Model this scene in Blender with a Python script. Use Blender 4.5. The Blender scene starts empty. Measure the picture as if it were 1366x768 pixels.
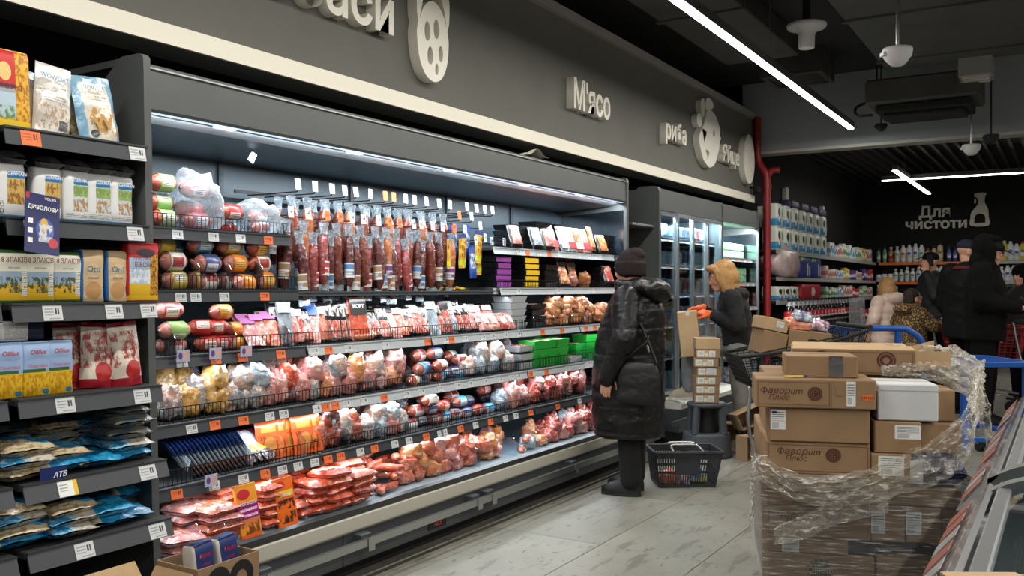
import bpy, bmesh, math, random
from mathutils import Vector, Matrix, Euler, noise
R = math.radians
random.seed(7)
SC = bpy.context.scene
COL = SC.collection

# ------------------------------------------------------------------ camera, world, exposure
FPX, CAMZ, YAW = 1200.0, 1.32, math.atan(742 / 1200.0)
cam_d = bpy.data.cameras.new('camera')
cam_d.sensor_width = 36; cam_d.sensor_fit = 'HORIZONTAL'; cam_d.lens = FPX / 1366 * 36
cam_d.clip_start = 0.05; cam_d.clip_end = 60
cam = bpy.data.objects.new('camera', cam_d); COL.objects.link(cam)
cam.location = (0, 0, CAMZ); cam.rotation_euler = (R(90), 0, YAW)
SC.camera = cam
w = bpy.data.worlds.new('world'); SC.world = w; w.use_nodes = True
w.node_tree.nodes['Background'].inputs[0].default_value = (0.6, 0.65, 0.7, 1)
w.node_tree.nodes['Background'].inputs[1].default_value = 0.05
SC.view_settings.view_transform = 'Standard'; SC.view_settings.look = 'None'
SC.view_settings.gamma = 1; SC.view_settings.use_curve_mapping = False
SC.view_settings.exposure = 0.14
SC.cycles.max_bounces = 6; SC.cycles.diffuse_bounces = 2; SC.cycles.glossy_bounces = 2
SC.cycles.use_adaptive_sampling = True; SC.cycles.adaptive_threshold = 0.03
SC.cycles.transmission_bounces = 2; SC.cycles.transparent_max_bounces = 10
SC.cycles.caustics_reflective = False; SC.cycles.caustics_refractive = False
SC.cycles.sample_clamp_indirect = 4.0

SN, CS = math.sin(YAW), math.cos(YAW)
def Yat(px, L):                       # distance along the aisle of a point L metres left of the aisle axis
    r = (px - 683) / FPX
    return (L * CS + r * L * SN) / (SN - r * CS)

def area_light(name, loc, sx, sy, power, rot=(0, 0, 0), color=(1, 1, 1), spread=180):
    d = bpy.data.lights.new(name, 'AREA'); d.shape = 'RECTANGLE'; d.size = sx; d.size_y = sy
    d.energy = power; d.color = color; d.spread = R(spread)
    o = bpy.data.objects.new(name, d); COL.objects.link(o); o.location = loc; o.rotation_euler = rot
    return o
# the long LED line over the aisle and two unseen ones added for fill light (their housings are built further down)
LEDS = [(-1.95, -2.2, 9.97, 3.0), (1.1, -2.2, 9.97, 3.0), (3.6, -2.2, 9.97, 3.0)]
for x, y0, y1, z in LEDS:
    area_light('led_light', (x, (y0 + y1) / 2, z - 0.012), 0.05, y1 - y0, 148, color=(1, .96, .88))
area_light('led_light', (-1.98, 14.7, 2.885), 0.06, 3.5, 28, color=(1, .97, .92))
area_light('led_light', (0.55, 14.2, 2.885), 5.8, 0.05, 38, color=(1, .97, .92))
# refrigerated case lighting: one strip under the canopy, one under the front of each shelf tier
CASE_LIGHTS = [  # x, y0, y1, z, power, tilt (about Y; positive leans the beam to the back of the case)
    (-2.99, 2.07, 6.42, 1.978, 42, 26),
    (-3.02, 2.07, 6.42, 1.262, 4.5, 8),
    (-2.965, 2.07, 6.42, 1.002, 6, 6),
    (-2.915, 2.07, 6.42, 0.747, 6, 4),
    (-2.865, 2.07, 6.42, 0.518, 7.5, 2),
    (-3.00, 7.25, 8.7, 1.975, 110, 22),
    (-3.00, 8.86, 9.95, 1.975, 40, 20),
]
for x, y0, y1, z, p, t in CASE_LIGHTS:
    area_light('case_light', (x, (y0 + y1) / 2, z), 0.025, y1 - y0, p, rot=(0, R(t), 0), color=(.86, .94, 1))

# ------------------------------------------------------------------ materials
def col(c):
    if isinstance(c, str):
        c = c.lstrip('#'); c = tuple(int(c[i:i + 2], 16) for i in (0, 2, 4))
    return tuple(((v / 255) / 12.92 if v / 255 <= .04045 else ((v / 255 + .055) / 1.055) ** 2.4) for v in c) + (1,)
MATS = {}
def _new(name):
    m = bpy.data.materials.new(name); m.use_nodes = True
    nt = m.node_tree; b = nt.nodes['Principled BSDF']
    MATS[name] = m
    return m, nt, b
def _math(nt, op, a, b=None):
    n = nt.nodes.new('ShaderNodeMath'); n.operation = op
    for i, v in enumerate((a, b)):
        if v is None: continue
        if isinstance(v, (int, float)): n.inputs[i].default_value = v
        else: nt.links.new(v, n.inputs[i])
    return n.outputs[0]
def _mix(nt, fac, a, b):
    n = nt.nodes.new('ShaderNodeMix'); n.data_type = 'RGBA'
    for sock, v in ((n.inputs['Factor'], fac), (n.inputs['A'], a), (n.inputs['B'], b)):
        if hasattr(v, 'is_linked') or hasattr(v, 'links'): nt.links.new(v, sock)
        else: sock.default_value = v
    return n.outputs['Result']
def _noise(nt, vec, scale, detail=3, rough=.5, stretch=None):
    n = nt.nodes.new('ShaderNodeTexNoise'); n.inputs['Scale'].default_value = scale
    n.inputs['Detail'].default_value = detail; n.inputs['Roughness'].default_value = rough
    if stretch:
        mp = nt.nodes.new('ShaderNodeMapping'); mp.inputs['Scale'].default_value = stretch
        nt.links.new(vec, mp.inputs[0]); vec = mp.outputs[0]
    nt.links.new(vec, n.inputs['Vector'])
    return n.outputs[0]
def _step(nt, v, lo, hi):
    n = nt.nodes.new('ShaderNodeMapRange'); nt.links.new(v, n.inputs[0])
    n.inputs[1].default_value = lo; n.inputs[2].default_value = hi
    return n.outputs[0]
def _coord(nt, kind='Object', rnd=False):
    t = nt.nodes.new('ShaderNodeTexCoord').outputs[kind]
    if rnd:
        oi = nt.nodes.new('ShaderNodeObjectInfo'); s = nt.nodes.new('ShaderNodeVectorMath'); s.operation = 'ADD'
        sc = nt.nodes.new('ShaderNodeVectorMath'); sc.operation = 'SCALE'; sc.inputs['Scale'].default_value = 37
        cb = nt.nodes.new('ShaderNodeCombineXYZ')
        for i in range(3): nt.links.new(oi.outputs['Random'], cb.inputs[i])
        nt.links.new(cb.outputs[0], sc.inputs[0]); nt.links.new(t, s.inputs[0]); nt.links.new(sc.outputs[0], s.inputs[1])
        t = s.outputs[0]
    return t
def _bump(nt, b, h, strength, dist=.01):
    n = nt.nodes.new('ShaderNodeBump'); n.inputs['Strength'].default_value = strength; n.inputs['Distance'].default_value = dist
    nt.links.new(h, n.inputs['Height']); nt.links.new(n.outputs[0], b.inputs['Normal'])
def mat(name, c, rough=.5, metal=0, c2=None, nscale=8, lo=.4, hi=.65, bump=0, bscale=40, bdist=.01, coat=0, stretch=None, spec=.5, rnd=False):
    if name in MATS: return MATS[name]
    m, nt, b = _new(name)
    b.inputs['Base Color'].default_value = col(c); b.inputs['Roughness'].default_value = rough
    b.inputs['Metallic'].default_value = metal; b.inputs['Coat Weight'].default_value = coat
    b.inputs['Specular IOR Level'].default_value = spec
    if c2 is not None:
        v = _coord(nt, 'Object', rnd)
        nt.links.new(_mix(nt, _step(nt, _noise(nt, v, nscale, 4, .55, stretch), lo, hi), col(c), col(c2)), b.inputs['Base Color'])
    if bump:
        _bump(nt, b, _noise(nt, _coord(nt), bscale, 3, .5, stretch), bump, bdist)
    return m
def emis(name, c, s):
    if name in MATS: return MATS[name]
    m, nt, b = _new(name)
    b.inputs['Base Color'].default_value = col(c); b.inputs['Emission Color'].default_value = col(c)
    b.inputs['Emission Strength'].default_value = s
    return m
def clear(name, c=(255, 255, 255), opacity=.12, rough=.08, bump=0, bscale=30, streak=None, stretch=None, white=.0):
    """thin clear plastic or glass: mostly see-through with a glossy, partly milky surface"""
    if name in MATS: return MATS[name]
    m, nt, b = _new(name)
    out = nt.nodes['Material Output']
    tr = nt.nodes.new('ShaderNodeBsdfTransparent'); tr.inputs[0].default_value = col(c)
    if not white:
        nt.nodes.remove(b); b = nt.nodes.new('ShaderNodeBsdfGlossy'); b.inputs['Roughness'].default_value = rough
        b.inputs['Color'].default_value = (.85, .9, .95, 1)
    else:
        b.inputs['Base Color'].default_value = col(c); b.inputs['Roughness'].default_value = rough
        b.inputs['Specular IOR Level'].default_value = .6
    mx = nt.nodes.new('ShaderNodeMixShader')
    fr = nt.nodes.new('ShaderNodeFresnel'); fr.inputs[0].default_value = 1.4
    f = _math(nt, 'ADD', _math(nt, 'MULTIPLY', fr.outputs[0], .6), opacity)
    if bump:
        bn = nt.nodes.new('ShaderNodeBump'); bn.inputs['Strength'].default_value = bump; bn.inputs['Distance'].default_value = .01
        nz = _noise(nt, _coord(nt), bscale, 4, .6, stretch)
        nt.links.new(nz, bn.inputs['Height']); nt.links.new(bn.outputs[0], b.inputs['Normal']); nt.links.new(bn.outputs[0], fr.inputs['Normal'])
        if white:
            f = _math(nt, 'ADD', f, _math(nt, 'MULTIPLY', _step(nt, nz, .52, .72), white))
    f = _math(nt, 'MINIMUM', f, .95)
    nt.links.new(f, mx.inputs[0]); nt.links.new(tr.outputs[0], mx.inputs[1]); nt.links.new(b.outputs[0], mx.inputs[2])
    nt.links.new(mx.outputs[0], out.inputs[0])
    return m
def meat(name, c1, c2, fat, scale=30, film=.25, rough=.2):
    """food under tight clear film: mottled food colours, film creases as bump, and milky film streaks that double as painted highlights"""
    if name in MATS: return MATS[name]
    m, nt, b = _new(name)
    v = _coord(nt, 'Object', True)
    a = _mix(nt, _step(nt, _noise(nt, v, scale, 4, .6), .38, .62), col(c1), col(c2))
    a = _mix(nt, _step(nt, _noise(nt, v, scale * 2.3, 3, .6), .58, .66), a, col(fat))
    cr = _noise(nt, v, 24, 5, .68, (1, .45, 1.6))
    a = _mix(nt, _math(nt, 'MULTIPLY', _step(nt, cr, .54, .66), film), a, col('eef2f4'))  # pale crease streaks: milky film, with speculars painted into the colour
    nt.links.new(a, b.inputs['Base Color'])
    b.inputs['Roughness'].default_value = rough; b.inputs['Coat Weight'].default_value = .5; b.inputs['Coat Roughness'].default_value = .08
    _bump(nt, b, cr, .55, .02)
    return m
def prn(name, base, shapes, rough=.4, axes='xz', coat=0, bump=0, kind='Generated', noise_c=None, nscale=20, nlo=.5, nhi=.6, bscale=14):
    """flat print: rectangles ('r',u0,u1,v0,v1,colour) and ellipses ('e',u,v,ru,rv,colour) in box-relative coordinates"""
    if name in MATS: return MATS[name]
    m, nt, b = _new(name)
    t = _coord(nt, kind)
    sp = nt.nodes.new('ShaderNodeSeparateXYZ'); nt.links.new(t, sp.inputs[0])
    ax = {'x': 0, 'y': 1, 'z': 2}
    U, V = sp.outputs[ax[axes[0]]], sp.outputs[ax[axes[1]]]
    a = col(base)
    if noise_c:
        a = _mix(nt, _step(nt, _noise(nt, t, nscale, 4), nlo, nhi), col(base), col(noise_c))
    for s in shapes:
        if s[0] == 'r':
            k = _math(nt, 'MULTIPLY', _math(nt, 'MULTIPLY', _math(nt, 'GREATER_THAN', U, s[1]), _math(nt, 'LESS_THAN', U, s[2])),
                      _math(nt, 'MULTIPLY', _math(nt, 'GREATER_THAN', V, s[3]), _math(nt, 'LESS_THAN', V, s[4])))
        elif s[0] == 'e':
            du = _math(nt, 'DIVIDE', _math(nt, 'SUBTRACT', U, s[1]), s[3]); dv = _math(nt, 'DIVIDE', _math(nt, 'SUBTRACT', V, s[2]), s[4])
            k = _math(nt, 'LESS_THAN', _math(nt, 'ADD', _math(nt, 'MULTIPLY', du, du), _math(nt, 'MULTIPLY', dv, dv)), 1.0)
        elif s[0] == 'n':   # noisy blotches inside a rectangle: print of grain, oats, leaves
            k = _math(nt, 'MULTIPLY', _math(nt, 'MULTIPLY', _math(nt, 'GREATER_THAN', U, s[1]), _math(nt, 'LESS_THAN', U, s[2])),
                      _math(nt, 'MULTIPLY', _math(nt, 'GREATER_THAN', V, s[3]), _math(nt, 'LESS_THAN', V, s[4])))
            k = _math(nt, 'MULTIPLY', k, _step(nt, _noise(nt, t, s[6], 4, .6), .47, .56))
        elif s[0] == 'l':   # rows of small print
            k = _math(nt, 'MULTIPLY', _math(nt, 'MULTIPLY', _math(nt, 'GREATER_THAN', U, s[1]), _math(nt, 'LESS_THAN', U, s[2])),
                      _math(nt, 'MULTIPLY', _math(nt, 'GREATER_THAN', V, s[3]), _math(nt, 'LESS_THAN', V, s[4])))
            k = _math(nt, 'MULTIPLY', k, _math(nt, 'GREATER_THAN', _math(nt, 'FRACT', _math(nt, 'MULTIPLY', V, s[6])), .55))
            k = _math(nt, 'MULTIPLY', k, _step(nt, _noise(nt, t, 45, 2), .42, .48))
        a = _mix(nt, k, a, col(s[5]))
    if isinstance(a, tuple): b.inputs['Base Color'].default_value = a
    else: nt.links.new(a, b.inputs['Base Color'])
    b.inputs['Roughness'].default_value = rough; b.inputs['Coat Weight'].default_value = coat; b.inputs['Coat Roughness'].default_value = .1
    if bump: _bump(nt, b, _noise(nt, _coord(nt, 'Object', True), bscale, 4, .6), bump, .02)
    return m

# ------------------------------------------------------------------ mesh helpers
class MB:
    def __init__(s): s.v = []; s.f = []; s.m = []; s.sm = []
    def add(s, vs, fs, m=0, smooth=False):
        o = len(s.v); s.v += [tuple(p) for p in vs]
        for f in fs: s.f.append(tuple(i + o for i in f)); s.m.append(m); s.sm.append(smooth)
        return s
    def box(s, x0, x1, y0, y1, z0, z1, m=0, mx=None):
        vs = [Vector((x, y, z)) for z in (z0, z1) for y in (y0, y1) for x in (x0, x1)]
        if mx: vs = [mx @ p for p in vs]
        return s.add(vs, [(0, 2, 3, 1), (4, 5, 7, 6), (0, 1, 5, 4), (2, 6, 7, 3), (0, 4, 6, 2), (1, 3, 7, 5)], m)
    def bevbox(s, x0, x1, y0, y1, z0, z1, b=.004, m=0):
        """box with chamfered edges"""
        vs = []; idx = {}
        def P(ix, iy, iz, k):
            key = (ix, iy, iz, k)
            if key not in idx:
                p = [(x0, x1)[ix], (y0, y1)[iy], (z0, z1)[iz]]; sg = [(1, -1)[ix], (1, -1)[iy], (1, -1)[iz]]
                for a in range(3):
                    if a != k: p[a] += sg[a] * b
                idx[key] = len(vs); vs.append(tuple(p))
            return idx[key]
        fs = []
        for k in range(3):
            o = [a for a in range(3) if a != k]
            for sd in (0, 1):
                q = []
                for a, c in ((0, 0), (1, 0), (1, 1), (0, 1)):
                    t = [0, 0, 0]; t[k] = sd; t[o[0]] = a; t[o[1]] = c; q.append(P(*t, k))
                fs.append(q if (sd == 1) != (k == 1) else q[::-1])
        for k in range(3):
            o = [a for a in range(3) if a != k]
            for a in (0, 1):
                for c in (0, 1):
                    t0 = [0, 0, 0]; t1 = [0, 0, 0]; t0[k] = 0; t1[k] = 1
                    for t in (t0, t1): t[o[0]] = a; t[o[1]] = c
                    fs.append([P(*t0, o[0]), P(*t1, o[0]), P(*t1, o[1]), P(*t0, o[1])])
        for ix in (0, 1):
            for iy in (0, 1):
                for iz in (0, 1): fs.append([P(ix, iy, iz, 0), P(ix, iy, iz, 1), P(ix, iy, iz, 2)])
        return s.add(vs, fs, m)
    def prism(s, poly, a0, a1, axis='y', m=0):
        """polygon extruded along an axis; poly is (x,z) for y, (y,z) for x, (x,y) for z"""
        n = len(poly)
        def P(p, a): return {'y': (p[0], a, p[1]), 'x': (a, p[0], p[1]), 'z': (p[0], p[1], a)}[axis]
        vs = [P(p, a0) for p in poly] + [P(p, a1) for p in poly]
        return s.add(vs, [tuple(range(n))[::-1], tuple(range(n, 2 * n))] + [(i, (i + 1) % n, (i + 1) % n + n, i + n) for i in range(n)], m)
    def cyl(s, p0, p1, r0, r1=None, n=10, m=0, caps=True, smooth=True):
        r1 = r0 if r1 is None else r1
        p0, p1 = Vector(p0), Vector(p1); d = (p1 - p0).normalized()
        a = d.orthogonal().normalized(); b = d.cross(a)
        vs = [p + (a * math.cos(2 * math.pi * i / n) + b * math.sin(2 * math.pi * i / n)) * r for p, r in ((p0, r0), (p1, r1)) for i in range(n)]
        s.add(vs, [(i, (i + 1) % n, (i + 1) % n + n, i + n) for i in range(n)], m, smooth)
        if caps: s.add(vs, [tuple(range(n))[::-1], tuple(range(n, 2 * n))], m)
        return s
    def tube(s, pts, r, n=8, m=0, closed=False, caps=True):
        pts = [Vector(p) for p in pts]; k = len(pts); rs = r if isinstance(r, (list, tuple)) else [r] * k
        up = None; vs = []
        for i in range(k):
            t = (pts[(i + 1) % k] - pts[i - 1]) if closed or 0 < i < k - 1 else (pts[1] - pts[0] if i == 0 else pts[-1] - pts[-2])
            t.normalize()
            up = t.orthogonal().normalized() if up is None else (up - t * up.dot(t)).normalized()
            b = t.cross(up)
            vs += [pts[i] + (up * math.cos(2 * math.pi * j / n) + b * math.sin(2 * math.pi * j / n)) * rs[i] for j in range(n)]
        fs = []
        for i in range(k if closed else k - 1):
            for j in range(n):
                a, b2 = i * n + j, i * n + (j + 1) % n; c, d = ((i + 1) % k) * n + (j + 1) % n, ((i + 1) % k) * n + j
                fs.append((a, b2, c, d))
        s.add(vs, fs, m, True)
        if caps and not closed: s.add(vs, [tuple(range(n))[::-1], tuple(range((k - 1) * n, k * n))], m)
        return s
    def lathe(s, prof, n=16, c=(0, 0, 0), m=0, axis='z', sy=1.0, mats=None, smooth=True):
        vs = []; k = len(prof)
        for r, h in prof:
            for j in range(n):
                a = 2 * math.pi * j / n; x, y = r * math.cos(a), r * math.sin(a) * sy
                vs.append({'z': (c[0] + x, c[1] + y, c[2] + h), 'x': (c[0] + h, c[1] + x, c[2] + y), 'y': (c[0] + x, c[1] + h, c[2] + y)}[axis])
        o = len(s.v); s.v += vs
        for i in range(k - 1):
            for j in range(n):
                f = (i * n + j, i * n + (j + 1) % n, (i + 1) * n + (j + 1) % n, (i + 1) * n + j)
                s.f.append(tuple(q + o for q in (f if axis != 'y' else f[::-1]))); s.m.append(mats[i] if mats else m); s.sm.append(smooth)
        for rng, mm, rev in ((range(n), 0, True), (range((k - 1) * n, k * n), k - 2, False)):
            f = tuple(q + o for q in rng); s.f.append(f[::-1] if rev != (axis == 'y') else f); s.m.append(mats[mm] if mats else m); s.sm.append(False)
        return s
    def ell(s, c, r, n=12, k=8, m=0, mx=None):
        vs = []; fs = []
        for i in range(k + 1):
            t = math.pi * i / k
            for j in range(n):
                a = 2 * math.pi * j / n
                p = Vector((r[0] * math.sin(t) * math.cos(a), r[1] * math.sin(t) * math.sin(a), r[2] * math.cos(t)))
                if mx: p = mx @ p
                vs.append(p + Vector(c))
        for i in range(k):
            for j in range(n): fs.append((i * n + j, (i + 1) * n + j, (i + 1) * n + (j + 1) % n, i * n + (j + 1) % n))
        return s.add(vs, fs, m, True)
    def grid(s, fn, nu, nv, m=0, smooth=True):
        """surface fn(u,v) with u,v in 0..1"""
        vs = [fn(i / nu, j / nv) for i in range(nu + 1) for j in range(nv + 1)]
        fs = [(i * (nv + 1) + j, (i + 1) * (nv + 1) + j, (i + 1) * (nv + 1) + j + 1, i * (nv + 1) + j + 1) for i in range(nu) for j in range(nv)]
        return s.add(vs, fs, m, smooth)
    def mesh(s, name, mats):
        me = bpy.data.meshes.new(name); me.from_pydata(s.v, [], s.f)
        for mm in (mats if isinstance(mats, (list, tuple)) else [mats]): me.materials.append(mm)
        me.polygons.foreach_set('material_index', s.m); me.polygons.foreach_set('use_smooth', s.sm)
        me.update()
        return me
    def build(s, name, mats, parent=None, loc=(0, 0, 0), rot=(0, 0, 0)):
        return obj(name, s.mesh(name, mats), parent, loc, rot)
def fixn(me):
    bm = bmesh.new(); bm.from_mesh(me); bmesh.ops.remove_doubles(bm, verts=bm.verts, dist=1e-6)
    bmesh.ops.recalc_face_normals(bm, faces=bm.faces); bm.to_mesh(me); bm.free(); return me
def obj(name, data, parent=None, loc=(0, 0, 0), rot=(0, 0, 0)):
    o = bpy.data.objects.new(name, data); COL.objects.link(o)
    o.parent = parent; o.location = loc; o.rotation_euler = rot
    return o
def tag(o, label, cat, group=None):
    o['label'] = label; o['category'] = cat
    if group: o['group'] = group
    return o
def struct(o): o['kind'] = 'structure'; return o
def thing(name, label, cat, loc=(0, 0, 0), rz=0, group=None, rot=None):
    return tag(obj(name, None, None, loc, rot or (0, 0, rz)), label, cat, group)
def kids(o): return [c for c in o.children]
def copy_tree(o, parent=None, loc=None, rot=None, label=None, group=None):
    c = o.copy(); COL.objects.link(c); c.parent = parent
    if loc is not None: c.location = loc
    if rot is not None: c.rotation_euler = rot
    if label: c['label'] = label
    if group: c['group'] = group
    for ch in kids(o): copy_tree(ch, c)
    return c
ORD = ['first', 'second', 'third', 'fourth', 'fifth', 'sixth', 'seventh', 'eighth', 'ninth', 'tenth', 'eleventh', 'twelfth', 'thirteenth',
       'fourteenth', 'fifteenth', 'sixteenth', 'seventeenth', 'eighteenth', 'nineteenth', 'twentieth', 'twenty-first', 'twenty-second', 'twenty-third',
       'twenty-fourth', 'twenty-fifth', 'twenty-sixth', 'twenty-seventh', 'twenty-eighth', 'twenty-ninth', 'thirtieth'] + ['%d-th' % i for i in range(31, 99)]
def nth(i, n):
    if n == 1: return 'only'
    return 'leftmost' if i == 0 else 'rightmost' if i == n - 1 else ORD[i]
TXT = {}
def text_mesh(s, size, ext=0.0, bold=0.0, shear=0.0, align='CENTER', m=None, sx=1.0):
    """lettering as a mesh standing in the local XZ plane, facing -Y, sitting on z=0"""
    key = (s, size, ext, bold, shear, align, m.name if m else '', sx)
    if key in TXT: return TXT[key]
    cu = bpy.data.curves.new('lettering', 'FONT'); cu.body = s; cu.size = size; cu.extrude = ext / 2; cu.offset = bold * size
    cu.shear = shear; cu.align_x = align; cu.resolution_u = 3; cu.fill_mode = 'BOTH' if ext else 'FRONT'
    o = bpy.data.objects.new('lettering', cu); COL.objects.link(o)
    dg = bpy.context.evaluated_depsgraph_get(); me = bpy.data.meshes.new_from_object(o.evaluated_get(dg))
    bpy.data.objects.remove(o); bpy.data.curves.remove(cu)
    me.transform(Matrix.Rotation(R(90), 4, 'X') @ Matrix.Diagonal((sx, 1, 1, 1)))
    me.name = 'lettering'; me.materials.clear()
    if m: me.materials.append(m)
    TXT[key] = me
    return me
def flat_icon(name, loops, ext, m):
    """filled 2D outline with holes, extruded; loops in (x,z), facing -Y"""
    cu = bpy.data.curves.new(name, 'CURVE'); cu.dimensions = '2D'; cu.fill_mode = 'BOTH'; cu.extrude = ext / 2
    for lp in loops:
        sp = cu.splines.new('POLY'); sp.points.add(len(lp) - 1); sp.use_cyclic_u = True
        for p, q in zip(sp.points, lp): p.co = (q[0], q[1], 0, 1)
    o = bpy.data.objects.new(name, cu); COL.objects.link(o)
    dg = bpy.context.evaluated_depsgraph_get(); me = bpy.data.meshes.new_from_object(o.evaluated_get(dg))
    bpy.data.objects.remove(o); bpy.data.curves.remove(cu)
    me.transform(Matrix.Rotation(R(90), 4, 'X')); me.name = name; me.materials.clear(); me.materials.append(m)
    return me
def oval(cx, cz, rx, rz, n=24, a0=0, a1=360):
    return [(cx + rx * math.cos(R(a0 + (a1 - a0) * i / n)), cz + rz * math.sin(R(a0 + (a1 - a0) * i / n))) for i in range(n)]
def smooth_loop(pts, sub=5):
    """closed Catmull-Rom through pts"""
    out = []; n = len(pts)
    for i in range(n):
        p0, p1, p2, p3 = (Vector(pts[(i + k) % n]) for k in (-1, 0, 1, 2))
        for j in range(sub):
            t = j / sub
            out.append(tuple(.5 * ((2 * p1) + (p2 - p0) * t + (2 * p0 - 5 * p1 + 4 * p2 - p3) * t * t + (3 * p1 - p0 - 3 * p2 + p3) * t ** 3)))
    return out
def smooth_path(pts, sub=6):
    out = []; n = len(pts); P = [Vector(p) for p in pts]
    for i in range(n - 1):
        p0, p1, p2, p3 = P[max(i - 1, 0)], P[i], P[i + 1], P[min(i + 2, n - 1)]
        for j in range(sub):
            t = j / sub
            out.append(.5 * ((2 * p1) + (p2 - p0) * t + (2 * p0 - 5 * p1 + 4 * p2 - p3) * t * t + (3 * p1 - p0 - 3 * p2 + p3) * t ** 3))
    return out + [P[-1]]
# ------------------------------------------------------------------ shared materials
BLACK = mat('matte_black', (14, 14, 15), .8)
SOFTBLACK = mat('soft_black', (24, 24, 25), .75)
CEILM = mat('ceiling_black', (44, 43, 42), .9, c2=(36, 35, 35), nscale=1.5)
DUCT = mat('duct_dark', (76, 74, 72), .75, c2=(64, 63, 61), nscale=2)
GREYPAINT = mat('grey_paint', (152, 155, 160), .8)
FASCIA = mat('fascia_grey', (98, 98, 91), .7, c2=(94, 94, 88), nscale=3)
CREAM = mat('cream_white', (236, 231, 216), .55)
SIGNW = mat('sign_white', (232, 228, 216), .5)
CASEGREY = mat('case_grey', (84, 88, 88), .45, c2=(80, 84, 84), nscale=4)
CASEDARK = mat('case_dark', (58, 62, 65), .5)
CASEIN = mat('case_inside', (58, 74, 84), .45)
STEEL = mat('steel', (176, 178, 178), .3, metal=1)
ALU = mat('aluminium', (196, 198, 200), .35, metal=.9)
WIRE = mat('wire_black', (22, 23, 25), .4, metal=.3)
RAILM = mat('price_rail', (54, 58, 64), .38)
RAILW = mat('price_rail_clear', (190, 198, 204), .2, coat=.6)
TAGW = prn('price_tag_white', (204, 207, 210), [('l', .08, .55, .35, .9, (120, 125, 130), 5), ('r', .62, .72, .4, .8, (60, 60, 64)), ('r', .76, .84, .4, .8, (60, 60, 64)), ('l', .3, .9, .08, .25, (130, 132, 136), 6)], .5)
TAGO = prn('price_tag_orange', (232, 112, 52), [('l', .08, .55, .35, .9, (150, 60, 25), 5), ('r', .62, .72, .4, .8, (110, 40, 20)), ('r', .76, .84, .4, .8, (110, 40, 20))], .5)
TAGY = prn('price_tag_yellow', (234, 236, 236), [('r', .78, 1.1, -1, 2, (236, 190, 40)), ('l', .08, .5, .35, .9, (120, 125, 130), 5)], .5)
ACRYL = clear('acrylic_clear', (235, 244, 250), .05, .05)
GLASS = clear('door_glass', (225, 238, 242), .07, .03)
CARD = mat('cardboard', (152, 123, 92), .85, c2=(142, 114, 84), nscale=6, bump=.08, bscale=90)
CARDL = mat('cardboard_light', (190, 160, 122), .85, c2=(180, 150, 114), nscale=6)
CARDD = mat('cardboard_dull', (142, 112, 84), .85, c2=(134, 105, 78), nscale=6)
WHITECARD = mat('white_card', (205, 207, 208), .8, c2=(196, 198, 200), nscale=5)
PRINTBR = mat('brown_print', (84, 44, 32), .8)
PAPERLBL = prn('paper_label', (222, 224, 224), [('l', .08, .92, .42, .92, (70, 72, 76), 9), ('n', .1, .55, .08, .36, (60, 60, 62), 60)], .6)
TAPE = clear('packing_tape', (200, 172, 130), .35, .15, bump=.3)
LED = emis('led_white', (255, 251, 240), 9)
REDPIPE = mat('red_paint', (128, 22, 26), .4)
BLUEP = mat('blue_paint', (22, 78, 158), .35)
SKIN = mat('skin', (214, 160, 132), .5, c2=(206, 148, 122), nscale=20)

# ------------------------------------------------------------------ floor
fl_m, nt, b = _new('floor_tile')
v = _coord(nt, 'Object', True)
base = _mix(nt, _step(nt, _noise(nt, v, 1.6, 5, .6), .35, .68), col((117, 115, 106)), col((138, 136, 125)))
base = _mix(nt, _math(nt, 'MULTIPLY', _step(nt, _noise(nt, v, 7, 5, .62, (2.2, .5, 1)), .57, .63), .55), base, col((82, 80, 74)))
base = _mix(nt, _math(nt, 'MULTIPLY', _step(nt, _noise(nt, v, 22, 3, .6, (1.5, .6, 1)), .63, .68), .7), base, col((66, 65, 62)))
nt.links.new(base, b.inputs['Base Color']); b.inputs['Roughness'].default_value = .42
_bump(nt, b, _noise(nt, v, 60, 3), .06)
GROUT = mat('grout', (84, 83, 77), .9)
floor = struct(MB().box(-7, 7, -4, 21, -.06, -.006).build('floor', [GROUT]))
TX, TY, G = .545, 1.09, .0035
def tile_mesh(nm):
    return MB().bevbox(-TX / 2 + G / 2, TX / 2 - G / 2, -TY / 2 + G / 2, TY / 2 - G / 2, -.012, 0, .0015).mesh(nm, [fl_m])
tm = tile_mesh('tile')
ntile = 0; far = MB()
for ix in range(-5, 13):
    xc = -1.5 + TX / 2 + (ix - 4) * TX
    for iy in range(-3, 18):
        yc = iy * TY + (.36 if ix % 2 else .36)
        if -2.9 < xc < .5 and 2.6 < yc < 12.5:
            obj('tile', tm, floor, (xc, yc, 0)); ntile += 1
        else:
            far.box(xc - TX / 2 + G / 2, xc + TX / 2 - G / 2, yc - TY / 2 + G / 2, yc + TY / 2 - G / 2, -.012, 0)
o = far.build('tile_field', [fl_m], floor); o['kind'] = 'stuff'

# ------------------------------------------------------------------ room shell
struct(MB().box(-3.95, -3.75, -4, 10.4, 0, 3.7).build('wall_left', [BLACK]))
DEEPB = mat('deep_black', (6, 6, 7), .8)
struct(MB().box(-3.75, -3.25, 10.4, 17.6, 0, 3.7).build('wall_left_back_room', [DEEPB]))
struct(MB().box(-3.75, 7, 17.42, 17.6, 0, 3.7).build('wall_back', [DEEPB]))
struct(MB().box(6.6, 6.8, -4, 17.6, 0, 3.7).build('wall_right', [GREYPAINT]))
struct(MB().box(-3.95, 6.8, -4.2, -4, 0, 3.7).build('wall_front', [GREYPAINT]))
struct(MB().box(-3.95, 6.8, -4.2, 17.6, 3.7, 3.8).build('ceiling', [CEILM]))
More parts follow.
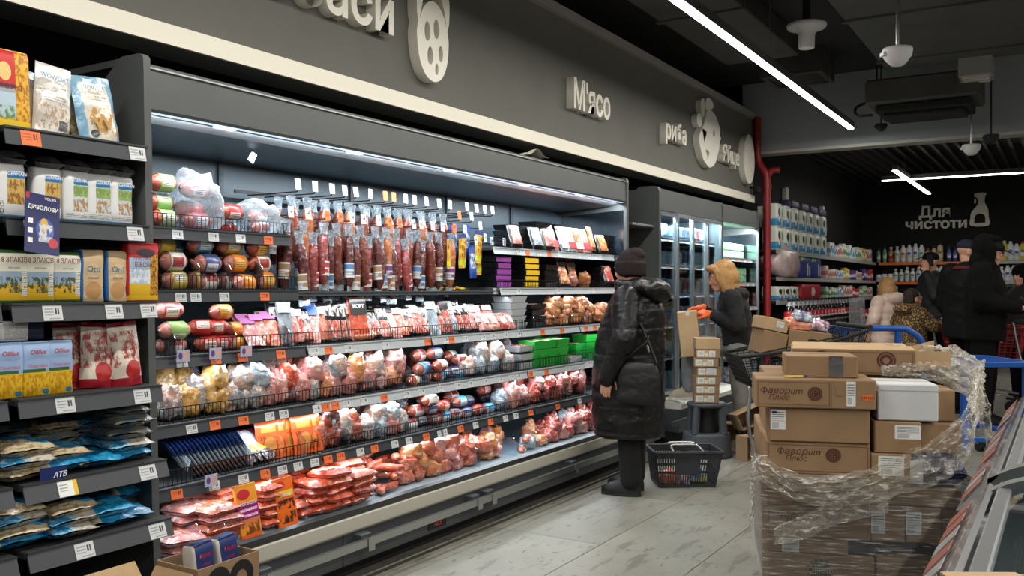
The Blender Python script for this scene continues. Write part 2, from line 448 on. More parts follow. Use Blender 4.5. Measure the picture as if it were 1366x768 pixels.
# slatted dark ceiling of the back room
bc = struct(MB().box(-3.3, 6.6, 10.6, 17.42, 3.28, 3.32).build('ceiling_back_room', [BLACK]))
sl = MB().box(-.02, .02, 0, 6.8, -.06, 0).mesh('slat', [mat('slat_dark', (40, 40, 41), .6)])
for i in range(40): obj('slat', sl, bc, (-3.2 + i * .15, 10.62, 3.28))
# grey header over the passage with a lighter lower edge
h = struct(MB().box(-3.75, 6.6, 10.4, 10.6, 2.9, 3.7).build('wall_header', [GREYPAINT]))
MB().box(-3.75, 6.6, 10.385, 10.61, 2.868, 2.9).build('edge_strip', [mat('header_edge', (176, 172, 166), .6)], h)
# fascia above the coolers
fa = struct(MB().box(-3.3, -3.1, -4, 10.32, 2.3, 3.29).build('wall_fascia', [FASCIA]))
MB().box(-3.3, -3.085, -4, 10.33, 2.302, 2.385).build('cream_strip', [CREAM], fa)
MB().box(-3.75, -3.06, -4, 10.33, 3.262, 3.33).build('top_ledge', [mat('ledge_grey', (146, 140, 136), .7)], fa)
MB().box(-3.75, -3.3, -4, 10.32, 3.2, 3.26).build('soffit', [BLACK], fa)

# ------------------------------------------------------------------ ceiling services
def duct(name, label, x0, x1, y0, y1, z0, z1, seams):
    t = thing(name, label, 'duct', ((x0 + x1) / 2, y0, z0))
    w2 = (x1 - x0) / 2
    MB().bevbox(-w2, w2, 0, y1 - y0, 0, z1 - z0, .01).build('duct_body', [DUCT], t)
    for s in seams: MB().bevbox(-w2 - .02, w2 + .02, s - y0 - .025, s - y0 + .025, -.02, z1 - z0 - .01, .006).build('flange', [DUCT], t)
duct('ventilation_duct', 'wide dark ventilation duct on the ceiling right of the long light', -1.5, -.2, 3.2, 9.3, 3.42, 3.68, [4.4, 5.9, 7.4, 8.9])
duct('ventilation_duct', 'narrower dark ventilation duct between the fascia ledge and the long light', -2.85, -2.15, 2.0, 8.6, 3.5, 3.69, [3.5, 5.2, 6.9])
t = thing('ceiling_vent', 'square dark ceiling grille left of the end of the long light', 'vent', (-2.35, 9.35, 3.46))
MB().bevbox(-.3, .3, -.3, .3, 0, .24, .01).build('housing', [DUCT], t)
for a, c in (((-.3, .3, -.3, -.25)), 0), ((-.3, .3, .25, .3), 0), ((-.3, -.25, -.25, .25), 0), ((.25, .3, -.25, .25), 0):
    MB().box(*a, -.02, 0).build('frame_bar', [mat('vent_grey', (64, 62, 60), .6)], t)
for i in range(6): MB().box(-.24, .24, -.2 + i * .075, -.17 + i * .075, -.012, 0).build('louvre', [mat('vent_grey', (64, 62, 60), .6)], t)
t = thing('air_conditioner', 'black ceiling air conditioner hanging before the grey header', 'air conditioner', (-1.2, 9.7, 3.0))
MB().bevbox(-.5, .5, -.36, .34, .12, .36, .02).build('housing', [DUCT], t)
MB().bevbox(-.42, .42, -.3, .3, .04, .12, .015).build('lower_tray', [BLACK], t)
MB().bevbox(-.36, .36, -.22, .22, 0, .04, .01).build('grille', [SOFTBLACK], t)
for sx in (-.45, .45):
    MB().cyl((sx, 0, .36), (sx, 0, .7), .008).build('hanger', [BLACK], t)
MB().tube(smooth_path([(-.5, -.1, .2), (-.62, -.15, .14), (-.6, -.2, .05), (-.45, -.25, .03)]), .014).build('cable', [BLACK], t)
t = thing('ceiling_light', 'small square unlit ceiling lamp near the hanging white sensor', 'lamp', (-.72, 9.3, 3.23))
MB().bevbox(-.14, .14, -.14, .14, .02, .47, .01).build('housing', [mat('lamp_frame', (150, 148, 144), .5)], t)
MB().box(-.11, .11, -.11, .11, 0, .02).build('diffuser', [mat('lamp_diffuser', (205, 196, 190), .4)], t)
MB().box(-.14, .14, -.006, .006, -.004, .02).build('rib', [mat('lamp_frame', (150, 148, 144), .5)], t)

def led_line(label, x0, x1, y0, y1, z):
    t = thing('led_light', label, 'light', ((x0 + x1) / 2, (y0 + y1) / 2, z))
    hx, hy = (x1 - x0) / 2, (y1 - y0) / 2
    MB().box(-hx, hx, -hy, hy, .008, .07).build('housing', [mat('led_housing', (110, 110, 108), .4, metal=.6)], t)
    e = .006
    MB().box(-hx + e, hx - e, -hy + e, hy - e, -.006, .008).build('diffuser', [LED], t)
    n = max(2, int(max(hx, hy)))
    for i in range(n):
        k = -1 + 2 * (i + .5) / n
        p = (k * hx, 0) if hx > hy else (0, k * hy)
        MB().cyl((p[0], p[1], .07), (p[0], p[1], (3.22 if y0 > 10.6 else 3.7) - z), .0025, n=5).build('suspension_wire', [STEEL], t)
names = ['long suspended LED light over the aisle beside the fascia', 'added fill LED light over the freezer aisle outside the view', 'far added fill LED light along the right wall outside the view']
for (x, y0, y1, z), nm in zip(LEDS, names): led_line(nm, x - .032, x + .032, y0, y1, z)
led_line('short thick LED light in the back room pointing along the aisle', -2.015, -1.945, 12.95, 16.45, 2.89)
led_line('thin LED light running across the back room', -2.35, 3.45, 14.17, 14.23, 2.9)

def sensor(label, x, y, zb, m, s=1.0, rod=None):
    t = thing('ceiling_sensor', label, 'sensor', (x, y, zb), R(30))
    MB().cyl((0, 0, .1 * s), (0, 0, 3.7 - zb), .011 * s, n=8).build('rod', [rod or STEEL], t)
    mb = MB(); mb.lathe([(.085 * s, .11 * s), (.088 * s, .095 * s), (.082 * s, .06 * s), (.06 * s, .03 * s), (.035 * s, .005 * s), (.008 * s, 0)], 14)
    mb.build('housing', [m], t)
    MB().box(-.095 * s, -.05 * s, -.03 * s, .03 * s, .062 * s, .085 * s).build('lens', [m], t)
WPL = mat('white_plastic', (214, 214, 216), .45)
sensor('white wedge-shaped sensor on a steel rod, the nearer of two', -.886, 5.9, 2.67, WPL)
sensor('white wedge-shaped sensor on a steel rod before the grey header', -.836, 10.2, 2.66, WPL)
sensor('black sensor on a thin rod right of the end of the long light', -1.66, 10.0, 2.95, BLACK, .7, BLACK)
sensor('black sensor on a thin rod at the right end of the header', -.63, 9.75, 2.7, BLACK, .8, BLACK)
t = thing('ceiling_speaker', 'white mushroom-shaped speaker on the dark ceiling', 'speaker', (-1.73, 7.15, 3.18))
MB().lathe([(.055, 0), (.06, .004), (.062, .1), (.075, .13), (.14, .155), (.15, .17), (.15, .185), (.145, .19)], 20).build('dome', [WPL], t)
MB().cyl((0, 0, .19), (0, 0, .52), .03).build('mount', [BLACK], t)

# red fire pipe at the end of the fascia
t = thing('fire_pipe', 'dark red fire pipe rising beside the end of the fascia', 'pipe', (-2.93, 10.28, 0))
MB().tube([(0, 0, 0), (0, 0, 1.2), (0, 0, 2.5)] + smooth_path([(0, 0, 2.52), (-.01, 0, 2.62), (-.06, 0, 2.7), (-.1, 0, 2.78), (-.11, 0, 2.9)], 3), .042, 14).build('pipe', [REDPIPE], t)
MB().tube([(0, 0, 2.58), (.06, .0, 2.66), (.14, .02, 2.66)], .036, 12).build('branch', [REDPIPE], t)
for z in (.6, 1.55, 2.45): MB().cyl((0, 0, z), (0, 0, z + .05), .052, n=14).build('coupling', [REDPIPE], t)
MB().cyl((-.11, 0, 2.88), (-.11, 0, 3.28), .042, n=14).build('riser', [REDPIPE], t)
t = thing('security_camera', 'small black camera at the lower corner of the fascia end', 'camera', (-3.02, 10.2, 2.44))
MB().ell((0, 0, 0), (.05, .06, .05)).build('housing', [BLACK], t)
MB().cyl((.03, -.05, -.01), (.045, -.075, -.015), .02, n=12).build('lens', [SOFTBLACK], t)
MB().cyl((-.08, 0, .03), (0, 0, .02), .015).build('bracket', [BLACK], t)

# ------------------------------------------------------------------ signs
E = .065
def sign(label, s, y, z, size, bold=.022, sx=1.0, cat='lettering'):
    me = text_mesh(s, size, E, bold, 0, 'LEFT', SIGNW, sx)
    o = obj('sign_lettering', me, None, (-3.1 + E / 2, y, z), (0, 0, R(90)))
    return tag(o, label, cat)
sign('white raised Cyrillic word for sausages cut by the top edge', 'Ковбаси', 2.46, 2.66, .31)
sign('white raised Cyrillic word for meat on the grey fascia', "М'ясо", 5.75, 2.63, .29, sx=.77)
sign('white raised Cyrillic word for fish before the fish head', 'риба', 7.5, 2.655, .235, sx=.95)
sign('white raised Cyrillic word for egg between fish and egg shapes', 'Яйце', 9.06, 2.64, .235, sx=.98)
def fascia_icon(label, loops, y, z, name='sign_icon'):
    me = flat_icon(name, loops, E, SIGNW)
    return tag(obj(name, me, None, (-3.1 + E / 2, y, z), (0, 0, R(90))), label, 'wall sign')
# sliced sausage: outline, crescent gaps and fat spots (origin at bottom middle)
out = smooth_loop([(0, 0), (.1, .03), (.17, .12), (.19, .24), (.175, .31), (.195, .36), (.2, .47), (.185, .52), (.2, .57), (.2, .68), (.16, .76), (.06, .8),
                   (-.06, .8), (-.16, .76), (-.2, .66), (-.2, .56), (-.185, .52), (-.2, .46), (-.2, .36), (-.185, .31), (-.2, .24), (-.17, .11), (-.1, .03)])
def crescent(z0, lift):
    a = [(-.165 + .33 * i / 10, z0 + .12 * math.sin(math.pi * i / 10) ** .7) for i in range(11)]
    bq = [(.165 - .33 * i / 10, z0 + .005 + (.12 + lift) * math.sin(math.pi * i / 10) ** .7) for i in range(11)]
    return a + bq
fascia_icon('white raised sliced sausage shape with round holes', [out, crescent(.33, .09), crescent(.51, .09),
             oval(-.075, .27, .035, .055), oval(.035, .3, .035, .055), oval(-.04, .14, .035, .05), oval(.09, .17, .028, .045), oval(.04, .075, .02, .032)], 4.07, 2.48).scale = (.76, 1, 1)
# fish head
fish = smooth_loop([(.18, 0), (.34, .06), (.46, .2), (.49, .3), (.53, .33), (.49, .37), (.5, .42), (.42, .5), (.3, .56), (.16, .575), (.08, .55),
                    (.0, .42), (-.1, .33), (-.16, .24), (-.06, .08), (.06, .02)])
ta = lambda cx, cz, s: [(cx - s, cz + s * .8), (cx + s, cz + s * .5), (cx, cz - s)]
fi = fascia_icon('white raised round fish shape with eye and gill', [fish, oval(.3, .36, .03, .04), ta(.0, .3, .075), ta(.1, .12, .06)], 8.5, 2.52, 'sign_icon'); fi.scale = (.93, 1, 1)
for lp, nm in ((oval(-.13, .43, .075, .07), 'fin'), (smooth_loop([(-.06, .5), (-.08, .62), (.0, .66), (.03, .58), (.0, .48)]), 'fin'),
               (smooth_loop([(.06, .57), (.1, .68), (.26, .68), (.3, .62), (.2, .57), (.14, .5)]), 'fin')):
    obj(nm, flat_icon(nm, [lp], E * .9, SIGNW), fi, (0, .004, 0))
eg = fascia_icon('white raised egg shape at the end of the fascia', [[(q[0] * (1 - .1 * q[1]), q[1]) for q in oval(0, .27, .225, .275, 40)],
                  [(-.15 + .02 * math.cos(R(a)), .3 + .12 * math.sin(R(a))) for a in range(90, 270, 20)] + [(-.165 + .02 * math.cos(R(a)), .3 + .12 * math.sin(R(a))) for a in range(270, 90, -20)]], 9.96, 2.49); eg.scale = (.9, 1, 1)
# back room sign on the far wall
def sign2(label, s, x, z, size, bold=.03, sx=1.0):
    return tag(obj('sign_lettering', text_mesh(s, size, .04, bold, 0, 'LEFT', SIGNW, sx), None, (x, 17.4, z), (0, 0, 0)), label, 'lettering')
K = 17.4 / 17.0
sign2('white Cyrillic word on the black wall, upper line left of spray bottle', 'Для', -2.26, 2.57, .265)
sign2('white Cyrillic word on the black wall, lower line below a shorter word', 'чистоти', -2.49, 2.37, .235, sx=1.12)
sb = smooth_loop([(-.13, 0), (.14, 0), (.14, .14), (.13, .28), (.08, .4), (.085, .5), (.1, .56), (-.06, .56), (-.08, .5), (-.06, .5), (-.03, .46), (-.02, .4), (-.04, .34), (-.12, .24), (-.14, .12)], 3)
o = obj('sign_icon', flat_icon('sign_icon', [sb, [(-.08, .05), (.09, .05)] + [(.005 + .085 * math.cos(R(a)), .13 + .08 * math.sin(R(a))) for a in range(0, 181, 20)],
                                            [(-.075, .47), (-.05, .45), (-.06, .38), (-.085, .4)]], .04, SIGNW), None, (-1.3, 17.4, 2.39))
tag(o, 'white spray bottle shape beside the wall lettering', 'wall sign')
o = obj('sign_lettering', text_mesh('Догляд', .27, .05, .03, 0, 'LEFT', SIGNW), None, (-3.225, 10.95, 2.12), (0, 0, R(90)))
tag(o, 'white raised lettering seen edge-on above the paper towel packs', 'lettering')
o = obj('sign_icon', flat_icon('sign_icon', [smooth_loop([(-.05, 0), (.05, 0), (.06, .3), (.07, .35), (.07, .55), (-.07, .55), (-.07, .35), (-.06, .3)], 2)], .05, SIGNW), None, (-3.225, 12.2, 2.1), (0, 0, R(90)))
tag(o, 'white toothbrush shape on the black side wall', 'wall sign')
o = obj('sign_icon', flat_icon('sign_icon', [oval(0, .25, .1, .25)], .05, SIGNW), None, (-3.225, 14.3, 2.08), (0, 0, R(90)))
tag(o, 'white oval shape on the black side wall nearest the corner', 'wall sign')
# ------------------------------------------------------------------ shelf furniture helpers
TAGME = {}
def tag_mesh(kind, w=.052, h=.036):
    k = (kind, w, h)
    if k not in TAGME:
        TAGME[k] = MB().box(-w / 2, w / 2, -.0008, .0008, 0, h).mesh('price_tag', [{'w': TAGW, 'o': TAGO, 'y': TAGY}[kind]])
    return TAGME[k]
PRICE = ['47', '66', '32', '43', '41', '15', '14', '71', '19', '89', '37', '52']
INK = mat('ink_dark', (40, 40, 44), .6)
def shelf(parent, off, y0, y1, z, lf, lb, rail=RAILM, rh=.042, tags=(), fence=.06, dividers=(), plate=None, name='shelf', tagw=.052, tagh=.036, tilt=12, divh=.1):
    """a shelf plate with its price rail, wire fence, tags and clear dividers; off = minus the thing's location"""
    o = Vector(off)
    s = MB().bevbox(-lb, -lf, y0 + .004, y1 - .004, z - .022, z, .003).build(name, [plate or CASEDARK], parent, o)
    r = MB().prism([(-lf, z - .002), (-lf + .006, z - .002), (-lf + .006 + rh * math.sin(R(tilt)) , z - .002 - rh), (-lf + rh * math.sin(R(tilt)), z - .002 - rh)], y0 + .006, y1 - .006, 'y')
    r.prism([(-lf + .006, z), (-lf + .012, z), (-lf + .012, z - .006), (-lf + .006, z - .006)], y0 + .006, y1 - .006, 'y')
    r.build('price_rail', [rail], s)
    for y, k in tags:
        obj('price_tag', tag_mesh(k, tagw, tagh), s, (-lf + .0075 + rh * .95 * math.sin(R(tilt)), y, z - .004 - rh * .92), (R(-tilt), 0, R(90)))
    if fence:
        f = MB(); x = -lf - .012
        n = int((y1 - y0) / .021)
        for i in range(n + 1):
            y = y0 + .01 + (y1 - y0 - .02) * i / n
            f.box(x - .0011, x + .0011, y - .0011, y + .0011, z, z + fence)
        for zz in (z + .004, z + fence): f.box(x - .0018, x + .0018, y0 + .006, y1 - .006, zz - .0018, zz + .0018)
        for y in (y0 + .008, y1 - .008):
            f.box(x - .12, x, y - .0015, y + .0015, z + fence - .0015, z + fence + .0015)
        f.build('wire_fence', [WIRE], s)
    for y in dividers:
        poly = [(-lf - .02, z), (-lf - .02, z + divh * .55)] + [(-lf - .02 - .07 + .07 * math.cos(R(a)), z + divh * .55 + .07 * math.sin(R(a)) * divh * .45 / .07) for a in range(15, 91, 15)] + [(-lf - .3, z + divh), (-lf - .3, z)]
        MB().prism(poly, y - .0012, y + .0012, 'y').build('divider', [ACRYL], s)
    return s
def tagrow(y0, y1, pattern):
    n = len(pattern)
    return [(y0 + (y1 - y0) * (i + .5) / n, k) for i, k in enumerate(pattern) if k in 'woy']

# ------------------------------------------------------------------ dry-goods gondola on the left
def gondola(label, y0, y1, end, with_tags):
    loc = Vector((-2.6, y0, 0)); t = thing('shelving_unit', label, 'shelving', loc); off = -loc
    MB().bevbox(-3.3, -3.26, y0, y1, 0, 2.1, .004).build('back_panel', [SOFTBLACK], t, off)
    MB().bevbox(-3.26, -2.7, y0 + .01, y1 - .01, .0, .12, .004).build('plinth', [SOFTBLACK], t, off)
    if end:
        MB().prism([(-3.32, 0), (-2.66, 0), (-2.685, .5), (-2.715, 1.3), (-2.735, 2.08)] + [(-2.765 + .03 * math.cos(R(a)), 2.11 + .03 * math.sin(R(a))) for a in (20, 45, 70, 90)] + [(-2.86, 2.14), (-3.02, 2.03), (-3.32, 1.84)], y1 + .002, y1 + .03, 'y').build('end_panel', [CASEGREY], t, off)
    zs = [(1.808, 2.71, 'o'), (1.535, 2.70, ' '), (1.275, 2.67, ' '), (.992, 2.635, ' '), (.742, 2.61, ' '), (.547, 2.587, ' ')]
    pats = [['o', 'w'], ['', 'w'], ['w', 'w', 'w'], ['w', 'w'], ['y', 'w'], ['w', 'w']]
    tx = [[(1.565, 'o'), (1.935, 'w')], [(1.57, 'w'), (1.92, 'w')], [(1.61, 'w'), (1.82, 'w'), (1.95, 'w')], [(1.63, 'w'), (1.9, 'w')], [(1.62, 'y'), (1.9, 'w')], [(1.66, 'w'), (1.92, 'w')]]
    for i, (z, lf, _) in enumerate(zs):
        shelf(t, off, y0, y1, z, lf, 3.26, RAILM, .055, tx[i] if with_tags else [], 0, plate=SOFTBLACK, tagw=.062, tagh=.048, tilt=14 + (8 if i > 3 else 0))
    return t
gondola('black dry-goods shelving unit at the left with six stocked shelves', 1.48, 1.985, True, True)
gondola('black dry-goods shelving unit cut by the left edge', .4, 1.462, False, False)

# ------------------------------------------------------------------ the long open refrigerated case
C0, C1 = 2.06, 6.46
loc = Vector((-2.72, C0, 0)); CASE = thing('refrigerated_case', 'long open refrigerated meat case with grey canopy and steel bumper', 'refrigerator', loc); off = -loc
MB().box(-3.55, -2.82, C0, C1, 0, .1).build('plinth', [BLACK], CASE, off)
MIRROR = mat('mirror_steel', (150, 162, 172), .16, metal=1)
MILKY = mat('deck_plastic', (150, 168, 180), .25)
mods = [2.06, 2.98, 3.92, 4.86, 5.67, 6.46]
for a, b2 in ((2.06, 3.0), (3.0, 4.86), (4.86, 6.46)):
    MB().bevbox(-2.9, -2.735, a + .002, b2 - .002, .08, .222, .004).build('front_panel', [CASEDARK], CASE, off)
MB().prism([(-2.9, .222), (-2.735, .222), (-2.728, .232), (-2.722, .29), (-2.735, .296), (-2.9, .296)], C0, C1, 'y').build('front_strip', [mat('case_cream', (196, 192, 180), .4)], CASE, off)
MB().prism([(-2.9, .296), (-2.73, .296), (-2.724, .326), (-2.745, .334), (-2.76, .312), (-2.9, .306)], C0, C1, 'y').build('front_lip', [mat('lip_black', (34, 36, 38), .3)], CASE, off)
MB().prism([(-3.52, .33), (-2.76, .300), (-2.76, .312), (-3.52, .342)], C0 + .01, C1 - .01, 'y').build('deck', [MILKY], CASE, off)
MB().box(-2.69, -2.668, C0 + .02, C1 + .03, .162, .196).build('bumper_rail', [STEEL], CASE, off)
for y in (2.5, 3.1, 3.98, 4.12, 5.1, 6.05):
    MB().bevbox(-2.74, -2.686, y - .035, y + .035, .15, .215, .004).build('bumper_bracket', [CASEDARK], CASE, off)
    MB().box(-2.668, -2.662, y - .012, y + .03, .14, .2).build('bumper_clip', [STEEL], CASE, off)
MB().bevbox(-2.736, -2.728, 3.62, 3.77, .1, .16, .003).build('display_window', [BLACK], CASE, off)
obj('readout', text_mesh('-0.5', .04, 0, .01, 0, 'CENTER', emis('readout_red', (150, 20, 24), .6)), CASE, Vector((-2.727, 3.695, .115)) + off, (0, 0, R(90)))
MB().bevbox(-3.56, -3.52, C0, C1, .1, 2.05, .003).build('back_panel', [CASEIN], CASE, off)
# upright posts and slotted strips on the back wall
for y in mods[1:-1] + [2.4]:
    mb = MB().box(-3.52, -3.505, y - .014, y + .014, .35, 1.93)
    for i in range(40): mb.box(-3.506, -3.5035, y - .004, y + .004, .5 + i * .035, .52 + i * .035)
    mb.build('upright', [mat('upright_dark', (48, 58, 66), .5)], CASE, off)
# canopy
MB().prism([(-2.95, 2.165), (-2.945, 1.998), (-2.952, 1.988), (-2.972, 1.988), (-2.972, 2.14), (-3.57, 2.14), (-3.57, 2.165)], C0, C1, 'y').build('canopy', [CASEGREY], CASE, off)
MB().box(-2.9435, -2.9405, C0, C1, 2.148, 2.153).build('canopy_trim', [ALU], CASE, off)
MB().prism([(-2.973, 1.992), (-3.06, 1.965), (-3.3, 1.95), (-3.52, 1.935), (-3.52, 1.95), (-3.3, 1.965), (-3.06, 1.98), (-2.973, 2.006)], C0, C1, 'y').build('canopy_underside', [mat('brushed_steel', (150, 154, 156), .38, metal=.85)], CASE, off)
MB().box(-2.985, -2.962, C0 + .01, C1 - .01, 1.986, 1.992).build('light_strip', [emis('case_led', (200, 225, 255), 1.1)], CASE, off)
for y in (2.55, 3.35, 4.15, 4.97, 5.75):
    MB().bevbox(-2.995, -2.962, y - .05, y + .05, 1.978, 1.987, .002).build('light_clip', [emis('clip_white', (220, 235, 255), 1.0)], CASE, off)
def end_panel(y0, y1, parent, o, inner):
    poly = [(-3.6, .06), (-2.73, .06), (-2.725, .31), (-2.76, .36), (-2.86, .44), (-2.925, .6), (-2.94, .9), (-2.94, 2.15)] + [(-2.97 + .03 * math.cos(R(a)), 2.155 + .03 * math.sin(R(a))) for a in (30, 60, 90)] + [(-3.6, 2.185)]
    e = MB().prism(poly, y0, y1, 'y').build('end_panel', [CASEGREY], parent, o)
    MB().prism([(-3.52, .36), (-2.8, .36), (-2.88, .46), (-2.955, .62), (-2.965, .9), (-2.965, 1.93), (-3.52, 1.9)], y0 - .003, y0, 'y').build('inner_lining', [inner], e)
end_panel(C1, C1 + .04, CASE, off, MIRROR)
MB().prism([(-3.6, .06), (-2.73, .06), (-2.725, .31), (-2.86, .44), (-2.94, .9), (-2.94, 1.99), (-3.2, 1.9), (-3.6, 1.8)], C0 - .042, C0 - .004, 'y').build('end_panel', [CASEGREY], CASE, off)
# shelves: upper short ones left and right, the hanging zone's flat shelf, then three full tiers
tg = lambda *p: [(y, k) for y, k in p]
def pxtags(L, items): return [(Yat(px, L), k) for px, k in items]
shelf(CASE, off, 2.07, 2.99, 1.562, 3.05, 3.5, RAILM, .046, pxtags(3.04, [(237, 'w'), (285, 'w'), (321, 'w'), (358, 'o')]), .055, (), tilt=6)
shelf(CASE, off, 2.07, 2.99, 1.312, 3.0, 3.5, RAILM, .046, pxtags(3.0, [(239, 'w'), (259, 'w'), (297, 'w'), (351, 'o')]), .06, (2.2, 2.46, 2.62, 2.8), tilt=6, divh=.13)
shelf(CASE, off, 3.0, 4.69, 1.305, 3.03, 3.5, mat('rail_plain', (74, 82, 88), .4), .02, pxtags(3.03, [(660, 'w')]), 0, (), tilt=0)
shelf(CASE, off, 4.70, 6.45, 1.578, 3.05, 3.5, RAILW, .042, pxtags(3.05, [(690, 'w'), (702, 'o'), (717, 'w'), (731, 'o'), (744, 'w'), (772, 'w'), (784, 'w'), (800, 'w')]), .05, (4.95, 5.4, 5.9), divh=.14)
shelf(CASE, off, 4.70, 6.45, 1.322, 3.0, 3.5, RAILW, .042, pxtags(3.0, [(690, 'w'), (743, 'w'), (790, 'w')]), .05, ())
C_t = [[(240, 'w'), (285, 'o'), (321, 'o'), (372, 'o')], [(417, 'w'), (436, 'o'), (462, 'w'), (512, 'w')], [(568, 'o'), (592, 'w'), (600, 'o'), (618, 'w'), (642, 'w'), (655, 'w')],
       [(672, 'w'), (690, 'w'), (722, 'o')], [(748, 'o'), (780, 'o'), (792, 'o')]]
D_t = [[(253, 'w'), (284, 'o'), (322, 'o'), (357, 'w'), (376, 'w')], [(420, 'w'), (432, 'o'), (445, 'o'), (460, 'w'), (483, 'w'), (510, 'o'), (540, 'w'), (560, 'w')], [(585, 'w'), (608, 'w'), (625, 'w'), (645, 'w'), (665, 'w'), (680, 'w')],
       [(690, 'w'), (706, 'o'), (727, 'o')], [(755, 'w'), (780, 'w')]]
E_t = [[(233, 'o'), (283, 'w'), (322, 'w'), (351, 'o'), (374, 'w'), (395, 'w')], [(417, 'w'), (435, 'o'), (452, 'o'), (478, 'w'), (497, 'o'), (524, 'w'), (543, 'w'), (566, 'o')], [(585, 'w'), (590, 'w'), (612, 'o'), (632, 'w'), (652, 'o'), (672, 'w'), (686, 'w')],
       [(706, 'o'), (742, 'o')], [(771, 'w')]]
for i in range(5):
    a, b2 = mods[i] + .01, mods[i + 1] - .0
    n = int((b2 - a) / .23)
    dv = [a + .08 + (b2 - a) * (k + .5) / n for k in range(n)]
    shelf(CASE, off, a, b2, 1.057, 2.95, 3.5, RAILM if i == 0 else RAILW, .044, pxtags(2.95, C_t[i]), .06, dv[:3] if i < 1 or i > 2 else dv[:1])
    shelf(CASE, off, a, b2, .802, 2.9, 3.5, RAILM if i in (0,) else RAILW, .044, pxtags(2.9, D_t[i]), .06, dv)
    shelf(CASE, off, a, b2, .575, 2.85, 3.5, RAILM, .044, pxtags(2.85, E_t[i]), .06, dv)
# hooks in the hanging zone: peg rods from two rails
for zz, nm in ((1.79, 'hook_rail'), (1.615, 'hook_rail')):
    MB().box(-3.44, -3.43, 3.0, 4.69, zz - .008, zz + .008).build(nm, [WIRE], CASE, off)
# clear standing dividers on the deck
for px in (232, 268, 300, 410, 472, 520, 640, 690, 720):
    y = Yat(px, 2.8)
    poly = [(-2.8, .315), (-2.8, .38)] + [(-2.84 + .04 * math.cos(R(a)), .38 + .045 * math.sin(R(a))) for a in range(15, 91, 15)] + [(-3.2, .425), (-3.2, .33)]
    MB().prism(poly, y - .0012, y + .0012, 'y').build('deck_divider', [ACRYL], CASE, off)
# little paper tag hanging under the canopy, and paper lying on top
o = MB().box(-.006, .03, -.001, .001, -.05, 0).build('paper_scrap', [mat('paper_white', (225, 232, 236), .6)], None, (-3.2, 2.9, 1.95), (0, .5, R(90)))
tag(o, 'small white paper strip hanging under the case canopy', 'paper')
mb = MB(); mb.grid(lambda u, v: ((u - .5) * .22, (v - .5) * .16, .012 + .05 * math.exp(-((u - .45) ** 2) * 20) * (1 - v * .6) + .012 * noise.noise((u * 5, v * 5, 1))), 10, 8)
o = mb.build('crumpled_paper', [CREAM], None, (-3.03, Yat(712, 3.0), 2.172), (0, 0, R(80)))
tag(o, 'crumpled cream paper lying on top of the case canopy', 'paper')
# ------------------------------------------------------------------ cooler with sliding glass doors
D0, D1 = 7.17, 8.76
loc = Vector((-2.72, D0, 0)); DC = thing('glass_door_cooler', 'tall cooler with sliding glass doors behind the blonde worker', 'refrigerator', loc); off = -loc
MB().box(-3.55, -2.85, D0, D1, 0, .1).build('plinth', [BLACK], DC, off)
MB().bevbox(-3.55, -2.78, D0, D1, .1, .3, .006).build('base', [CASEDARK], DC, off)
MB().prism([(-2.95, .3), (-2.765, .3), (-2.76, .34), (-2.95, .38)], D0, D1, 'y').build('front_strip', [mat('case_cream', (196, 192, 180), .4)], DC, off)
MB().box(-2.735, -2.715, D0 - .3, D1, .2, .235).build('bumper_rail', [CASEDARK], DC, off)
MB().bevbox(-3.56, -3.52, D0, D1, .3, 2.1, .003).build('back_panel', [CASEIN], DC, off)
MB().prism([(-2.95, 2.165), (-2.945, 1.985), (-3.52, 1.985), (-3.57, 2.165)], D0, D1, 'y').build('canopy', [CASEGREY], DC, off)
side = [(-3.6, .06), (-2.9, .06), (-2.94, .3), (-2.94, 2.14), (-2.955, 2.175), (-2.985, 2.185), (-3.12, 2.185), (-3.38, 2.0), (-3.6, 1.9)]
MB().prism(side, D0 - .05, D0 - .005, 'y').build('side_panel', [CASEGREY], DC, off)
MB().prism(side, D1 + .0, D1 + .03, 'y').build('side_panel', [CASEGREY], DC, off)
MB().bevbox(-3.2, -2.98, D0 - .5, D0 - .06, 1.83, 1.85, .003).build('side_shelf', [ALU], DC, off)
for i in range(4):
    a = D0 + .01 + i * (D1 - D0 - .02) / 4; b2 = a + (D1 - D0 - .02) / 4 + .02
    x = -2.955 if i % 2 else -2.975
    dd = MB().box(x - .004, x, a + .03, b2 - .03, .42, 1.95).build('door', [GLASS], DC, off)
    for q in ((a, a + .03, .39, 1.98), (b2 - .03, b2, .39, 1.98), (a + .03, b2 - .03, .39, .42), (a + .03, b2 - .03, 1.95, 1.98)):
        MB().box(x - .012, x + .008, *q).build('door_frame', [ALU], dd)
    MB().box(x + .008, x + .02, b2 - .028, b2 - .012, .95, 1.25).build('handle', [STEEL], dd)
for k, z in enumerate((.42, .72, 1.0, 1.27, 1.53, 1.77)):
    shelf(DC, off, D0 + .01, D1 - .01, z, 3.03, 3.5, RAILW, .035, tagrow(D0, D1, 'wowwoww'), 0)
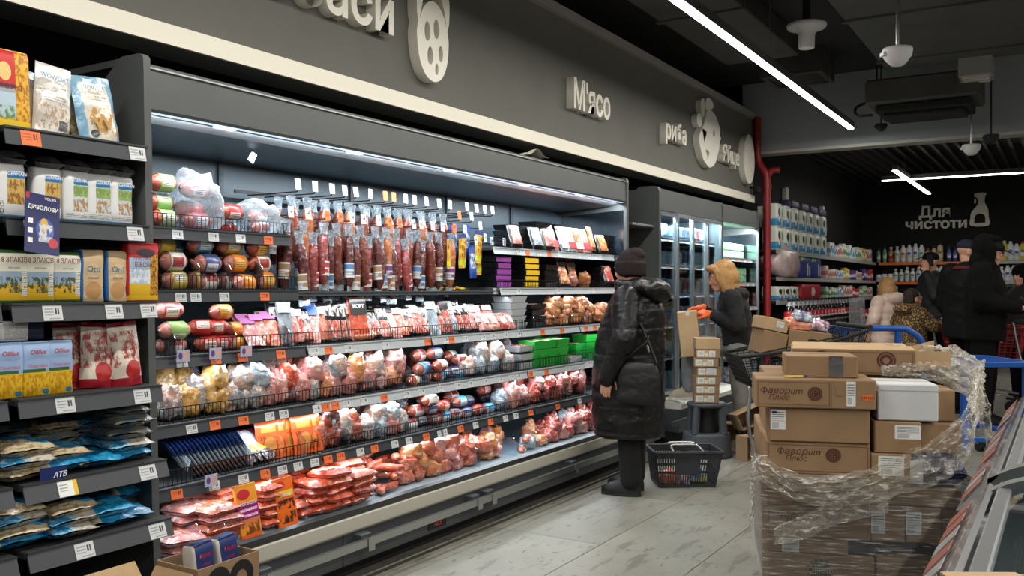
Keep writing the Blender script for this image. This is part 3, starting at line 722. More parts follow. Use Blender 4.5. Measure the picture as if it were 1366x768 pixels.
# ------------------------------------------------------------------ open cooler at the end of the row
G0, G1 = 8.80, 9.98
loc = Vector((-2.72, G0, 0)); GC = thing('open_cooler', 'open cooler with green and white packs at the end of the row', 'refrigerator', loc); off = -loc
MB().box(-3.55, -2.82, G0, G1, 0, .1).build('plinth', [BLACK], GC, off)
MB().bevbox(-3.55, -2.735, G0, G1, .1, .24, .006).build('base', [CASEDARK], GC, off)
MB().prism([(-3.0, .24), (-2.73, .24), (-2.72, .32), (-2.76, .34), (-3.0, .34)], G0, G1, 'y').build('front_strip', [mat('case_cream', (196, 192, 180), .4)], GC, off)
MB().bevbox(-3.56, -3.52, G0, G1, .24, 2.1, .003).build('back_panel', [CASEIN], GC, off)
MB().prism([(-2.95, 2.165), (-2.945, 1.985), (-3.52, 1.985), (-3.57, 2.165)], G0, G1, 'y').build('canopy', [CASEGREY], GC, off)
end_panel(G1, G1 + .04, GC, off, MIRROR)
for k, z in enumerate((.36, .6, .86, 1.12, 1.38, 1.64)):
    shelf(GC, off, G0 + .01, G1 - .01, z, 2.86 + .03 * k, 3.5, RAILW, .035, tagrow(G0, G1, 'wowoww'), 0)
# ------------------------------------------------------------------ product shapes (front faces local -Y, stands on z=0)
def nz(x, y, z, s, seed): return noise.noise((x * s + seed * 7.3, y * s + seed * 3.1, z * s - seed))
def pouch(w, h, d, seed=1, crumple=.006, m=0, nu=10, nv=14, flat=.9):
    """stand-up bag: full at the foot, pinched into a flat seal at the top"""
    mb = MB()
    def side(sg):
        def f(u, v):
            x = (u - .5) * w * (1 - .05 * v); z = v * h
            prof = (.78 + .22 * math.sin(math.pi * min(v / .5, 1) / 1.0 if v < .5 else math.pi / 2)) * (1 if v < .45 else max(0, 1 - ((v - .45) / .5)) ** .8 if v < .95 else 0)
            ed = max(0, 1 - abs(2 * u - 1) ** 3.2) ** .6
            y = sg * (d / 2 * prof * ed + .0008) + crumple * nz(x, 0, z, 18, seed) * (1 - .3 * v)
            return (x, y + crumple * .8 * nz(x, sg, z, 40, seed + 2) * ed, z)
        return f
    mb.grid(side(-1), nu, nv, m); mb.grid(lambda u, v: side(1)(1 - u, v), nu, nv, m)
    return mb
def brick(w, h, d, seed=1, crumple=.003, m=0, r=.2, topfold=True):
    """paper brick pack with softened edges and a folded top"""
    mb = MB(); n = 28; rings = []
    def ring(z, s, sy):
        vs = []
        for i in range(n):
            a = 2 * math.pi * i / n; c, s2 = math.cos(a), math.sin(a); e = .32
            x = math.copysign(abs(c) ** e, c) * w / 2 * s; y = math.copysign(abs(s2) ** e, s2) * d / 2 * sy
            vs.append((x + crumple * nz(x, y, z, 22, seed), y + crumple * 1.3 * nz(x, y, z, 26, seed + 5), z + crumple * .8 * nz(x, y, z, 20, seed + 8)))
        return vs
    zs = [(0, .95, .93), (.02, 1, 1), (.25, 1, 1.02), (.5, 1, 1.03), (.75, 1, 1.01), (.93, 1, .97), (.985, .985, .8)] + ([(1.0, .97, .35)] if topfold else [(1.0, .96, .92)])
    vs = []; fs = []
    for t, s, sy in zs: vs += ring(t * h, s, sy)
    k = len(zs)
    for i in range(k - 1):
        for j in range(n): fs.append((i * n + j, i * n + (j + 1) % n, (i + 1) * n + (j + 1) % n, (i + 1) * n + j))
    fs += [tuple(range(n))[::-1], tuple(range((k - 1) * n, k * n))]
    return mb.add(vs, fs, m, True)
def pillow(w, l, t, seed=1, crumple=.006, m=0, nu=10, nv=10, p=3.6, ribs=0, rdepth=.2, seal=.96):
    """sealed bag lying flat: x width, y length, resting on z=0; ribs make a row of sausages across x"""
    mb = MB()
    def f(sg):
        def g(u, v):
            a, b2 = 2 * u - 1, 2 * v - 1
            e = max(0, 1 - abs(a / seal) ** p) ** .55 * max(0, 1 - abs(b2 / seal) ** p) ** .55
            if ribs: e *= 1 - rdepth + rdepth * abs(math.cos(math.pi * (u * ribs + .5)))
            x, y = a * w / 2, b2 * l / 2
            c = crumple * nz(x, y, sg, 22, seed) + crumple * .6 * nz(x, y, sg * 2, 50, seed + 4)
            z = t / 2 + sg * (t / 2 * e + .0006) + (c * (.5 + .5 * e) if sg > 0 else 0) * 1.0
            return (x + crumple * nz(y, x, 0, 30, seed), y, max(z, .0) if sg > 0 else max(0, t / 2 - t / 2 * e) * .9)
        return g
    mb.grid(f(1), nu, nv, m); mb.grid(lambda u, v: f(-1)(1 - u, v), nu, nv, m)
    return mb
def lump(rx, ry, rz, seed, amp=.25, n=22, k=16, m=0):
    """a crumpled film bag: boxy body with sharp folds and a gathered top corner"""
    mb = MB().ell((0, 0, 0), (1, 1, 1), n, k, m)
    out = []
    for p in mb.v:
        d = Vector(p).normalized()
        q = Vector([math.copysign(abs(c) ** .62, c) for c in d])
        f = abs(nz(d.x, d.y, d.z, 1.9, seed)) * 1.6 + abs(nz(d.x, d.y, d.z, 4.2, seed + 3)) * .9
        s = 1.1 - amp * f + amp * .4 * nz(d.x, d.y, d.z, 1.2, seed + 9)
        r = Vector((q.x * rx, q.y * ry, q.z * rz)) * s * 1.06
        tip = max(0, d.z - .55) * rz * 1.6 * (.5 + nz(d.x, d.y, 0, 2.5, seed + 5))
        r.z = max(r.z + rz + tip, .003)
        out.append(tuple(r))
    mb.v = out
    return mb
def loaf(r, l, n=16, mats=(0, 1, 2), band=.3):
    """stuffed sausage loaf along X with a label band and tied ends; rests on z=0"""
    h = l / 2; b = band * l
    prof = [(r * .12, -h), (r * .2, -h + .006), (r * .62, -h + .012), (r * .9, -h + .03), (r, -h + .05), (r, -b), (r * 1.012, -b), (r * 1.012, b), (r, b), (r, h - .05), (r * .9, h - .03), (r * .62, h - .012), (r * .2, h - .006), (r * .12, h)]
    mb = MB().lathe(prof, n, (0, 0, r), axis='x', mats=[mats[2], mats[0], mats[0], mats[0], mats[0], mats[0], mats[1], mats[0], mats[0], mats[0], mats[0], mats[0], mats[2]])
    return mb
def salami(r, l, bend, seed, m=0):
    pts = [(bend * math.sin(math.pi * i / 9), 0, -l * i / 9) for i in range(10)]
    rs = [r * .35, r * .85, r, r * 1.02, r, r * .98, r, r * 1.0, r * .86, r * .3]
    return MB().tube(pts, rs, 12, m)
def place(name, me, label, cat, loc, rot, group=None, scale=None):
    o = tag(obj(name, me, None, loc, rot), label, cat, group)
    if scale: o.scale = scale
    return o
def jit(a): return random.uniform(-a, a)
RZ = R(90)

# ------------------------------------------------------------------ gondola goods
RED = mat('print_red', (176, 26, 34), .5); INKB = mat('print_navy', (30, 44, 92), .5); INKW = mat('print_white', (238, 238, 240), .5); INKG = mat('print_grey', (90, 100, 112), .5)
LBLUE = mat('print_lightblue', (96, 142, 182), .5); DKRED = mat('print_darkred', (120, 20, 30), .5)
def printed(o, s, z, size, m, y, bold=.01, x=0, sx=1.0, tilt=0, shear=0):
    """lettering lying on the front of a pack"""
    return obj('lettering', text_mesh(s, size, 0, bold, shear, 'CENTER', m, sx), o, (x, y - .0025, z), (R(tilt), 0, 0))
def gx(px, L): return Yat(px, L)
# top shelf: cereal box with a red badge and clear oat bags (shelf top 1.808)
P_CER = prn('print_cereal_box', (226, 170, 40), [('n', 0, 1, 0, 1, (168, 104, 20), 14), ('r', .1, .62, .55, .99, (196, 34, 30)), ('e', .36, .72, .16, .12, (232, 190, 120)), ('r', .1, .6, .12, .5, (176, 196, 212)), ('n', .1, .6, .12, .28, (96, 140, 60), 9), ('r', 0, 1.1, .0, .1, (232, 196, 40)), ('r', .1, .62, .52, .56, (50, 40, 90))], .45)
b = bpy.data
me = brick(.125, .24, .05, 3, .002, topfold=False).mesh('oat_box', [P_CER])
o = place('oat_box', me, 'yellow and red oat box at the left end of the top shelf', 'box', (-2.77, gx(17, 2.745), 1.808), (R(-4), 0, RZ))
printed(o, 'ВІВСЯНІ', .118, .022, DKRED, -.031, .012, -.015)
P_WOW = prn('print_oat_bag_grey', (206, 202, 196), [('r', 0, 1, .82, .97, (214, 214, 212)), ('n', .1, .9, .05, .45, (170, 146, 112), 10), ('r', .58, .82, .06, .2, (120, 118, 116)), ('n', .58, .82, .06, .2, (40, 40, 40), 60), ('l', .1, .75, .42, .62, (130, 126, 124), 26)], .25, coat=.5, bump=.35)
P_WOWF = prn('print_oat_bag_blue', (214, 206, 190), [('r', 0, .17, 0, 1, (120, 166, 196)), ('r', .84, 1, 0, 1, (132, 176, 204)), ('r', 0, 1, .9, 1, (130, 172, 198)), ('n', .24, .92, .08, .5, (186, 146, 84), 9), ('e', .3, .1, .1, .06, (40, 60, 70))], .22, coat=.6, bump=.4)
bags = [(31, 2.82, .215, P_WOWF, R(-10), 'grey oat bag half hidden behind the cereal box'), (68, 2.775, .235, P_WOW, R(-7), 'tall grey oat bag with code square, next to the cereal box'),
        (97, 2.83, .205, P_WOWF, R(-12), 'pale oat bag squeezed between two front bags on the top shelf'), (134, 2.765, .225, P_WOWF, R(-9), 'clear oat bag with blue edges at the right of the top shelf')]
for i, (px, L, hh, m, tl, lb) in enumerate(bags):
    me = pouch(.15 if i != 1 else .125, hh, .055, 11 + i, .008).mesh('oat_bag', [m])
    o = place('oat_bag', me, lb, 'bag', (-L - .0, gx(px, L), 1.808), (tl, R((4, 6, -7, -5)[i]), RZ))
    printed(o, 'WOWOATS!' if i != 3 else 'WOWOATS', hh * .76, .024, LBLUE, -.0235, .01, 0, .8, 0)
    if i in (1, 3): printed(o, 'вівсяні', hh * .64, .014, INKG, -.026, .008, .01, 1, -5)
    if i == 3: printed(o, 'W', hh * .16, .075, mat('print_oat', (186, 140, 72), .6), -.034, .02, 0, 1.0, 0)
# second shelf: white flake packs with black hoods (shelf top 1.535)
P_GER = prn('print_flake_pack', (226, 227, 228), [('r', .36, .95, .2, .84, (200, 214, 220)), ('r', .36, .95, .72, .84, (30, 128, 190)), ('n', .36, .95, .2, .5, (176, 130, 70), 9), ('r', .36, .95, .5, .7, (120, 152, 80)), ('n', .36, .95, .48, .72, (160, 178, 110), 14), ('r', 0, 1, 0, .05, (60, 150, 200)), ('l', .1, .9, .08, .16, (120, 120, 124), 30)], .4, bump=.1)
P_GER2 = prn('print_flake_pack_grain', (226, 227, 228), [('r', .36, .95, .25, .84, (206, 170, 90)), ('r', .36, .95, .72, .84, (30, 128, 190)), ('n', .36, .95, .25, .7, (150, 100, 40), 9), ('r', 0, 1, 0, .05, (60, 150, 200)), ('n', .05, .25, .05, .3, (70, 70, 74), 30)], .4, bump=.1)
HOOD = mat('black_film', (30, 30, 32), .25, c2=(58, 58, 60), nscale=18, coat=.5, bump=.4, bscale=25)
pxs = [(16, 1), (66, 1), (103, 0), (134, 0), (163, 0)]
for i, (px, kind) in enumerate(pxs):
    me = brick(.088, .165, .06, 20 + i, .003).mesh('flake_pack', [P_GER2 if kind else P_GER])
    o = place('flake_pack', me, '%s white flake pack with black hood on the second shelf from top' % nth(i, 5), 'food pack', (-2.765, gx(px, 2.735), 1.535), (0, 0, RZ + jit(.08)), 'white flake packs on the second shelf')
    printed(o, 'GERMAN', .128, .0145, INKW, -.0325, .01, .014)
    mb = pillow(.1, .075, .045, 30 + i, .01); mb.build('black_hood', [HOOD], o, (0, 0, .158))
for i in range(4):
    me = brick(.09, .17, .06, 40 + i, .003).mesh('flake_pack', [P_GER])
    place('flake_pack', me, '%s white flake pack in the shaded rear row, second shelf' % nth(i, 4), 'food pack', (-2.87, gx(38 + 36 * i, 2.85), 1.535), (0, 0, RZ), 'rear white flake packs')
# third shelf (shelf top 1.275)
P_8Z = prn('print_eight_grain', (224, 222, 206), [('r', 0, 1, .34, .6, (150, 172, 196)), ('r', 0, 1, .0, .36, (226, 178, 30)), ('n', 0, 1, .2, .5, (70, 84, 50), 8), ('r', .76, .98, .14, .62, (226, 226, 214)), ('l', .77, .97, .16, .6, (110, 110, 100), 30), ('r', 0, 1, 0, .06, (60, 96, 50)), ('r', 0, 1, .93, 1, (70, 110, 60))], .45, bump=.1)
P_OT = prn('print_oat_flour', (206, 178, 138), [('r', 0, .12, 0, 1, (30, 104, 172)), ('r', .12, 1, .08, .2, (214, 196, 160)), ('e', .52, .22, .34, .17, (196, 150, 96)), ('e', .52, .6, .25, .14, (216, 192, 154)), ('r', .9, 1, .1, .3, (40, 110, 176))], .5, bump=.15)
P_VIV = prn('print_oat_red', (190, 34, 40), [('r', .04, .7, .06, .74, (170, 196, 220)), ('n', .04, .7, .3, .55, (228, 232, 236), 7), ('r', .04, .8, .06, .3, (224, 180, 40)), ('r', .68, 1, .08, .8, (206, 150, 40)), ('n', .68, 1, .08, .8, (120, 76, 20), 16), ('e', .55, .83, .3, .07, (60, 30, 50)), ('r', 0, 1, .02, .1, (236, 190, 40))], .4)
for i, px in enumerate((18, 54, 90)):
    me = brick(.098, .16, .06, 50 + i, .004).mesh('grain_pack', [P_8Z])
    o = place('grain_pack', me, '%s of three yellow and white eight-grain packs on the third shelf' % ('leftmost', 'middle', 'rightmost')[i], 'food pack', (-2.735, gx(px, 2.705), 1.275), (0, 0, RZ + jit(.05)), 'eight-grain packs')
    printed(o, '8 ЗЛАКІВ', .124, .0205, DKRED, -.0345, .015, 0, .84)
    printed(o, 'вівсяних', .104, .009, INKG, -.034, .008)
for i, px in enumerate((125, 157)):
    me = brick(.082, .17, .055, 55 + i, .004).mesh('oat_flour_pack', [P_OT])
    o = place('oat_flour_pack', me, '%s beige paper oat pack with blue edge on the third shelf' % ('left', 'right')[i], 'food pack', (-2.735, gx(px, 2.705), 1.275), (0, 0, RZ + jit(.05)), 'beige oat packs')
    printed(o, 'Otti', .098, .027, LBLUE if 0 else mat('print_teal', (40, 96, 124), .5), -.031, .01)
    printed(o, 'вівсяні', .075, .011, DKRED, -.031, .01)
me = brick(.125, .2, .055, 58, .002, topfold=False).mesh('oat_box', [P_VIV])
o = place('oat_box', me, 'red oat flake box with golden stalks at the right of the third shelf', 'box', (-2.73, gx(193, 2.70), 1.275), (0, 0, RZ + .05))
printed(o, 'ПЛАСТІВЦІ', .142, .014, INKB, -.031, .01, -.012, .9); printed(o, 'ВІВСЯНІ', .118, .021, DKRED, -.031, .012, -.004, .9)
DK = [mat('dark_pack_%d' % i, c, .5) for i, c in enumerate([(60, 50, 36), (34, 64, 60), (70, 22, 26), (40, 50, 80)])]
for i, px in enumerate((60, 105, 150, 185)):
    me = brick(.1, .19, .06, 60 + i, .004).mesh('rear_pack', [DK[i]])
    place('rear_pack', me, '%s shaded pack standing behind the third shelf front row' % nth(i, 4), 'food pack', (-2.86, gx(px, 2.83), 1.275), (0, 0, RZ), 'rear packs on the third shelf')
# poster card hanging from the second shelf rail
P_POST = prn('print_poster', (28, 34, 92), [('e', .58, .4, .26, .2, (58, 84, 170)), ('e', .55, .48, .12, .12, (212, 172, 70)), ('r', .45, .8, .2, .3, (170, 178, 190)), ('n', .4, .8, .2, .5, (210, 214, 220), 8), ('e', .82, .2, .14, .08, (196, 60, 70)), ('r', .02, .12, .9, 1, (190, 40, 50))], .3)
me = MB().box(-.055, .055, -.001, .001, -.165, .02).mesh('promo_card', [P_POST])
o = place('promo_card', me, 'dark blue promotional card hanging from the second shelf rail', 'sign', (-2.665, gx(57, 2.665), 1.585), (R(-10), R(7), RZ))
printed(o, 'ДИВОЛОВИ', -.03, .0175, INKW, -.002, .02, 0, .95)
printed(o, 'VOLVO', .004, .011, INKW, -.002, .02, .022)
for z in (-.075, -.105, -.135): MB().box(-.045, -.03, -.0015, -.001, z, z + .015).build('mark', [INKW], o)
# fourth shelf (0.992)
P_OIL = prn('print_sunflower', (150, 178, 218), [('r', 0, 1, 0, .44, (226, 184, 40)), ('n', 0, 1, 0, .42, (196, 140, 20), 10), ('r', 0, .8, .44, .5, (60, 104, 60)), ('e', .8, .08, .12, .05, (50, 130, 170))], .35)
for i, px in enumerate((13, 50, 81)):
    me = brick(.088, .165, .06, 70 + i, .003, topfold=False).mesh('grain_box', [P_OIL])
    o = place('grain_box', me, '%s of three blue and yellow field-picture packs on the fourth shelf' % ('leftmost', 'middle', 'rightmost')[i], 'food pack', (-2.695, gx(px, 2.665), .992), (0, 0, RZ + jit(.04)), 'blue and yellow packs')
    printed(o, 'Oililus', .128, .019, RED, -.0335, .02, 0, 1, 0, .2); printed(o, 'Пластівці', .088, .013, mat('print_pink', (190, 90, 110), .5), -.0335, .012)
for i, (px, z) in enumerate(((18, 1.16), (52, 1.16))):
    me = brick(.1, .06, .09, 74 + i, .003, topfold=False).mesh('lying_pack', [prn('print_barcode', (206, 206, 204), [('l', .2, .9, .1, .9, (70, 70, 70), 30)], .4) if i == 0 else DK[3]])
    place('lying_pack', me, ('white pack with small print lying on top of the fourth shelf packs', 'dark blue pack lying behind the fourth shelf packs')[i], 'food pack', (-2.74 - .05 * i, gx(px, 2.7), .992 + .168), (0, 0, RZ))
P_RW = prn('print_oat_redwhite', (214, 204, 190), [('r', 0, 1, .0, .13, (150, 20, 40)), ('r', 0, 1, .93, 1, (150, 20, 40)), ('e', .6, .24, .27, .15, (176, 40, 40)), ('n', 0, 1, .3, .85, (160, 60, 60), 5)], .35, bump=.3)
for i, (px, dy, tl) in enumerate(((102, 2.76, R(-5)), (135, 2.72, R(-6)), (178, 2.70, R(-5)))):
    me = pouch(.112, .215, .06, 80 + i, .01).mesh('oatmeal_bag', [P_RW])
    o = place('oatmeal_bag', me, '%s of three white and dark red oatmeal bags on the fourth shelf' % ('leftmost', 'middle', 'rightmost')[i], 'bag', (-dy, gx(px, dy - .03), .992), (tl, R((0, 4, -4)[i]), RZ + jit(.1)), 'oatmeal bags')
    printed(o, 'ВІВСЯНА', .118, .0185, DKRED, -.0385, .01, .0, .85, 0); printed(o, 'КАЗКА', .172, .017, RED, -.026, .012, .0, .9, 0)
# fifth and sixth shelves: clear oat bags lying in piles
P_FL = prn('print_oat_clear', (196, 180, 150), [('n', 0, 1, 0, 1, (150, 128, 96), 9), ('e', .75, .5, .4, .42, (20, 130, 186)), ('n', .45, 1, .1, .9, (70, 160, 205), 5)], .2, 'xy', coat=.6, bump=.4, bscale=20)
P_FL2 = prn('print_oat_clear_grey', (190, 184, 172), [('n', 0, 1, 0, 1, (140, 130, 116), 9), ('r', .0, .4, 0, 1, (34, 120, 170)), ('n', 0, .5, 0, 1, (140, 180, 200), 6)], .2, 'xy', coat=.6, bump=.4, bscale=20)
P_FL3 = prn('print_oat_blue', (22, 122, 172), [('n', 0, 1, 0, 1, (50, 150, 196), 6), ('r', .0, .2, 0, 1, (196, 184, 160))], .2, 'xy', coat=.6, bump=.4, bscale=20)
P_FL4 = mat('oat_bag_dark', (70, 84, 92), .25, c2=(110, 104, 90), nscale=16, coat=.4, bump=.4, bscale=20)
flm = [pillow(.165, .22, .052, 90 + i, .011, nu=12, nv=12) for i in range(4)]
flm = {(i, k): fixn(flm[i].mesh('oat_bag', [m])) for i in range(4) for k, m in enumerate((P_FL, P_FL2, P_FL3, P_FL4))}
def pile(place_nm, z0, spec):
    c = 0
    for pn, (px, L, levels, kinds, stepz) in enumerate(spec):
        for j in range(levels):
            k = kinds[j % len(kinds)]
            place('oat_bag', flm[(c % 4, k)], '%s oat bag from the bottom in the %s pile of the %s' % (ORD[j] if levels > 1 else 'only', ('first', 'second', 'third', 'fourth', 'fifth', 'sixth', 'seventh')[pn], place_nm), 'bag',
                  (-L - jit(.012), gx(px, L - .1) + jit(.006), z0 + j * stepz), (R(jit(3)), R(jit(3)), RZ + jit(.12)), 'flat oat bags on the lower shelves')
            c += 1
pile('fifth shelf from top', .742, [(40, 2.73, 3, (0, 1, 0), .034), (92, 2.74, 2, (2, 0), .036), (76, 2.86, 4, (1, 0, 3, 0), .036), (135, 2.74, 1, (2,), .036), (135, 2.86, 5, (3, 1, 3, 1, 3), .037), (176, 2.75, 5, (2, 1, 3, 3, 3), .036), (30, 2.9, 4, (3, 3, 1, 3), .036)])
pile('lowest shelf', .547, [(30, 2.72, 4, (2, 0, 1, 0), .032), (100, 2.70, 3, (1, 1, 0), .032), (152, 2.71, 2, (2, 2), .034), (176, 2.74, 1, (2,), .03), (172, 2.86, 5, (3, 2, 3, 3, 0), .036), (130, 2.88, 4, (3, 3, 3, 3), .036), (75, 2.88, 4, (3, 2, 3, 3), .036)])
t = thing('promo_tab', 'small navy tab standing on the yellow-edged price tag', 'sign', (-2.606, gx(73, 2.6), .735), RZ)
MB().box(-.042, .042, -.001, .001, 0, .045).build('card', [mat('tab_navy', (26, 44, 104), .35)], t)
obj('lettering', text_mesh('АТБ', .022, 0, .02, .2, 'CENTER', INKW), t, (.02, -.002, .012))
# cartons on the floor at the foot of the gondola
def carton(name, label, loc, rz, w, d, h, m=CARD, open_top=False, group=None, wall=.004, flaps=True, inner=None):
    t = thing(name, label, 'box', loc, rz, group); hw, hd = w / 2, d / 2
    if not open_top:
        MB().bevbox(-hw, hw, -hd, hd, 0, h, .003).build('carton_body', [m], t)
        MB().box(-hw + .002, hw - .002, -.0012, .0012, h - .0005, h + .0008).build('top_seam', [CARDD], t)
    else:
        mb = MB(); mb.box(-hw, hw, -hd, hd, 0, wall)
        mb.box(-hw, hw, -hd, -hd + wall, wall, h); mb.box(-hw, hw, hd - wall, hd, wall, h); mb.box(-hw, -hw + wall, -hd + wall, hd - wall, wall, h); mb.box(hw - wall, hw, -hd + wall, hd - wall, wall, h)
        mb.build('carton_body', [m], t)
    return t
def flap(t, p0, p1, out, length, m=CARDL, wall=.003):
    """cardboard flap hinged on the edge p0-p1, pointing along out"""
    p0, p1, out = Vector(p0), Vector(p1), Vector(out).normalized(); e = (p1 - p0); n = e.cross(out).normalized() * wall
    q = out * length; ins = e.normalized() * .01
    vs = [p0, p1, p1 - ins + q, p0 + ins + q]; vs = vs + [v + n for v in vs]
    fixn(MB().add(vs, [(0, 1, 2, 3), (7, 6, 5, 4), (0, 4, 5, 1), (1, 5, 6, 2), (2, 6, 7, 3), (3, 7, 4, 0)]).mesh('flap', [m]))
    o = obj('flap', fixn(MB().add(vs, [(0, 1, 2, 3), (7, 6, 5, 4), (0, 4, 5, 1), (1, 5, 6, 2), (2, 6, 7, 3), (3, 7, 4, 0)]).mesh('flap', [m])), t)
    return o
ct = carton('open_carton', 'open cardboard carton with a black round logo and navy packs inside', (-2.42, 2.005, 0), RZ, .25, .2, .435, CARD, True)
obj('logo', flat_icon('logo', [oval(-.045, 0, .05, .055), oval(-.045, -.005, .024, .028)], .001, BLACK), ct, (0, -.101, .37))
obj('logo', flat_icon('logo', [oval(.05, 0, .05, .055), oval(.05, -.005, .024, .028)], .001, BLACK), ct, (0, -.101, .37))
ct2 = carton('open_carton', 'open cardboard carton at the bottom left in front of the shelving', (-2.42, 1.66, 0), RZ, .36, .2, .36, CARD, True)
flap(ct2, (-.18, .1, .36), (.18, .1, .36), (0, .3, .5), .09); flap(ct2, (.18, .1, .36), (.18, -.1, .36), (.3, 0, .6), .07)
PB = prn('print_navy_pack', (34, 52, 110), [('r', -1, .12, 0, 1, (206, 200, 190))], .45)
for i, yy in enumerate((1.955, 2.055)):
    me = brick(.088, .1, .055, 97 + i, .004, topfold=False).mesh('navy_pack', [PB])
    o = place('navy_pack', me, '%s of two navy packs standing in the open carton' % ('left', 'right')[i], 'food pack', (-2.40, yy, .392), (R(-5), R(-4), RZ + .05), 'navy packs in the carton')
    printed(o, 'Темп', .055, .02, RED, -.0305, .02); printed(o, 'хлібці', .03, .012, RED, -.0305, .012)
me = brick(.2, .378, .1, 99, .004).mesh('pack_liner', [mat('lilac_film', (150, 160, 206), .3, coat=.4)])
place('pack_liner', me, 'pale lilac film bundle under the navy packs in the carton', 'food pack', (-2.41, 2.005, .006), (0, 0, RZ))
# ------------------------------------------------------------------ goods in the long case
BOL = [meat('mortadella_pink', (196, 118, 104), (206, 132, 116), (214, 150, 136), 18, .12), meat('mortadella_red', (178, 82, 66), (190, 100, 80), (200, 120, 104), 18, .12)]
BAND = {k: prn('band_' + k, c, [('r', .3, .7, .25, .75, c2), ('l', .32, .68, .3, .7, (70, 60, 60), 9)], .35, 'xz', coat=.4) for k, c, c2 in
        [('yellow', (226, 190, 60), (240, 236, 220)), ('blue', (70, 160, 206), (230, 240, 244)), ('orange', (226, 130, 40), (240, 190, 90)), ('red', (196, 50, 46), (240, 220, 210)),
         ('white', (226, 226, 220), (190, 60, 60)), ('green', (150, 190, 110), (236, 240, 214)), ('pink', (206, 90, 100), (240, 230, 230)), ('navy', (60, 76, 120), (220, 224, 230))]}
CLIP = mat('clip_metal', (190, 190, 190), .3, metal=1)
FILM = clear('clear_film', (232, 240, 246), .12, .12, bump=.9, bscale=35, white=.16)
LOAF = {}
def loaf_me(r, l, body, band, bw=.26):
    k = (r, l, body, band)
    if k not in LOAF: LOAF[k] = loaf(r, l, 16, (0, 1, 2), bw).mesh('sausage_loaf', [BOL[body], BAND[band], CLIP])
    return LOAF[k]
def put_loaf(r, l, body, band, x, y, z, label, group, rz=0):
    return place('sausage_loaf', loaf_me(r, l, body, band), label, 'sausage', (x, y, z), (R(jit(60)), 0, RZ + rz), group)
# upper shelf: green-labelled loaves and bagged loaves
z0 = 1.564
for j in range(3):
    put_loaf(.037, .13, 1, 'green', -3.12, Yat(222, 3.1), z0 + .072 * j, '%s green-labelled sausage loaf stacked at the left of the top case shelf' % ('lowest', 'middle', 'topmost')[j], 'green-labelled loaves')
    put_loaf(.037, .15, 1, 'pink', -3.13, Yat(268 - j * 3, 3.1), z0 + .068 * j, '%s red-labelled sausage loaf inside the clear bag, top case shelf' % ('lowest', 'middle', 'topmost')[j], 'bagged loaves')
    if j < 2: put_loaf(.034, .14, 1, 'red', -3.14, Yat(312, 3.1), z0 + .06 * j, '%s dark sausage loaf between the two clear bags, top shelf' % ('lower', 'upper')[j], 'dark loaves')
    if j < 2: put_loaf(.03, .14, 1, 'white', -3.14, Yat(352, 3.12), z0 + .055 * j, '%s dark sausage inside the right clear bag, top shelf' % ('lower', 'upper')[j], 'dark bagged sausages', .25)
for i, (px, w2, h2) in enumerate(((266, .19, .19), (345, .18, .12))):
    me = fixn(lump(w2 / 2, .1, h2 / 2, 5 + i, .18).mesh('clear_bag', [FILM]))
    place('clear_bag', me, ('crinkled clear bag around the red-labelled loaves', 'crinkled clear bag at the right end of the top short shelf')[i], 'bag', (-3.13, Yat(px, 3.1), z0), (0, 0, RZ))
# second short shelf: mortadella, four columns of three
z0 = 1.314
cols4 = [(240, ('yellow', 'white', 'yellow'), 0), (283, ('white', 'navy', 'blue'), 0), (322, ('orange', 'orange', 'yellow'), 0), (356, ('orange', 'white', 'orange'), 1)]
for i, (px, bands, body) in enumerate(cols4):
    for j in range(3):
        put_loaf(.04, .135, body, bands[j], -3.09 - .012 * j, Yat(px - 4 * j, 3.07), z0 + .076 * j, '%s mortadella in the %s column of the second short shelf' % (('lowest', 'middle', 'topmost')[j], ORD[i]), 'mortadella loaves', jit(.12))
for i, px in enumerate((226, 262, 305)): put_loaf(.04, .14, 0, ('blue', 'white', 'yellow')[i], -3.22, Yat(px, 3.2), z0 + .152, '%s mortadella in the rear row of the second short shelf' % nth(i, 3), 'rear mortadella loaves')
# hanging sausages
SAU = [meat('sausage_brown', (98, 40, 28), (122, 54, 36), (140, 72, 50), 26, .15), meat('sausage_dark', (74, 30, 28), (92, 40, 34), (116, 60, 52), 26, .15),
       meat('sausage_orange', (160, 84, 46), (180, 104, 60), (190, 120, 80), 26, .2), meat('sausage_red', (124, 44, 44), (146, 62, 60), (172, 100, 94), 34, .15)]
TAIL = clear('sausage_sleeve', (226, 236, 242), .2, .15, bump=1.0, bscale=45, white=.5)
SLB = [prn('sleeve_label_' + n, (206, 208, 208), [('r', -1, 2, .55, .9, c), ('l', -1, 2, .1, .5, (90, 80, 80), 9), ('e', .5, .3, .3, .12, c)], .4) for n, c in (('white', (150, 120, 90)), ('purple', (110, 64, 130)), ('red', (170, 50, 50)), ('blue', (80, 120, 170)), ('gold', (190, 160, 80)))]
def tail_mesh(l):
    mb = MB(); mb.tube([(0, 0, 0), (.002, 0, l * .3), (-.002, 0, l * .6), (.0, 0, l)], [.02, .017, .02, .024], 10); return mb.mesh('sleeve', [TAIL])
TAILM = [tail_mesh(.06), tail_mesh(.075)]
def make_sausage(kind, l, r, lbl):
    t = thing('hanging_sausage', 'x', 'sausage')
    obj('casing', salami(r, l, random.uniform(-.01, .012), 1).mesh('casing', [SAU[kind]]), t, (0, 0, -.06))
    obj('sleeve', TAILM[0], t, (0, 0, -.075))
    MB().box(-r * 1.1, r * 1.1, -.004, .004, -l - .085, -l - .055).build('sleeve_end', [TAIL], t)
    if lbl is not None:
        MB().tube([(0, 0, -l * .55 - .06), (0, 0, -l * .82 - .06)], r * 1.06, 12).build('label', [lbl], t)
    return t
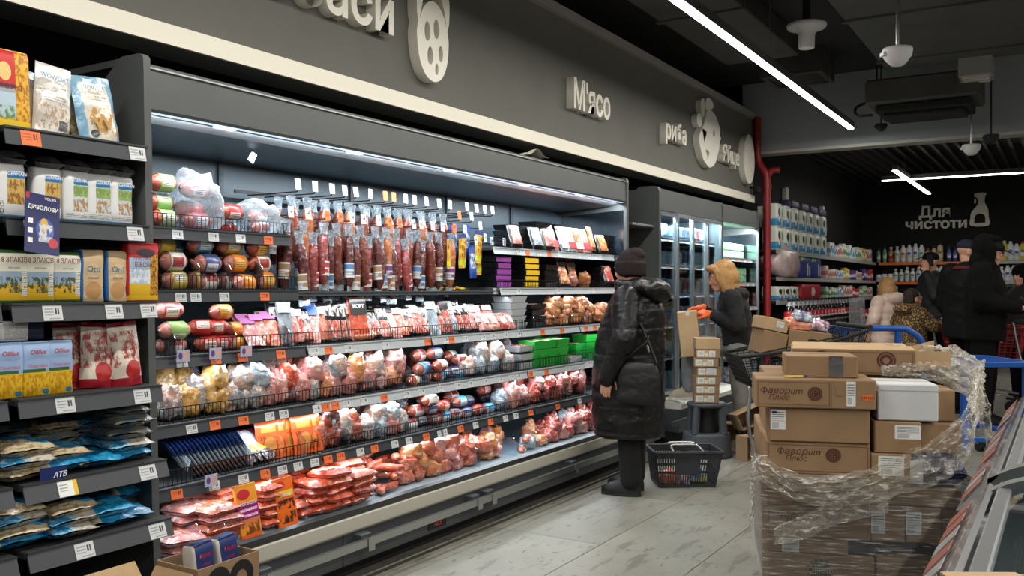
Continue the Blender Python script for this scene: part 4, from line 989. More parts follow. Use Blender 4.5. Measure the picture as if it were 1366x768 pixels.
PROTO = [make_sausage(0, .27, .029, None), make_sausage(1, .28, .026, SLB[0]), make_sausage(2, .27, .028, SLB[1]), make_sausage(3, .26, .026, SLB[2]), make_sausage(0, .26, .029, None), make_sausage(1, .27, .024, SLB[3])]
first = [True] * len(PROTO)
def hang(k, x, y, z, lb, group):
    if first[k]: o = PROTO[k]; first[k] = False
    else: o = copy_tree(PROTO[k])
    o.location = (x, y, z); o.rotation_euler = (R(jit(4)), R(jit(5)), RZ + jit(.5)); o['label'] = lb; o['group'] = group
off = -CASE.location
def hook(y, z, x1, k):
    h2 = MB().cyl((-3.44, y, z), (x1, y, z), .003, n=6).cyl((x1, y, z), (x1 + .006, y, z + .02), .003, n=6).build('peg_hook', [WIRE], CASE, off)
    obj('price_tag', tag_mesh(k, .034, .05), h2, (x1 + .008, y, z + (.01 if z > 1.7 else -.01)), (R(-6), R(jit(6)), RZ))
up = [397, 419, 442, 459, 474, 493, 513, 524, 540, 552, 568, 585, 599]
for i, px in enumerate(up):
    y = Yat(px, 3.1); hook(y, 1.775, -3.10, 'o' if i in (6, 7) else 'w')
    for d in range(2):
        hang((i * 2 + d) % 6, -3.14 - .09 * d, y + .012 * (d - .5), 1.772, '%s sausage from the left on the upper hooks, %s' % (ORD[i], ('front one', 'behind another')[d]), 'sausages on the upper hooks')
lo = [388, 411, 437, 454, 470, 485, 505, 520, 533, 552, 562, 577, 590, 606]
for i, px in enumerate(lo):
    y = Yat(px, 3.05); hook(y, 1.655, -3.055, 'o' if i in (2, 3, 7, 8, 13) else 'w')
    for d in range(2):
        hang((i + 3 * d + 1) % 6, -3.075 - .06 * d, y + .035 * d, 1.652 - .03 * d, '%s sausage from the left on the lower hooks, %s' % (ORD[i], ('front one', 'second behind')[d]), 'sausages on the lower hooks')
for i, px in enumerate((404, 424, 447, 480, 497, 512, 528, 545, 569)):
    hang((i * 2 + 1) % 6, -3.06, Yat(px, 3.03), 1.6, '%s shorter sausage hanging lowest in front of the case shelf' % nth(i, 9), 'lowest hanging sausages')
# yellow and blue snack packs hanging at the right of the sausages
SNK = [prn('snack_yellow', (214, 172, 60), [('r', 0, 1, .1, .24, (206, 214, 60)), ('n', .1, .9, .3, .85, (150, 90, 40), 6), ('r', 0, 1, .88, 1, (40, 60, 130))], .25, coat=.5, bump=.4),
       prn('snack_blue', (44, 74, 160), [('r', .1, .9, .3, .75, (196, 206, 216)), ('n', .1, .9, .3, .75, (70, 90, 150), 6)], .25, coat=.5, bump=.4),
       prn('snack_gold', (206, 150, 50), [('r', .1, .9, .1, .4, (70, 50, 60)), ('n', 0, 1, .4, 1, (120, 40, 30), 5)], .25, coat=.5, bump=.4)]
snm = [fixn(pouch(.075, .2, .02, 40 + i, .006).mesh('snack_pack', [SNK[i]])) for i in range(3)]
for i, (px, z, k) in enumerate([(604, 1.43, 0), (612, 1.5, 1), (619, 1.44, 0), (628, 1.5, 1), (634, 1.38, 1), (646, 1.4, 0), (640, 1.47, 0)]):
    y = Yat(px, 3.06); hook(y, z + .215, -3.06, 'o' if i < 2 else 'w')
    place('snack_pack', snm[k], '%s snack pack hanging at the right of the sausages' % nth(i, 7), 'food pack', (-3.075 - .03 * (i % 2), y, z), (R(jit(4)), R(jit(4)), RZ), 'hanging snack packs')
for i, px in enumerate((572, 586, 600, 614, 628)):
    place('snack_pack', snm[2 if i % 2 else 0], '%s small golden pack lying on the flat shelf under the snacks' % nth(i, 5), 'food pack', (-3.1, Yat(px, 3.07), 1.31), (R(-80), 0, RZ + jit(.5)), 'lying golden packs', (1, 1, .5))
for px in (652, 668):
    hook(Yat(px, 3.1), 1.6, -3.08, 'w')
for px in (622, 635, 646, 656): hook(Yat(px, 3.1), 1.775, -3.1, 'w')

# trays
TRB = mat('tray_black', (20, 21, 24), .3, coat=.3)
LID = clear('tray_film', (235, 242, 246), .12, .08, bump=.5, bscale=30, white=.2)
GRN = mat('tray_green', (34, 176, 60), .35)
MEATS = [meat('meat_raw', (150, 48, 42), (178, 82, 68), (214, 176, 162), 22, .3), meat('meat_pale', (186, 124, 104), (206, 156, 136), (222, 190, 176), 18, .3),
         meat('bacon', (176, 84, 60), (206, 140, 92), (226, 196, 160), 26, .3), meat('chicken_smoked', (170, 90, 44), (206, 140, 84), (226, 190, 140), 14, .35),
         meat('sausage_pink', (178, 84, 58), (196, 106, 78), (214, 142, 116), 14, .3), meat('ham_film', (176, 96, 92), (200, 140, 132), (222, 200, 196), 14, .45),
         meat('red_sausage', (184, 62, 34), (202, 86, 52), (212, 120, 86), 16, .25), meat('silver_film', (112, 124, 136), (160, 172, 182), (214, 222, 228), 12, .5)]
def tray_parts(w, d, h, m, fill, label_m=None):
    t = thing('food_tray', 'x', 'tray')
    mb = MB(); p = [(-w / 2, -d / 2), (w / 2, -d / 2), (w / 2, d / 2), (-w / 2, d / 2)]; k = .86
    vs = [(x * k, y * k, 0) for x, y in p] + [(x, y, h) for x, y in p] + [(x * .95, y * .95, h) for x, y in p] + [(x * .82, y * .82, .004) for x, y in p]
    fs = [(3, 2, 1, 0), (12, 13, 14, 15)]
    for a in (0, 4, 8): fs += [(a + i, a + (i + 1) % 4, a + 4 + (i + 1) % 4, a + 4 + i) for i in range(4)]
    mb.add(vs, fs); mb.build('tray_body', [m], t)
    f2 = pillow(w * .9, d * .9, h * .8, 3, .004, nu=6, nv=6).build('contents', [fill], t, (0, 0, h * .22))
    if label_m: MB().box(-w * .42, w * .42, -d * .5 - .0015, -d * .5 - .0005, .004, h - .002).build('front_label', [label_m], t)
    if label_m: MB().box(-w * .35, w * .35, -d * .3, d * .3, 0, .001).build('label', [label_m], t, (0, 0, h + .006))
    return t
def stack(proto, n, dz, x, y, z, label, group, used, rj=.06, rz0=0):
    for j in range(n):
        if not used: o = proto; used.append(1)
        else: o = copy_tree(proto)
        o.location = (x + jit(.004), y + jit(.004), z + j * dz); o.rotation_euler = (0, 0, RZ + rz0 + jit(rj))
        o['label'] = label % (('lowest', 'second from bottom', 'third from bottom', 'fourth from bottom', 'fifth from bottom', 'sixth from bottom', 'seventh from bottom')[j] if j < n - 1 else 'topmost' if n > 1 else 'only'); o['group'] = group
TB = tray_parts(.2, .15, .036, TRB, MEATS[0]); TBy = tray_parts(.2, .15, .036, TRB, MEATS[2], mat('label_yellow', (232, 190, 30), .4)); TG = tray_parts(.17, .13, .055, GRN, MEATS[1])
TC = tray_parts(.2, .15, .04, mat('tray_white', (190, 196, 200), .3), MEATS[0]); TBp = tray_parts(.2, .15, .036, TRB, MEATS[1], mat('label_purple', (150, 70, 160), .4))
u1, u2, u3, u4, u5 = [], [], [], [], []
z3, z4 = 1.58, 1.324
stack(TB, 4, .04, -3.16, Yat(687, 3.12), z3, '%s black meat tray at the left of the upper right shelf', 'black trays upper right', u1)
stack(TB, 5, .04, -3.16, Yat(720, 3.12), z3, '%s black meat tray in the second stack of the upper right shelf', 'black trays upper right', u1)
stack(TB, 5, .04, -3.18, Yat(748, 3.12), z3, '%s black meat tray in the third stack of the upper right shelf', 'black trays upper right', u1)
stack(TB, 4, .04, -3.16, Yat(806, 3.12), z3, '%s black meat tray by the mirror end of the upper right shelf', 'black trays upper right', u1)
stack(TBp, 5, .04, -3.13, Yat(668, 3.08), z4, '%s purple-labelled black tray at the left of the lower right shelf', 'purple-labelled trays', u5)
stack(TBy, 5, .04, -3.11, Yat(706, 3.06), z4, '%s yellow-labelled black tray on the lower right shelf', 'yellow-labelled trays', u2)
stack(TB, 4, .04, -3.11, Yat(733, 3.06), z4, '%s black tray beside the yellow-labelled trays', 'black trays beside yellow', u1)
stack(TB, 4, .04, -3.12, Yat(806, 3.06), z4, '%s black tray by the mirror end of the lower right shelf', 'black trays lower right', u1)
# tall vacuum packs leaning on the right shelves
def fpack(w, h, t, m, seed, ribs=0): return fixn(pillow(w, h, t, seed, .005, nu=8, nv=10, p=4, ribs=ribs).mesh('vacuum_pack', [m]))
VP = [fpack(.085, .19, .018, MEATS[k], 20 + k) for k in range(8)]
VPL = [PAPERLBL, mat('label_pink', (206, 130, 190), .4), mat('label_black', (26, 26, 28), .4), mat('label_blue2', (60, 100, 180), .4), mat('label_red2', (190, 40, 50), .4), mat('label_white2', (196, 198, 202), .4), mat('label_orange2', (230, 110, 30), .4)]
LBM = {}
def lbl_mesh(m, w, l):
    k = (m.name, w, l)
    if k not in LBM: LBM[k] = MB().box(-w / 2, w / 2, -l / 2, l / 2, 0, .001).mesh('label', [m])
    return LBM[k]
def lean(me, x, y, z, ang, label, group, lab=None, lz=.05, rz=0, h=.19, name='vacuum_pack', cat='food pack', lsz=(.07, .05), t=.018):
    """a flat pack propped up with its face to the aisle, leaning back by ang degrees"""
    o = place(name, me, label, cat, (x, y, z + .5 * h * math.cos(R(ang))), (R(90 - ang), 0, RZ + rz), group)
    if lab is not None: obj('label', lbl_mesh(lab, *lsz), o, (0, lz, t + .006))
    return o
for i, px in enumerate((738, 752, 762, 772, 782)):
    lean(VP[(5, 7, 7, 4, 5)[i]], -3.08, Yat(px, 3.06), z3, 22, '%s silvery vacuum pack leaning on the upper right shelf' % nth(i, 5), 'silvery leaning packs', VPL[5 if i % 2 else 4], -.05, jit(.1) - .25)
lean(VP[3], -3.1, Yat(790, 3.08), z3 + .02, 15, 'dark framed poultry pack standing on the upper right shelf', None, None, 0)
for i, px in enumerate((752, 765)):
    lean(VP[2], -3.12, Yat(px, 3.1), z4 + .03, 18, '%s bacon pack leaning behind bags on the lower right shelf' % ('left', 'right')[i], 'bacon packs', VPL[2], .05, -.2)
def lumps(name, nm, cat, specs, z0, L, dx, group, seed, what):
    for i, (px, rx, ry, rz_, k, dz) in enumerate(specs):
        me = fixn(lump(rx, ry, rz_, seed + i, .3).mesh(name, [MEATS[k]]))
        place(name, me, what % nth(i, len(specs)), cat, (-L - dx, Yat(px, L), z0 + dz), (R(jit(6)), R(jit(6)), RZ + jit(.6)), group)
        if dz == 0 and z0 < 1.0:      # a second one tucked behind and a little higher
            k2 = specs[(i * 3 + 1) % len(specs)][4]
            me = fixn(lump(rx * 1.1, ry, rz_ * 1.45, seed + i + 500, .3).mesh(name, [MEATS[k2]]))
            place(name, me, (what % nth(i, len(specs))) + ', rear row', cat, (-L - dx - .115, Yat(px + 5, L + .1), z0 + .012), (R(jit(6)), R(jit(6)), RZ + jit(.6)), group)
lumps('bagged_meat', '', 'food pack', [(751, .06, .05, .045, 3, 0), (768, .06, .05, .04, 5, 0), (788, .07, .05, .05, 3, 0)], z4, 3.05, .06, 'meat bags lower right shelf', 60, '%s bag of smoked meat on the lower right shelf')

BT = fixn(pillow(.1, .16, .03, 91, .002, p=8).mesh('black_tray', [TRB]))
for i, (px, zz, L) in enumerate(((684, z3, 3.07), (712, z3, 3.07), (728, z3, 3.07), (800, z3, 3.07), (748, z4, 3.07), (808, z4 + .02, 3.05))):
    o = lean(BT, -L, Yat(px, L), zz, 24, '%s black tray tipped towards the aisle on the right shelves' % nth(i, 6), 'tipped black trays', None, 0, -.3, .16, 'black_tray', 'tray')
    obj('contents', fixn(pillow(.08, .13, .02, 92 + i, .006).mesh('contents', [MEATS[(5, 7, 5, 3, 2, 0)[i]]])), o, (0, 0, .022))

# tier C (z 1.058): sausages, leaning sliced packs, trays, smoked chicken
zc, Lc = 1.059, 3.0
for j in range(3): put_loaf(.036, .15, 0, ('white', 'green', 'red')[j], -3.05 - .01 * j, Yat(238 - 3 * j, 3.02), zc + .07 * j, '%s pale ham roll stacked at the left of the middle tier' % ('lowest', 'middle', 'topmost')[j], 'pale ham rolls')
for j, (px, dz, k) in enumerate(((325, 0, 'orange'), (300, .0, 'red'), (322, .062, 'orange'), (296, .066, 'red'), (303, .13, 'orange'), (285, .0, 'red'), (276, .07, 'red'))):
    put_loaf(.032, .13, 1, k, -3.04 - .015 * (j % 2), Yat(px, 3.01), zc + dz, '%s orange-red sausage in the heap beside the pale ham rolls' % nth(j, 7), 'orange sausages in a heap', jit(.4))
SLI = {'pink': 1, 'white': 5, 'black': 2, 'blue': 3}
cards = [(338, 5, 'pink', 50, 1), (350, 4, 'pink', 45, 1), (362, 4, 'pink', 42, 1), (374, 7, 'white', 25, 5), (381, 7, 'white', 22, 5), (390, 0, 'white', 28, 0), (398, 0, 'white', 30, 0),
         (412, 5, 'blue', 35, 3), (420, 5, 'blue', 33, 3), (432, 4, 'white', 25, 0), (440, 0, 'black', 24, 2), (447, 0, 'black', 24, 2), (456, 0, 'black', 24, 2), (464, 4, 'black', 20, 2), (477, 0, 'black', 12, 2),
         (500, 7, 'black', 40, 2), (512, 7, 'black', 38, 2), (524, 5, 'white', 38, 2), (534, 4, 'white', 38, 0), (546, 5, 'white', 36, 5), (556, 0, 'white', 34, 0), (566, 0, 'black', 34, 2), (578, 7, 'white', 30, 5), (586, 7, 'black', 30, 2),
         (594, 0, 'white', 28, 2), (604, 7, 'white', 26, 5), (612, 0, 'black', 24, 2), (622, 7, 'white', 30, 5), (632, 5, 'white', 40, 0), (640, 5, 'white', 42, 5), (652, 0, 'white', 36, 0)]
BSL = fixn(pillow(.082, .19, .014, 66, .004, nu=8, nv=10, p=5).mesh('vacuum_pack', [prn('black_sliced_pack', (26, 25, 27), [('r', .12, .88, .06, .55, (150, 62, 54)), ('n', .12, .88, .06, .55, (206, 150, 136), 7), ('r', .1, .9, .66, .9, (190, 186, 180)), ('n', .1, .9, .62, .95, (60, 50, 50), 5)], .2, 'xy', coat=.5, bump=.35)]))
for i, (px, k, nm, ang, lb) in enumerate(cards):
    for d in range(2):
        o = lean(BSL if nm == 'black' or (i + d) % 4 == 3 else VP[k], -3.04 - .04 * d + jit(.01), Yat(px + 3 * d, 3.02), zc + .005, ang - 3 * d + jit(5), '%s sliced-meat pack from the left on the middle tier, %s' % (ORD[i], ('front', 'tucked behind')[d]), 'sliced-meat packs on the middle tier', None if nm == 'black' or (i + d) % 4 == 3 else VPL[lb], .066, -.4 + jit(.3), lsz=(.07, .042))
        o.scale = (random.uniform(.8, .95), random.uniform(.82, 1.12), 1)
me = fixn(pillow(.11, .22, .02, 77, .004, p=4, ribs=2).mesh('vacuum_pack', [MEATS[6]]))
o = lean(me, -3.03, Yat(482, 3.0), zc, 14, 'large sausage-slice pack with a black printed top, middle tier', None, mat('label_charcoal', (44, 42, 42), .4), .06, -.2, .22, lsz=(.1, .085))
obj('lettering', text_mesh('КОРТ', .026, 0, .02, 0, 'CENTER', INKW), o, (0, .05, .0275), (R(-90), 0, 0))
place('sausage_stick', salami(.016, .17, .004, 3).mesh('sausage_stick', [SAU[2]]), 'single smoked sausage lying in front of the black packs', 'sausage', (-2.985, Yat(500, 2.98), zc + .022), (0, R(90), RZ + .1))
me = [fixn(pillow(.12, .12, .035, 80 + i, .008).mesh('food_pack', [MEATS[k]])) for i, k in enumerate((1, 5, 0, 4, 7))]
for i, (px, k) in enumerate(((644, 1), (655, 0), (668, 2), (676, 1))):
    o = lean(me[k], -2.99, Yat(px, 2.98), zc, 35, '%s clear bag of pale meat at the fence of the middle tier' % nth(i, 4), 'clear bags at the middle tier fence', VPL[5], 0, jit(.2), .12, lsz=(.05, .045), t=.03)
stack(TC, 5, .042, -3.06, Yat(690, 3.0), zc, '%s clear meat tray left of the black trays, middle tier', 'clear trays middle tier', u4)
stack(TB, 4, .04, -3.06, Yat(717, 3.0), zc, '%s black tray before the smoked chicken, middle tier', 'black trays middle tier', u1)
ch = []
for i in range(13):
    ch.append((735 + (i % 5) * 17 + 6 * (i // 5), .075, .06, .04, 3 if i % 3 else 2, .055 * (i // 5)))
lumps('smoked_chicken_bag', '', 'food pack', ch, zc, 3.0, .05, 'smoked chicken bags', 100, '%s clear bag of smoked chicken heaped on the middle tier')

# tier D (z .803): bagged meat pieces
zd, Ld = .804, 2.95
GOLD = meat('golden_roll', (170, 120, 46), (206, 160, 84), (226, 196, 130), 12, .35)
MEATS.append(GOLD); MEATS.append(meat('clear_bag_pale', (132, 140, 148), (196, 150, 128), (226, 230, 232), 16, .5))
dsp = [(232, .05, .05, .06, 9, 0), (246, .045, .045, .055, 8, 0), (262, .045, .05, .055, 8, 0), (274, .05, .045, .06, 9, .02), (287, .05, .05, .06, 8, .01), (300, .055, .05, .05, 8, 0), (296, .05, .05, .05, 8, .09), (316, .05, .05, .05, 9, 0), (332, .06, .04, .045, 9, 0), (330, .06, .05, .05, 9, .07),
       (350, .06, .05, .05, 9, .0), (352, .06, .05, .05, 7, .08), (368, .05, .05, .06, 5, 0), (383, .05, .05, .07, 5, .0), (394, .05, .04, .05, 6, .06), (408, .05, .05, .06, 5, 0), (422, .055, .05, .05, 9, 0), (424, .06, .05, .05, 5, .08), (440, .055, .05, .05, 2, 0), (452, .06, .05, .05, 5, 0), (456, .06, .05, .05, 9, .08),
       (470, .06, .05, .055, 5, 0), (482, .06, .05, .06, 3, .05), (494, .06, .05, .06, 5, 0), (506, .06, .05, .055, 9, .06), (516, .06, .05, .05, 5, 0), (530, .06, .05, .055, 2, 0), (536, .06, .05, .05, 5, .07)]
lumps('bagged_meat', '', 'food pack', dsp, zd, Ld, .05, 'bagged meat on the second lowest shelf', 130, '%s clear meat bag from the left on the second lowest shelf')
for i, (px, dz) in enumerate(((552, 0), (566, .0), (560, .06), (576, .0), (574, .06), (590, 0), (588, .06), (602, .0), (618, 0), (572, .12), (586, .12))):
    put_loaf(.033, .13, 1, ('white', 'navy', 'blue')[i % 3], -3.0 - .02 * (i % 2), Yat(px, 2.97), zd + dz, '%s pinkish sausage loaf in the heap right of the bagged meat' % nth(i, 11), 'pinkish loaves', jit(.4))
d2 = [(632, .06, .05, .05, 9, 0), (645, .06, .05, .05, 7, 0), (648, .06, .05, .05, 9, .07), (660, .06, .05, .05, 7, 0), (670, .06, .05, .05, 9, .07), (680, .06, .05, .05, 9, 0)]
lumps('bagged_meat', '', 'food pack', d2, zd, Ld, .05, 'silvery bags', 170, '%s silvery film bag left of the green tubs')
stack(TC, 3, .055, -3.02, Yat(700, 2.97), zd, '%s clear tub beside the green tubs', 'clear tubs', u4)
for i, (px, dx) in enumerate(((716, 0), (731, 0), (746, .0), (733, .14), (770, .1), (785, .08))):
    stack(TG, 3 if i not in (4,) else 2, .058, -3.0 - dx, Yat(px, 2.97 + dx), zd, '%%s green tub in the %s green stack' % ORD[i], 'green tubs', u3)
stack(TC, 1, .04, -2.98, Yat(762, 2.95), zd, '%s blue-white tray lying before the right green tubs', 'blue-white tray', u4)

for i, px in enumerate((548, 566, 584, 602, 620, 636)):
    put_loaf(.036, .14, i % 2, ('white', 'pink', 'blue')[i % 3], -3.13, Yat(px, 3.1), zd + .06 * (i % 2) + .02, '%s sausage loaf in the rear row behind the pinkish heap' % nth(i, 6), 'rear pinkish loaves', jit(.3))
for i, px in enumerate((612, 622, 634)):
    put_loaf(.033, .13, 1, ('navy', 'white', 'red')[i], -3.02, Yat(px, 2.98), zd + .064 * (i % 2), '%s small loaf between the pinkish heap and silvery bags' % nth(i, 3), 'small loaves', jit(.4))
# tier E (z .577): slanted packs, orange packs, loaves, trays
ze, Le = .578, 2.9
SILV = prn('slant_pack', (176, 186, 196), [('r', 0, 1, .62, 1, (44, 66, 120)), ('r', 0, 1, .3, .4, (206, 214, 222)), ('n', 0, 1, 0, .3, (196, 110, 80), 6)], .2, 'xy', coat=.5, bump=.3)
sp = fixn(pillow(.15, .17, .012, 33, .003, nu=8, nv=8, p=6).mesh('vacuum_pack', [SILV]))
for i in range(17):
    px = 243 + i * 5.6
    lean(sp, -2.98, Yat(px, 2.93), ze, 32, '%s of the tightly slanted navy and silver packs, lowest shelf' % ORD[i], 'slanted navy and silver packs', None, 0, 1.15, .17)
PK = prn('sausage_pack_pink', (226, 90, 130), [('r', 0, 1, 0, .35, (60, 50, 60)), ('r', 0, 1, .3, .5, (230, 190, 60)), ('r', 0, .5, .5, 1, (220, 224, 230))], .25, 'xy', coat=.5, bump=.3)
pk = fixn(pillow(.12, .17, .016, 34, .004, p=5).mesh('vacuum_pack', [PK]))
for i, px in enumerate((336, 344, 353)): lean(pk, -2.97, Yat(px, 2.93), ze + .01, 48, '%s pink and yellow pack leaning right of the slanted silver packs' % ('left', 'middle', 'right')[i], 'pink and yellow packs', None, 0, .4 + jit(.1), .17)
ORG = prn('orange_pack', (226, 96, 40), [('n', .15, .85, .1, .6, (150, 60, 20), 5), ('r', .2, .8, .68, .9, (236, 150, 60)), ('e', .5, .35, .25, .22, (196, 130, 60))], .3, 'xy', coat=.5, bump=.3)
og = fixn(pillow(.13, .17, .014, 35, .003, p=5).mesh('orange_pack', [ORG]))
for i, px in enumerate((366, 376, 388, 396, 406, 414)): lean(og, -2.96 if i < 4 else -2.93, Yat(px, 2.92), ze, 14, '%s bright orange pack standing on the lowest shelf' % nth(i, 6), 'bright orange packs', None, 0, -.1, .17, 'orange_pack')
BLK = meat('dark_pack_film', (50, 40, 42), (170, 70, 40), (150, 170, 190), 8, .4)
MEATS.append(BLK)
e2 = [(430, .05, .05, .06, 4, 0), (440, .05, .05, .07, 10, .0), (452, .05, .05, .06, 10, 0), (464, .055, .05, .06, 9, .02), (446, .05, .05, .05, 10, .09), (478, .05, .05, .06, 10, 0), (492, .06, .05, .05, 9, 0), (508, .06, .05, .05, 7, .0), (524, .06, .05, .05, 5, 0), (540, .06, .05, .05, 9, 0), (512, .06, .05, .04, 9, .07), (530, .06, .05, .04, 7, .07)]
lumps('bagged_meat', '', 'food pack', e2, ze, Le, .05, 'bagged meat on the lowest shelf', 200, '%s crinkled bag right of the orange packs, lowest shelf')
for i, (px, dz) in enumerate(((556, 0), (570, 0), (584, .0), (598, .0), (613, 0), (627, 0), (641, .0), (656, 0), (564, .062), (580, .062), (594, .062), (622, .062), (575, .122))):
    put_loaf(.031, .13, 1, ('white', 'navy', 'red', 'blue')[i % 4], -2.95 - .02 * (i % 2), Yat(px, 2.92), ze + dz, '%s brown sausage loaf on the lowest shelf' % nth(i, 13), 'brown loaves on the lowest shelf', jit(.3))
e3 = [(676, .06, .05, .05, 7, 0), (690, .06, .06, .07, 5, 0), (704, .06, .05, .05, 5, .0), (718, .06, .05, .05, 0, 0), (732, .06, .05, .05, 0, 0), (746, .06, .05, .05, 0, 0), (762, .06, .05, .05, 5, 0), (778, .06, .05, .05, 0, 0), (724, .06, .05, .04, 5, .07), (740, .06, .05, .04, 0, .07), (756, .06, .05, .04, 5, .07), (772, .06, .05, .04, 0, .06)]
lumps('bagged_meat', '', 'food pack', e3, ze, Le, .05, 'red meat bags on the lowest shelf', 230, '%s film-wrapped red meat pack at the right of the lowest shelf')

for i, px in enumerate((556, 574, 592, 612, 632, 650, 666)):
    put_loaf(.036, .14, i % 2, ('white', 'navy', 'red')[i % 3], -3.08, Yat(px, 3.05), ze + .05 * (i % 2) + .03, '%s sausage loaf in the rear row of the lowest shelf' % nth(i, 7), 'rear brown loaves', jit(.3))
# deck (z about .32): flat packs and piles
def deckz(L): return .312 + (L - 2.76) * .04
pinkp = [fixn(pillow(.17, .15, .044, 300 + i, .005, ribs=5, rdepth=.3, p=7, nu=16).mesh('sausage_pack', [MEATS[k]])) for i, k in enumerate((4, 6, 5, 0))]
def piles(specs, me_list, label, group, name='sausage_pack', rot=0):
    for i, (px, L, n, dz, k) in enumerate(specs):
        n, dz = min(n, 5), .036
        for j in range(n):
            place(name, me_list[k if isinstance(k, int) else k[j % len(k)]], label % ('%s from bottom' % ORD[j] if n > 1 else 'lying flat', ORD[i]), 'food pack', (-L + jit(.008), Yat(px, L - .05) + jit(.008), deckz(L) + j * dz + .004), (R(jit(4)), R(jit(4)), RZ + rot + jit(.15)), group)
piles([(248, 2.86, 2, .028, (2, 2)), (262, 2.96, 4, .03, (2, 0, 2, 2)), (298, 2.87, 4, .03, (0, 0, 2, 0)), (258, 3.1, 5, .032, (0, 3, 0, 2)), (310, 2.98, 5, .03, (0, 2, 0, 0)), (310, 3.12, 6, .03, (3, 3, 0, 3))], pinkp, '%s pink frankfurter pack in the %s pile of the deck', 'pink frankfurter packs')
# framed promo cartons
PC1 = prn('promo_carton_magenta', (232, 150, 40), [('r', 0, 1, .36, .66, (150, 20, 110)), ('r', 0, 1, .22, .36, (206, 120, 60)), ('e', .35, .82, .3, .1, (196, 40, 50)), ('n', .1, .9, .06, .3, (120, 60, 30), 4), ('r', 0, 1, .0, .08, (226, 90, 20)), ('l', .1, .9, .4, .6, (240, 220, 240), 9)], .35)
PC2 = prn('promo_carton_orange', (230, 104, 24), [('e', .3, .87, .24, .07, (196, 30, 40)), ('n', .08, .92, .08, .3, (60, 30, 20), 5), ('n', .08, .92, .36, .56, (60, 30, 20), 5), ('r', .08, .92, .62, .74, (236, 196, 60))], .35)
def promo(px, m, lb, s, hh=.215, w=.1):
    me2 = brick(w, hh, .02, 9, .001, topfold=False).mesh('promo_pack', [m])
    o = place('promo_pack', me2, lb, 'food pack', (-2.795, Yat(px, 2.785), deckz(2.8) + .002), (R(-9), R(-4), RZ - .1))
    printed(o, s, hh * .62, .016, INKW, -.012, .02)
    return o
promo(338, PC1, 'yellow and magenta promo pack standing on the deck', 'СОСИСКИ')
promo(387, PC2, 'orange promo pack with barbecue picture standing on the deck', 'ГРИЛЬ', .205)
piles([(364, 2.87, 6, .026, (1, 0)), (372, 3.0, 6, .028, (1, 1, 0)), (400, 3.02, 5, .03, (1, 1)), (350, 3.0, 6, .026, (0, 1))], [fixn(pillow(.12, .14, .042, 320 + i, .005, ribs=4, rdepth=.3, p=7, nu=14).mesh('sausage_pack', [MEATS[k]])) for i, k in enumerate((4, 6))], '%s grill sausage pack in the %s pile behind the promo packs', 'grill sausage packs')
piles([(416, 2.88, 2, .03, (1, 1)), (432, 2.86, 4, .026, (1, 1, 3, 1)), (452, 2.84, 5, .028, (1, 1, 1, 0)), (482, 2.85, 4, .03, (0, 3, 0, 0)), (440, 3.02, 6, .03, (1, 0, 1)), (480, 3.02, 6, .03, (0, 3)), (468, 2.95, 5, .03, (1, 0))], pinkp, '%s red sausage pack in the %s pile right of the promo packs', 'red sausage packs on the deck')
# heaps of loose long sausages in bags
for i in range(10):
    px, L, dz = [(506, 2.86, 0), (520, 2.84, .0), (512, 2.9, .045), (530, 2.85, .04), (524, 2.95, .08), (510, 3.0, .09), (540, 2.9, .05), (500, 2.93, .1), (528, 2.9, .12), (518, 2.87, .085)][i]
    me = MB().tube(smooth_path([(-.08, 0, .02), (-.03, .012, .024), (.03, -.008, .022), (.08, .01, .018)], 4), [.006, .015, .018, .019, .019, .019, .019, .019, .018, .017, .016, .014, .005][:13], 10).mesh('sausage', [MEATS[6 if i % 2 else 4]])
    place('loose_sausage', me, '%s long orange-pink sausage in the loose heap on the deck' % nth(i, 10), 'sausage', (-L, Yat(px, L), deckz(L) + dz + .006), (0, R(jit(12)), RZ + jit(1.2)), 'loose long sausages')
dk = []
for i in range(16):
    dk.append((545 + (i % 6) * 17 + 5 * (i // 6), .06, .05, .042, (4, 4, 3, 4, 5)[i % 5], .06 * (i // 6)))
lumps('sausage_bag', '', 'food pack', dk, deckz(2.88), 2.86, .04, 'short sausage bags on the deck', 400, '%s clear bag of short sausages heaped on the deck')
lumps('sausage_bag', '', 'food pack', [(652, .06, .05, .04, 3, 0), (662, .06, .05, .04, 5, 0), (656, .06, .05, .04, 3, .055), (646, .06, .05, .04, 4, .05)], deckz(2.88), 2.88, .02, 'brown sausage bags on the deck', 430, '%s bag of browned sausages at the right end of the heap')
lumps('wrapped_meat', '', 'food pack', [(707, .055, .05, .035, 7, 0), (722, .06, .05, .03, 2, 0), (736, .07, .05, .04, 0, 0), (748, .07, .05, .045, 5, 0), (760, .07, .05, .04, 0, 0), (774, .07, .05, .045, 5, 0), (790, .07, .05, .04, 0, 0), (742, .06, .05, .04, 0, .06), (766, .07, .05, .04, 5, .06), (780, .07, .05, .04, 0, .06)], deckz(2.86), 2.86, .02, 'wrapped meat on the deck', 450, '%s wrapped meat piece at the right end of the deck')
for i, (px, dz) in enumerate(((702, 0), (708, .055))): put_loaf(.025, .1, 0, 'white', -2.83, Yat(px, 2.82), deckz(2.83) + dz, '%s white-wrapped roll on the empty part of the deck' % ('lower', 'upper')[i], 'white-wrapped rolls', .3)
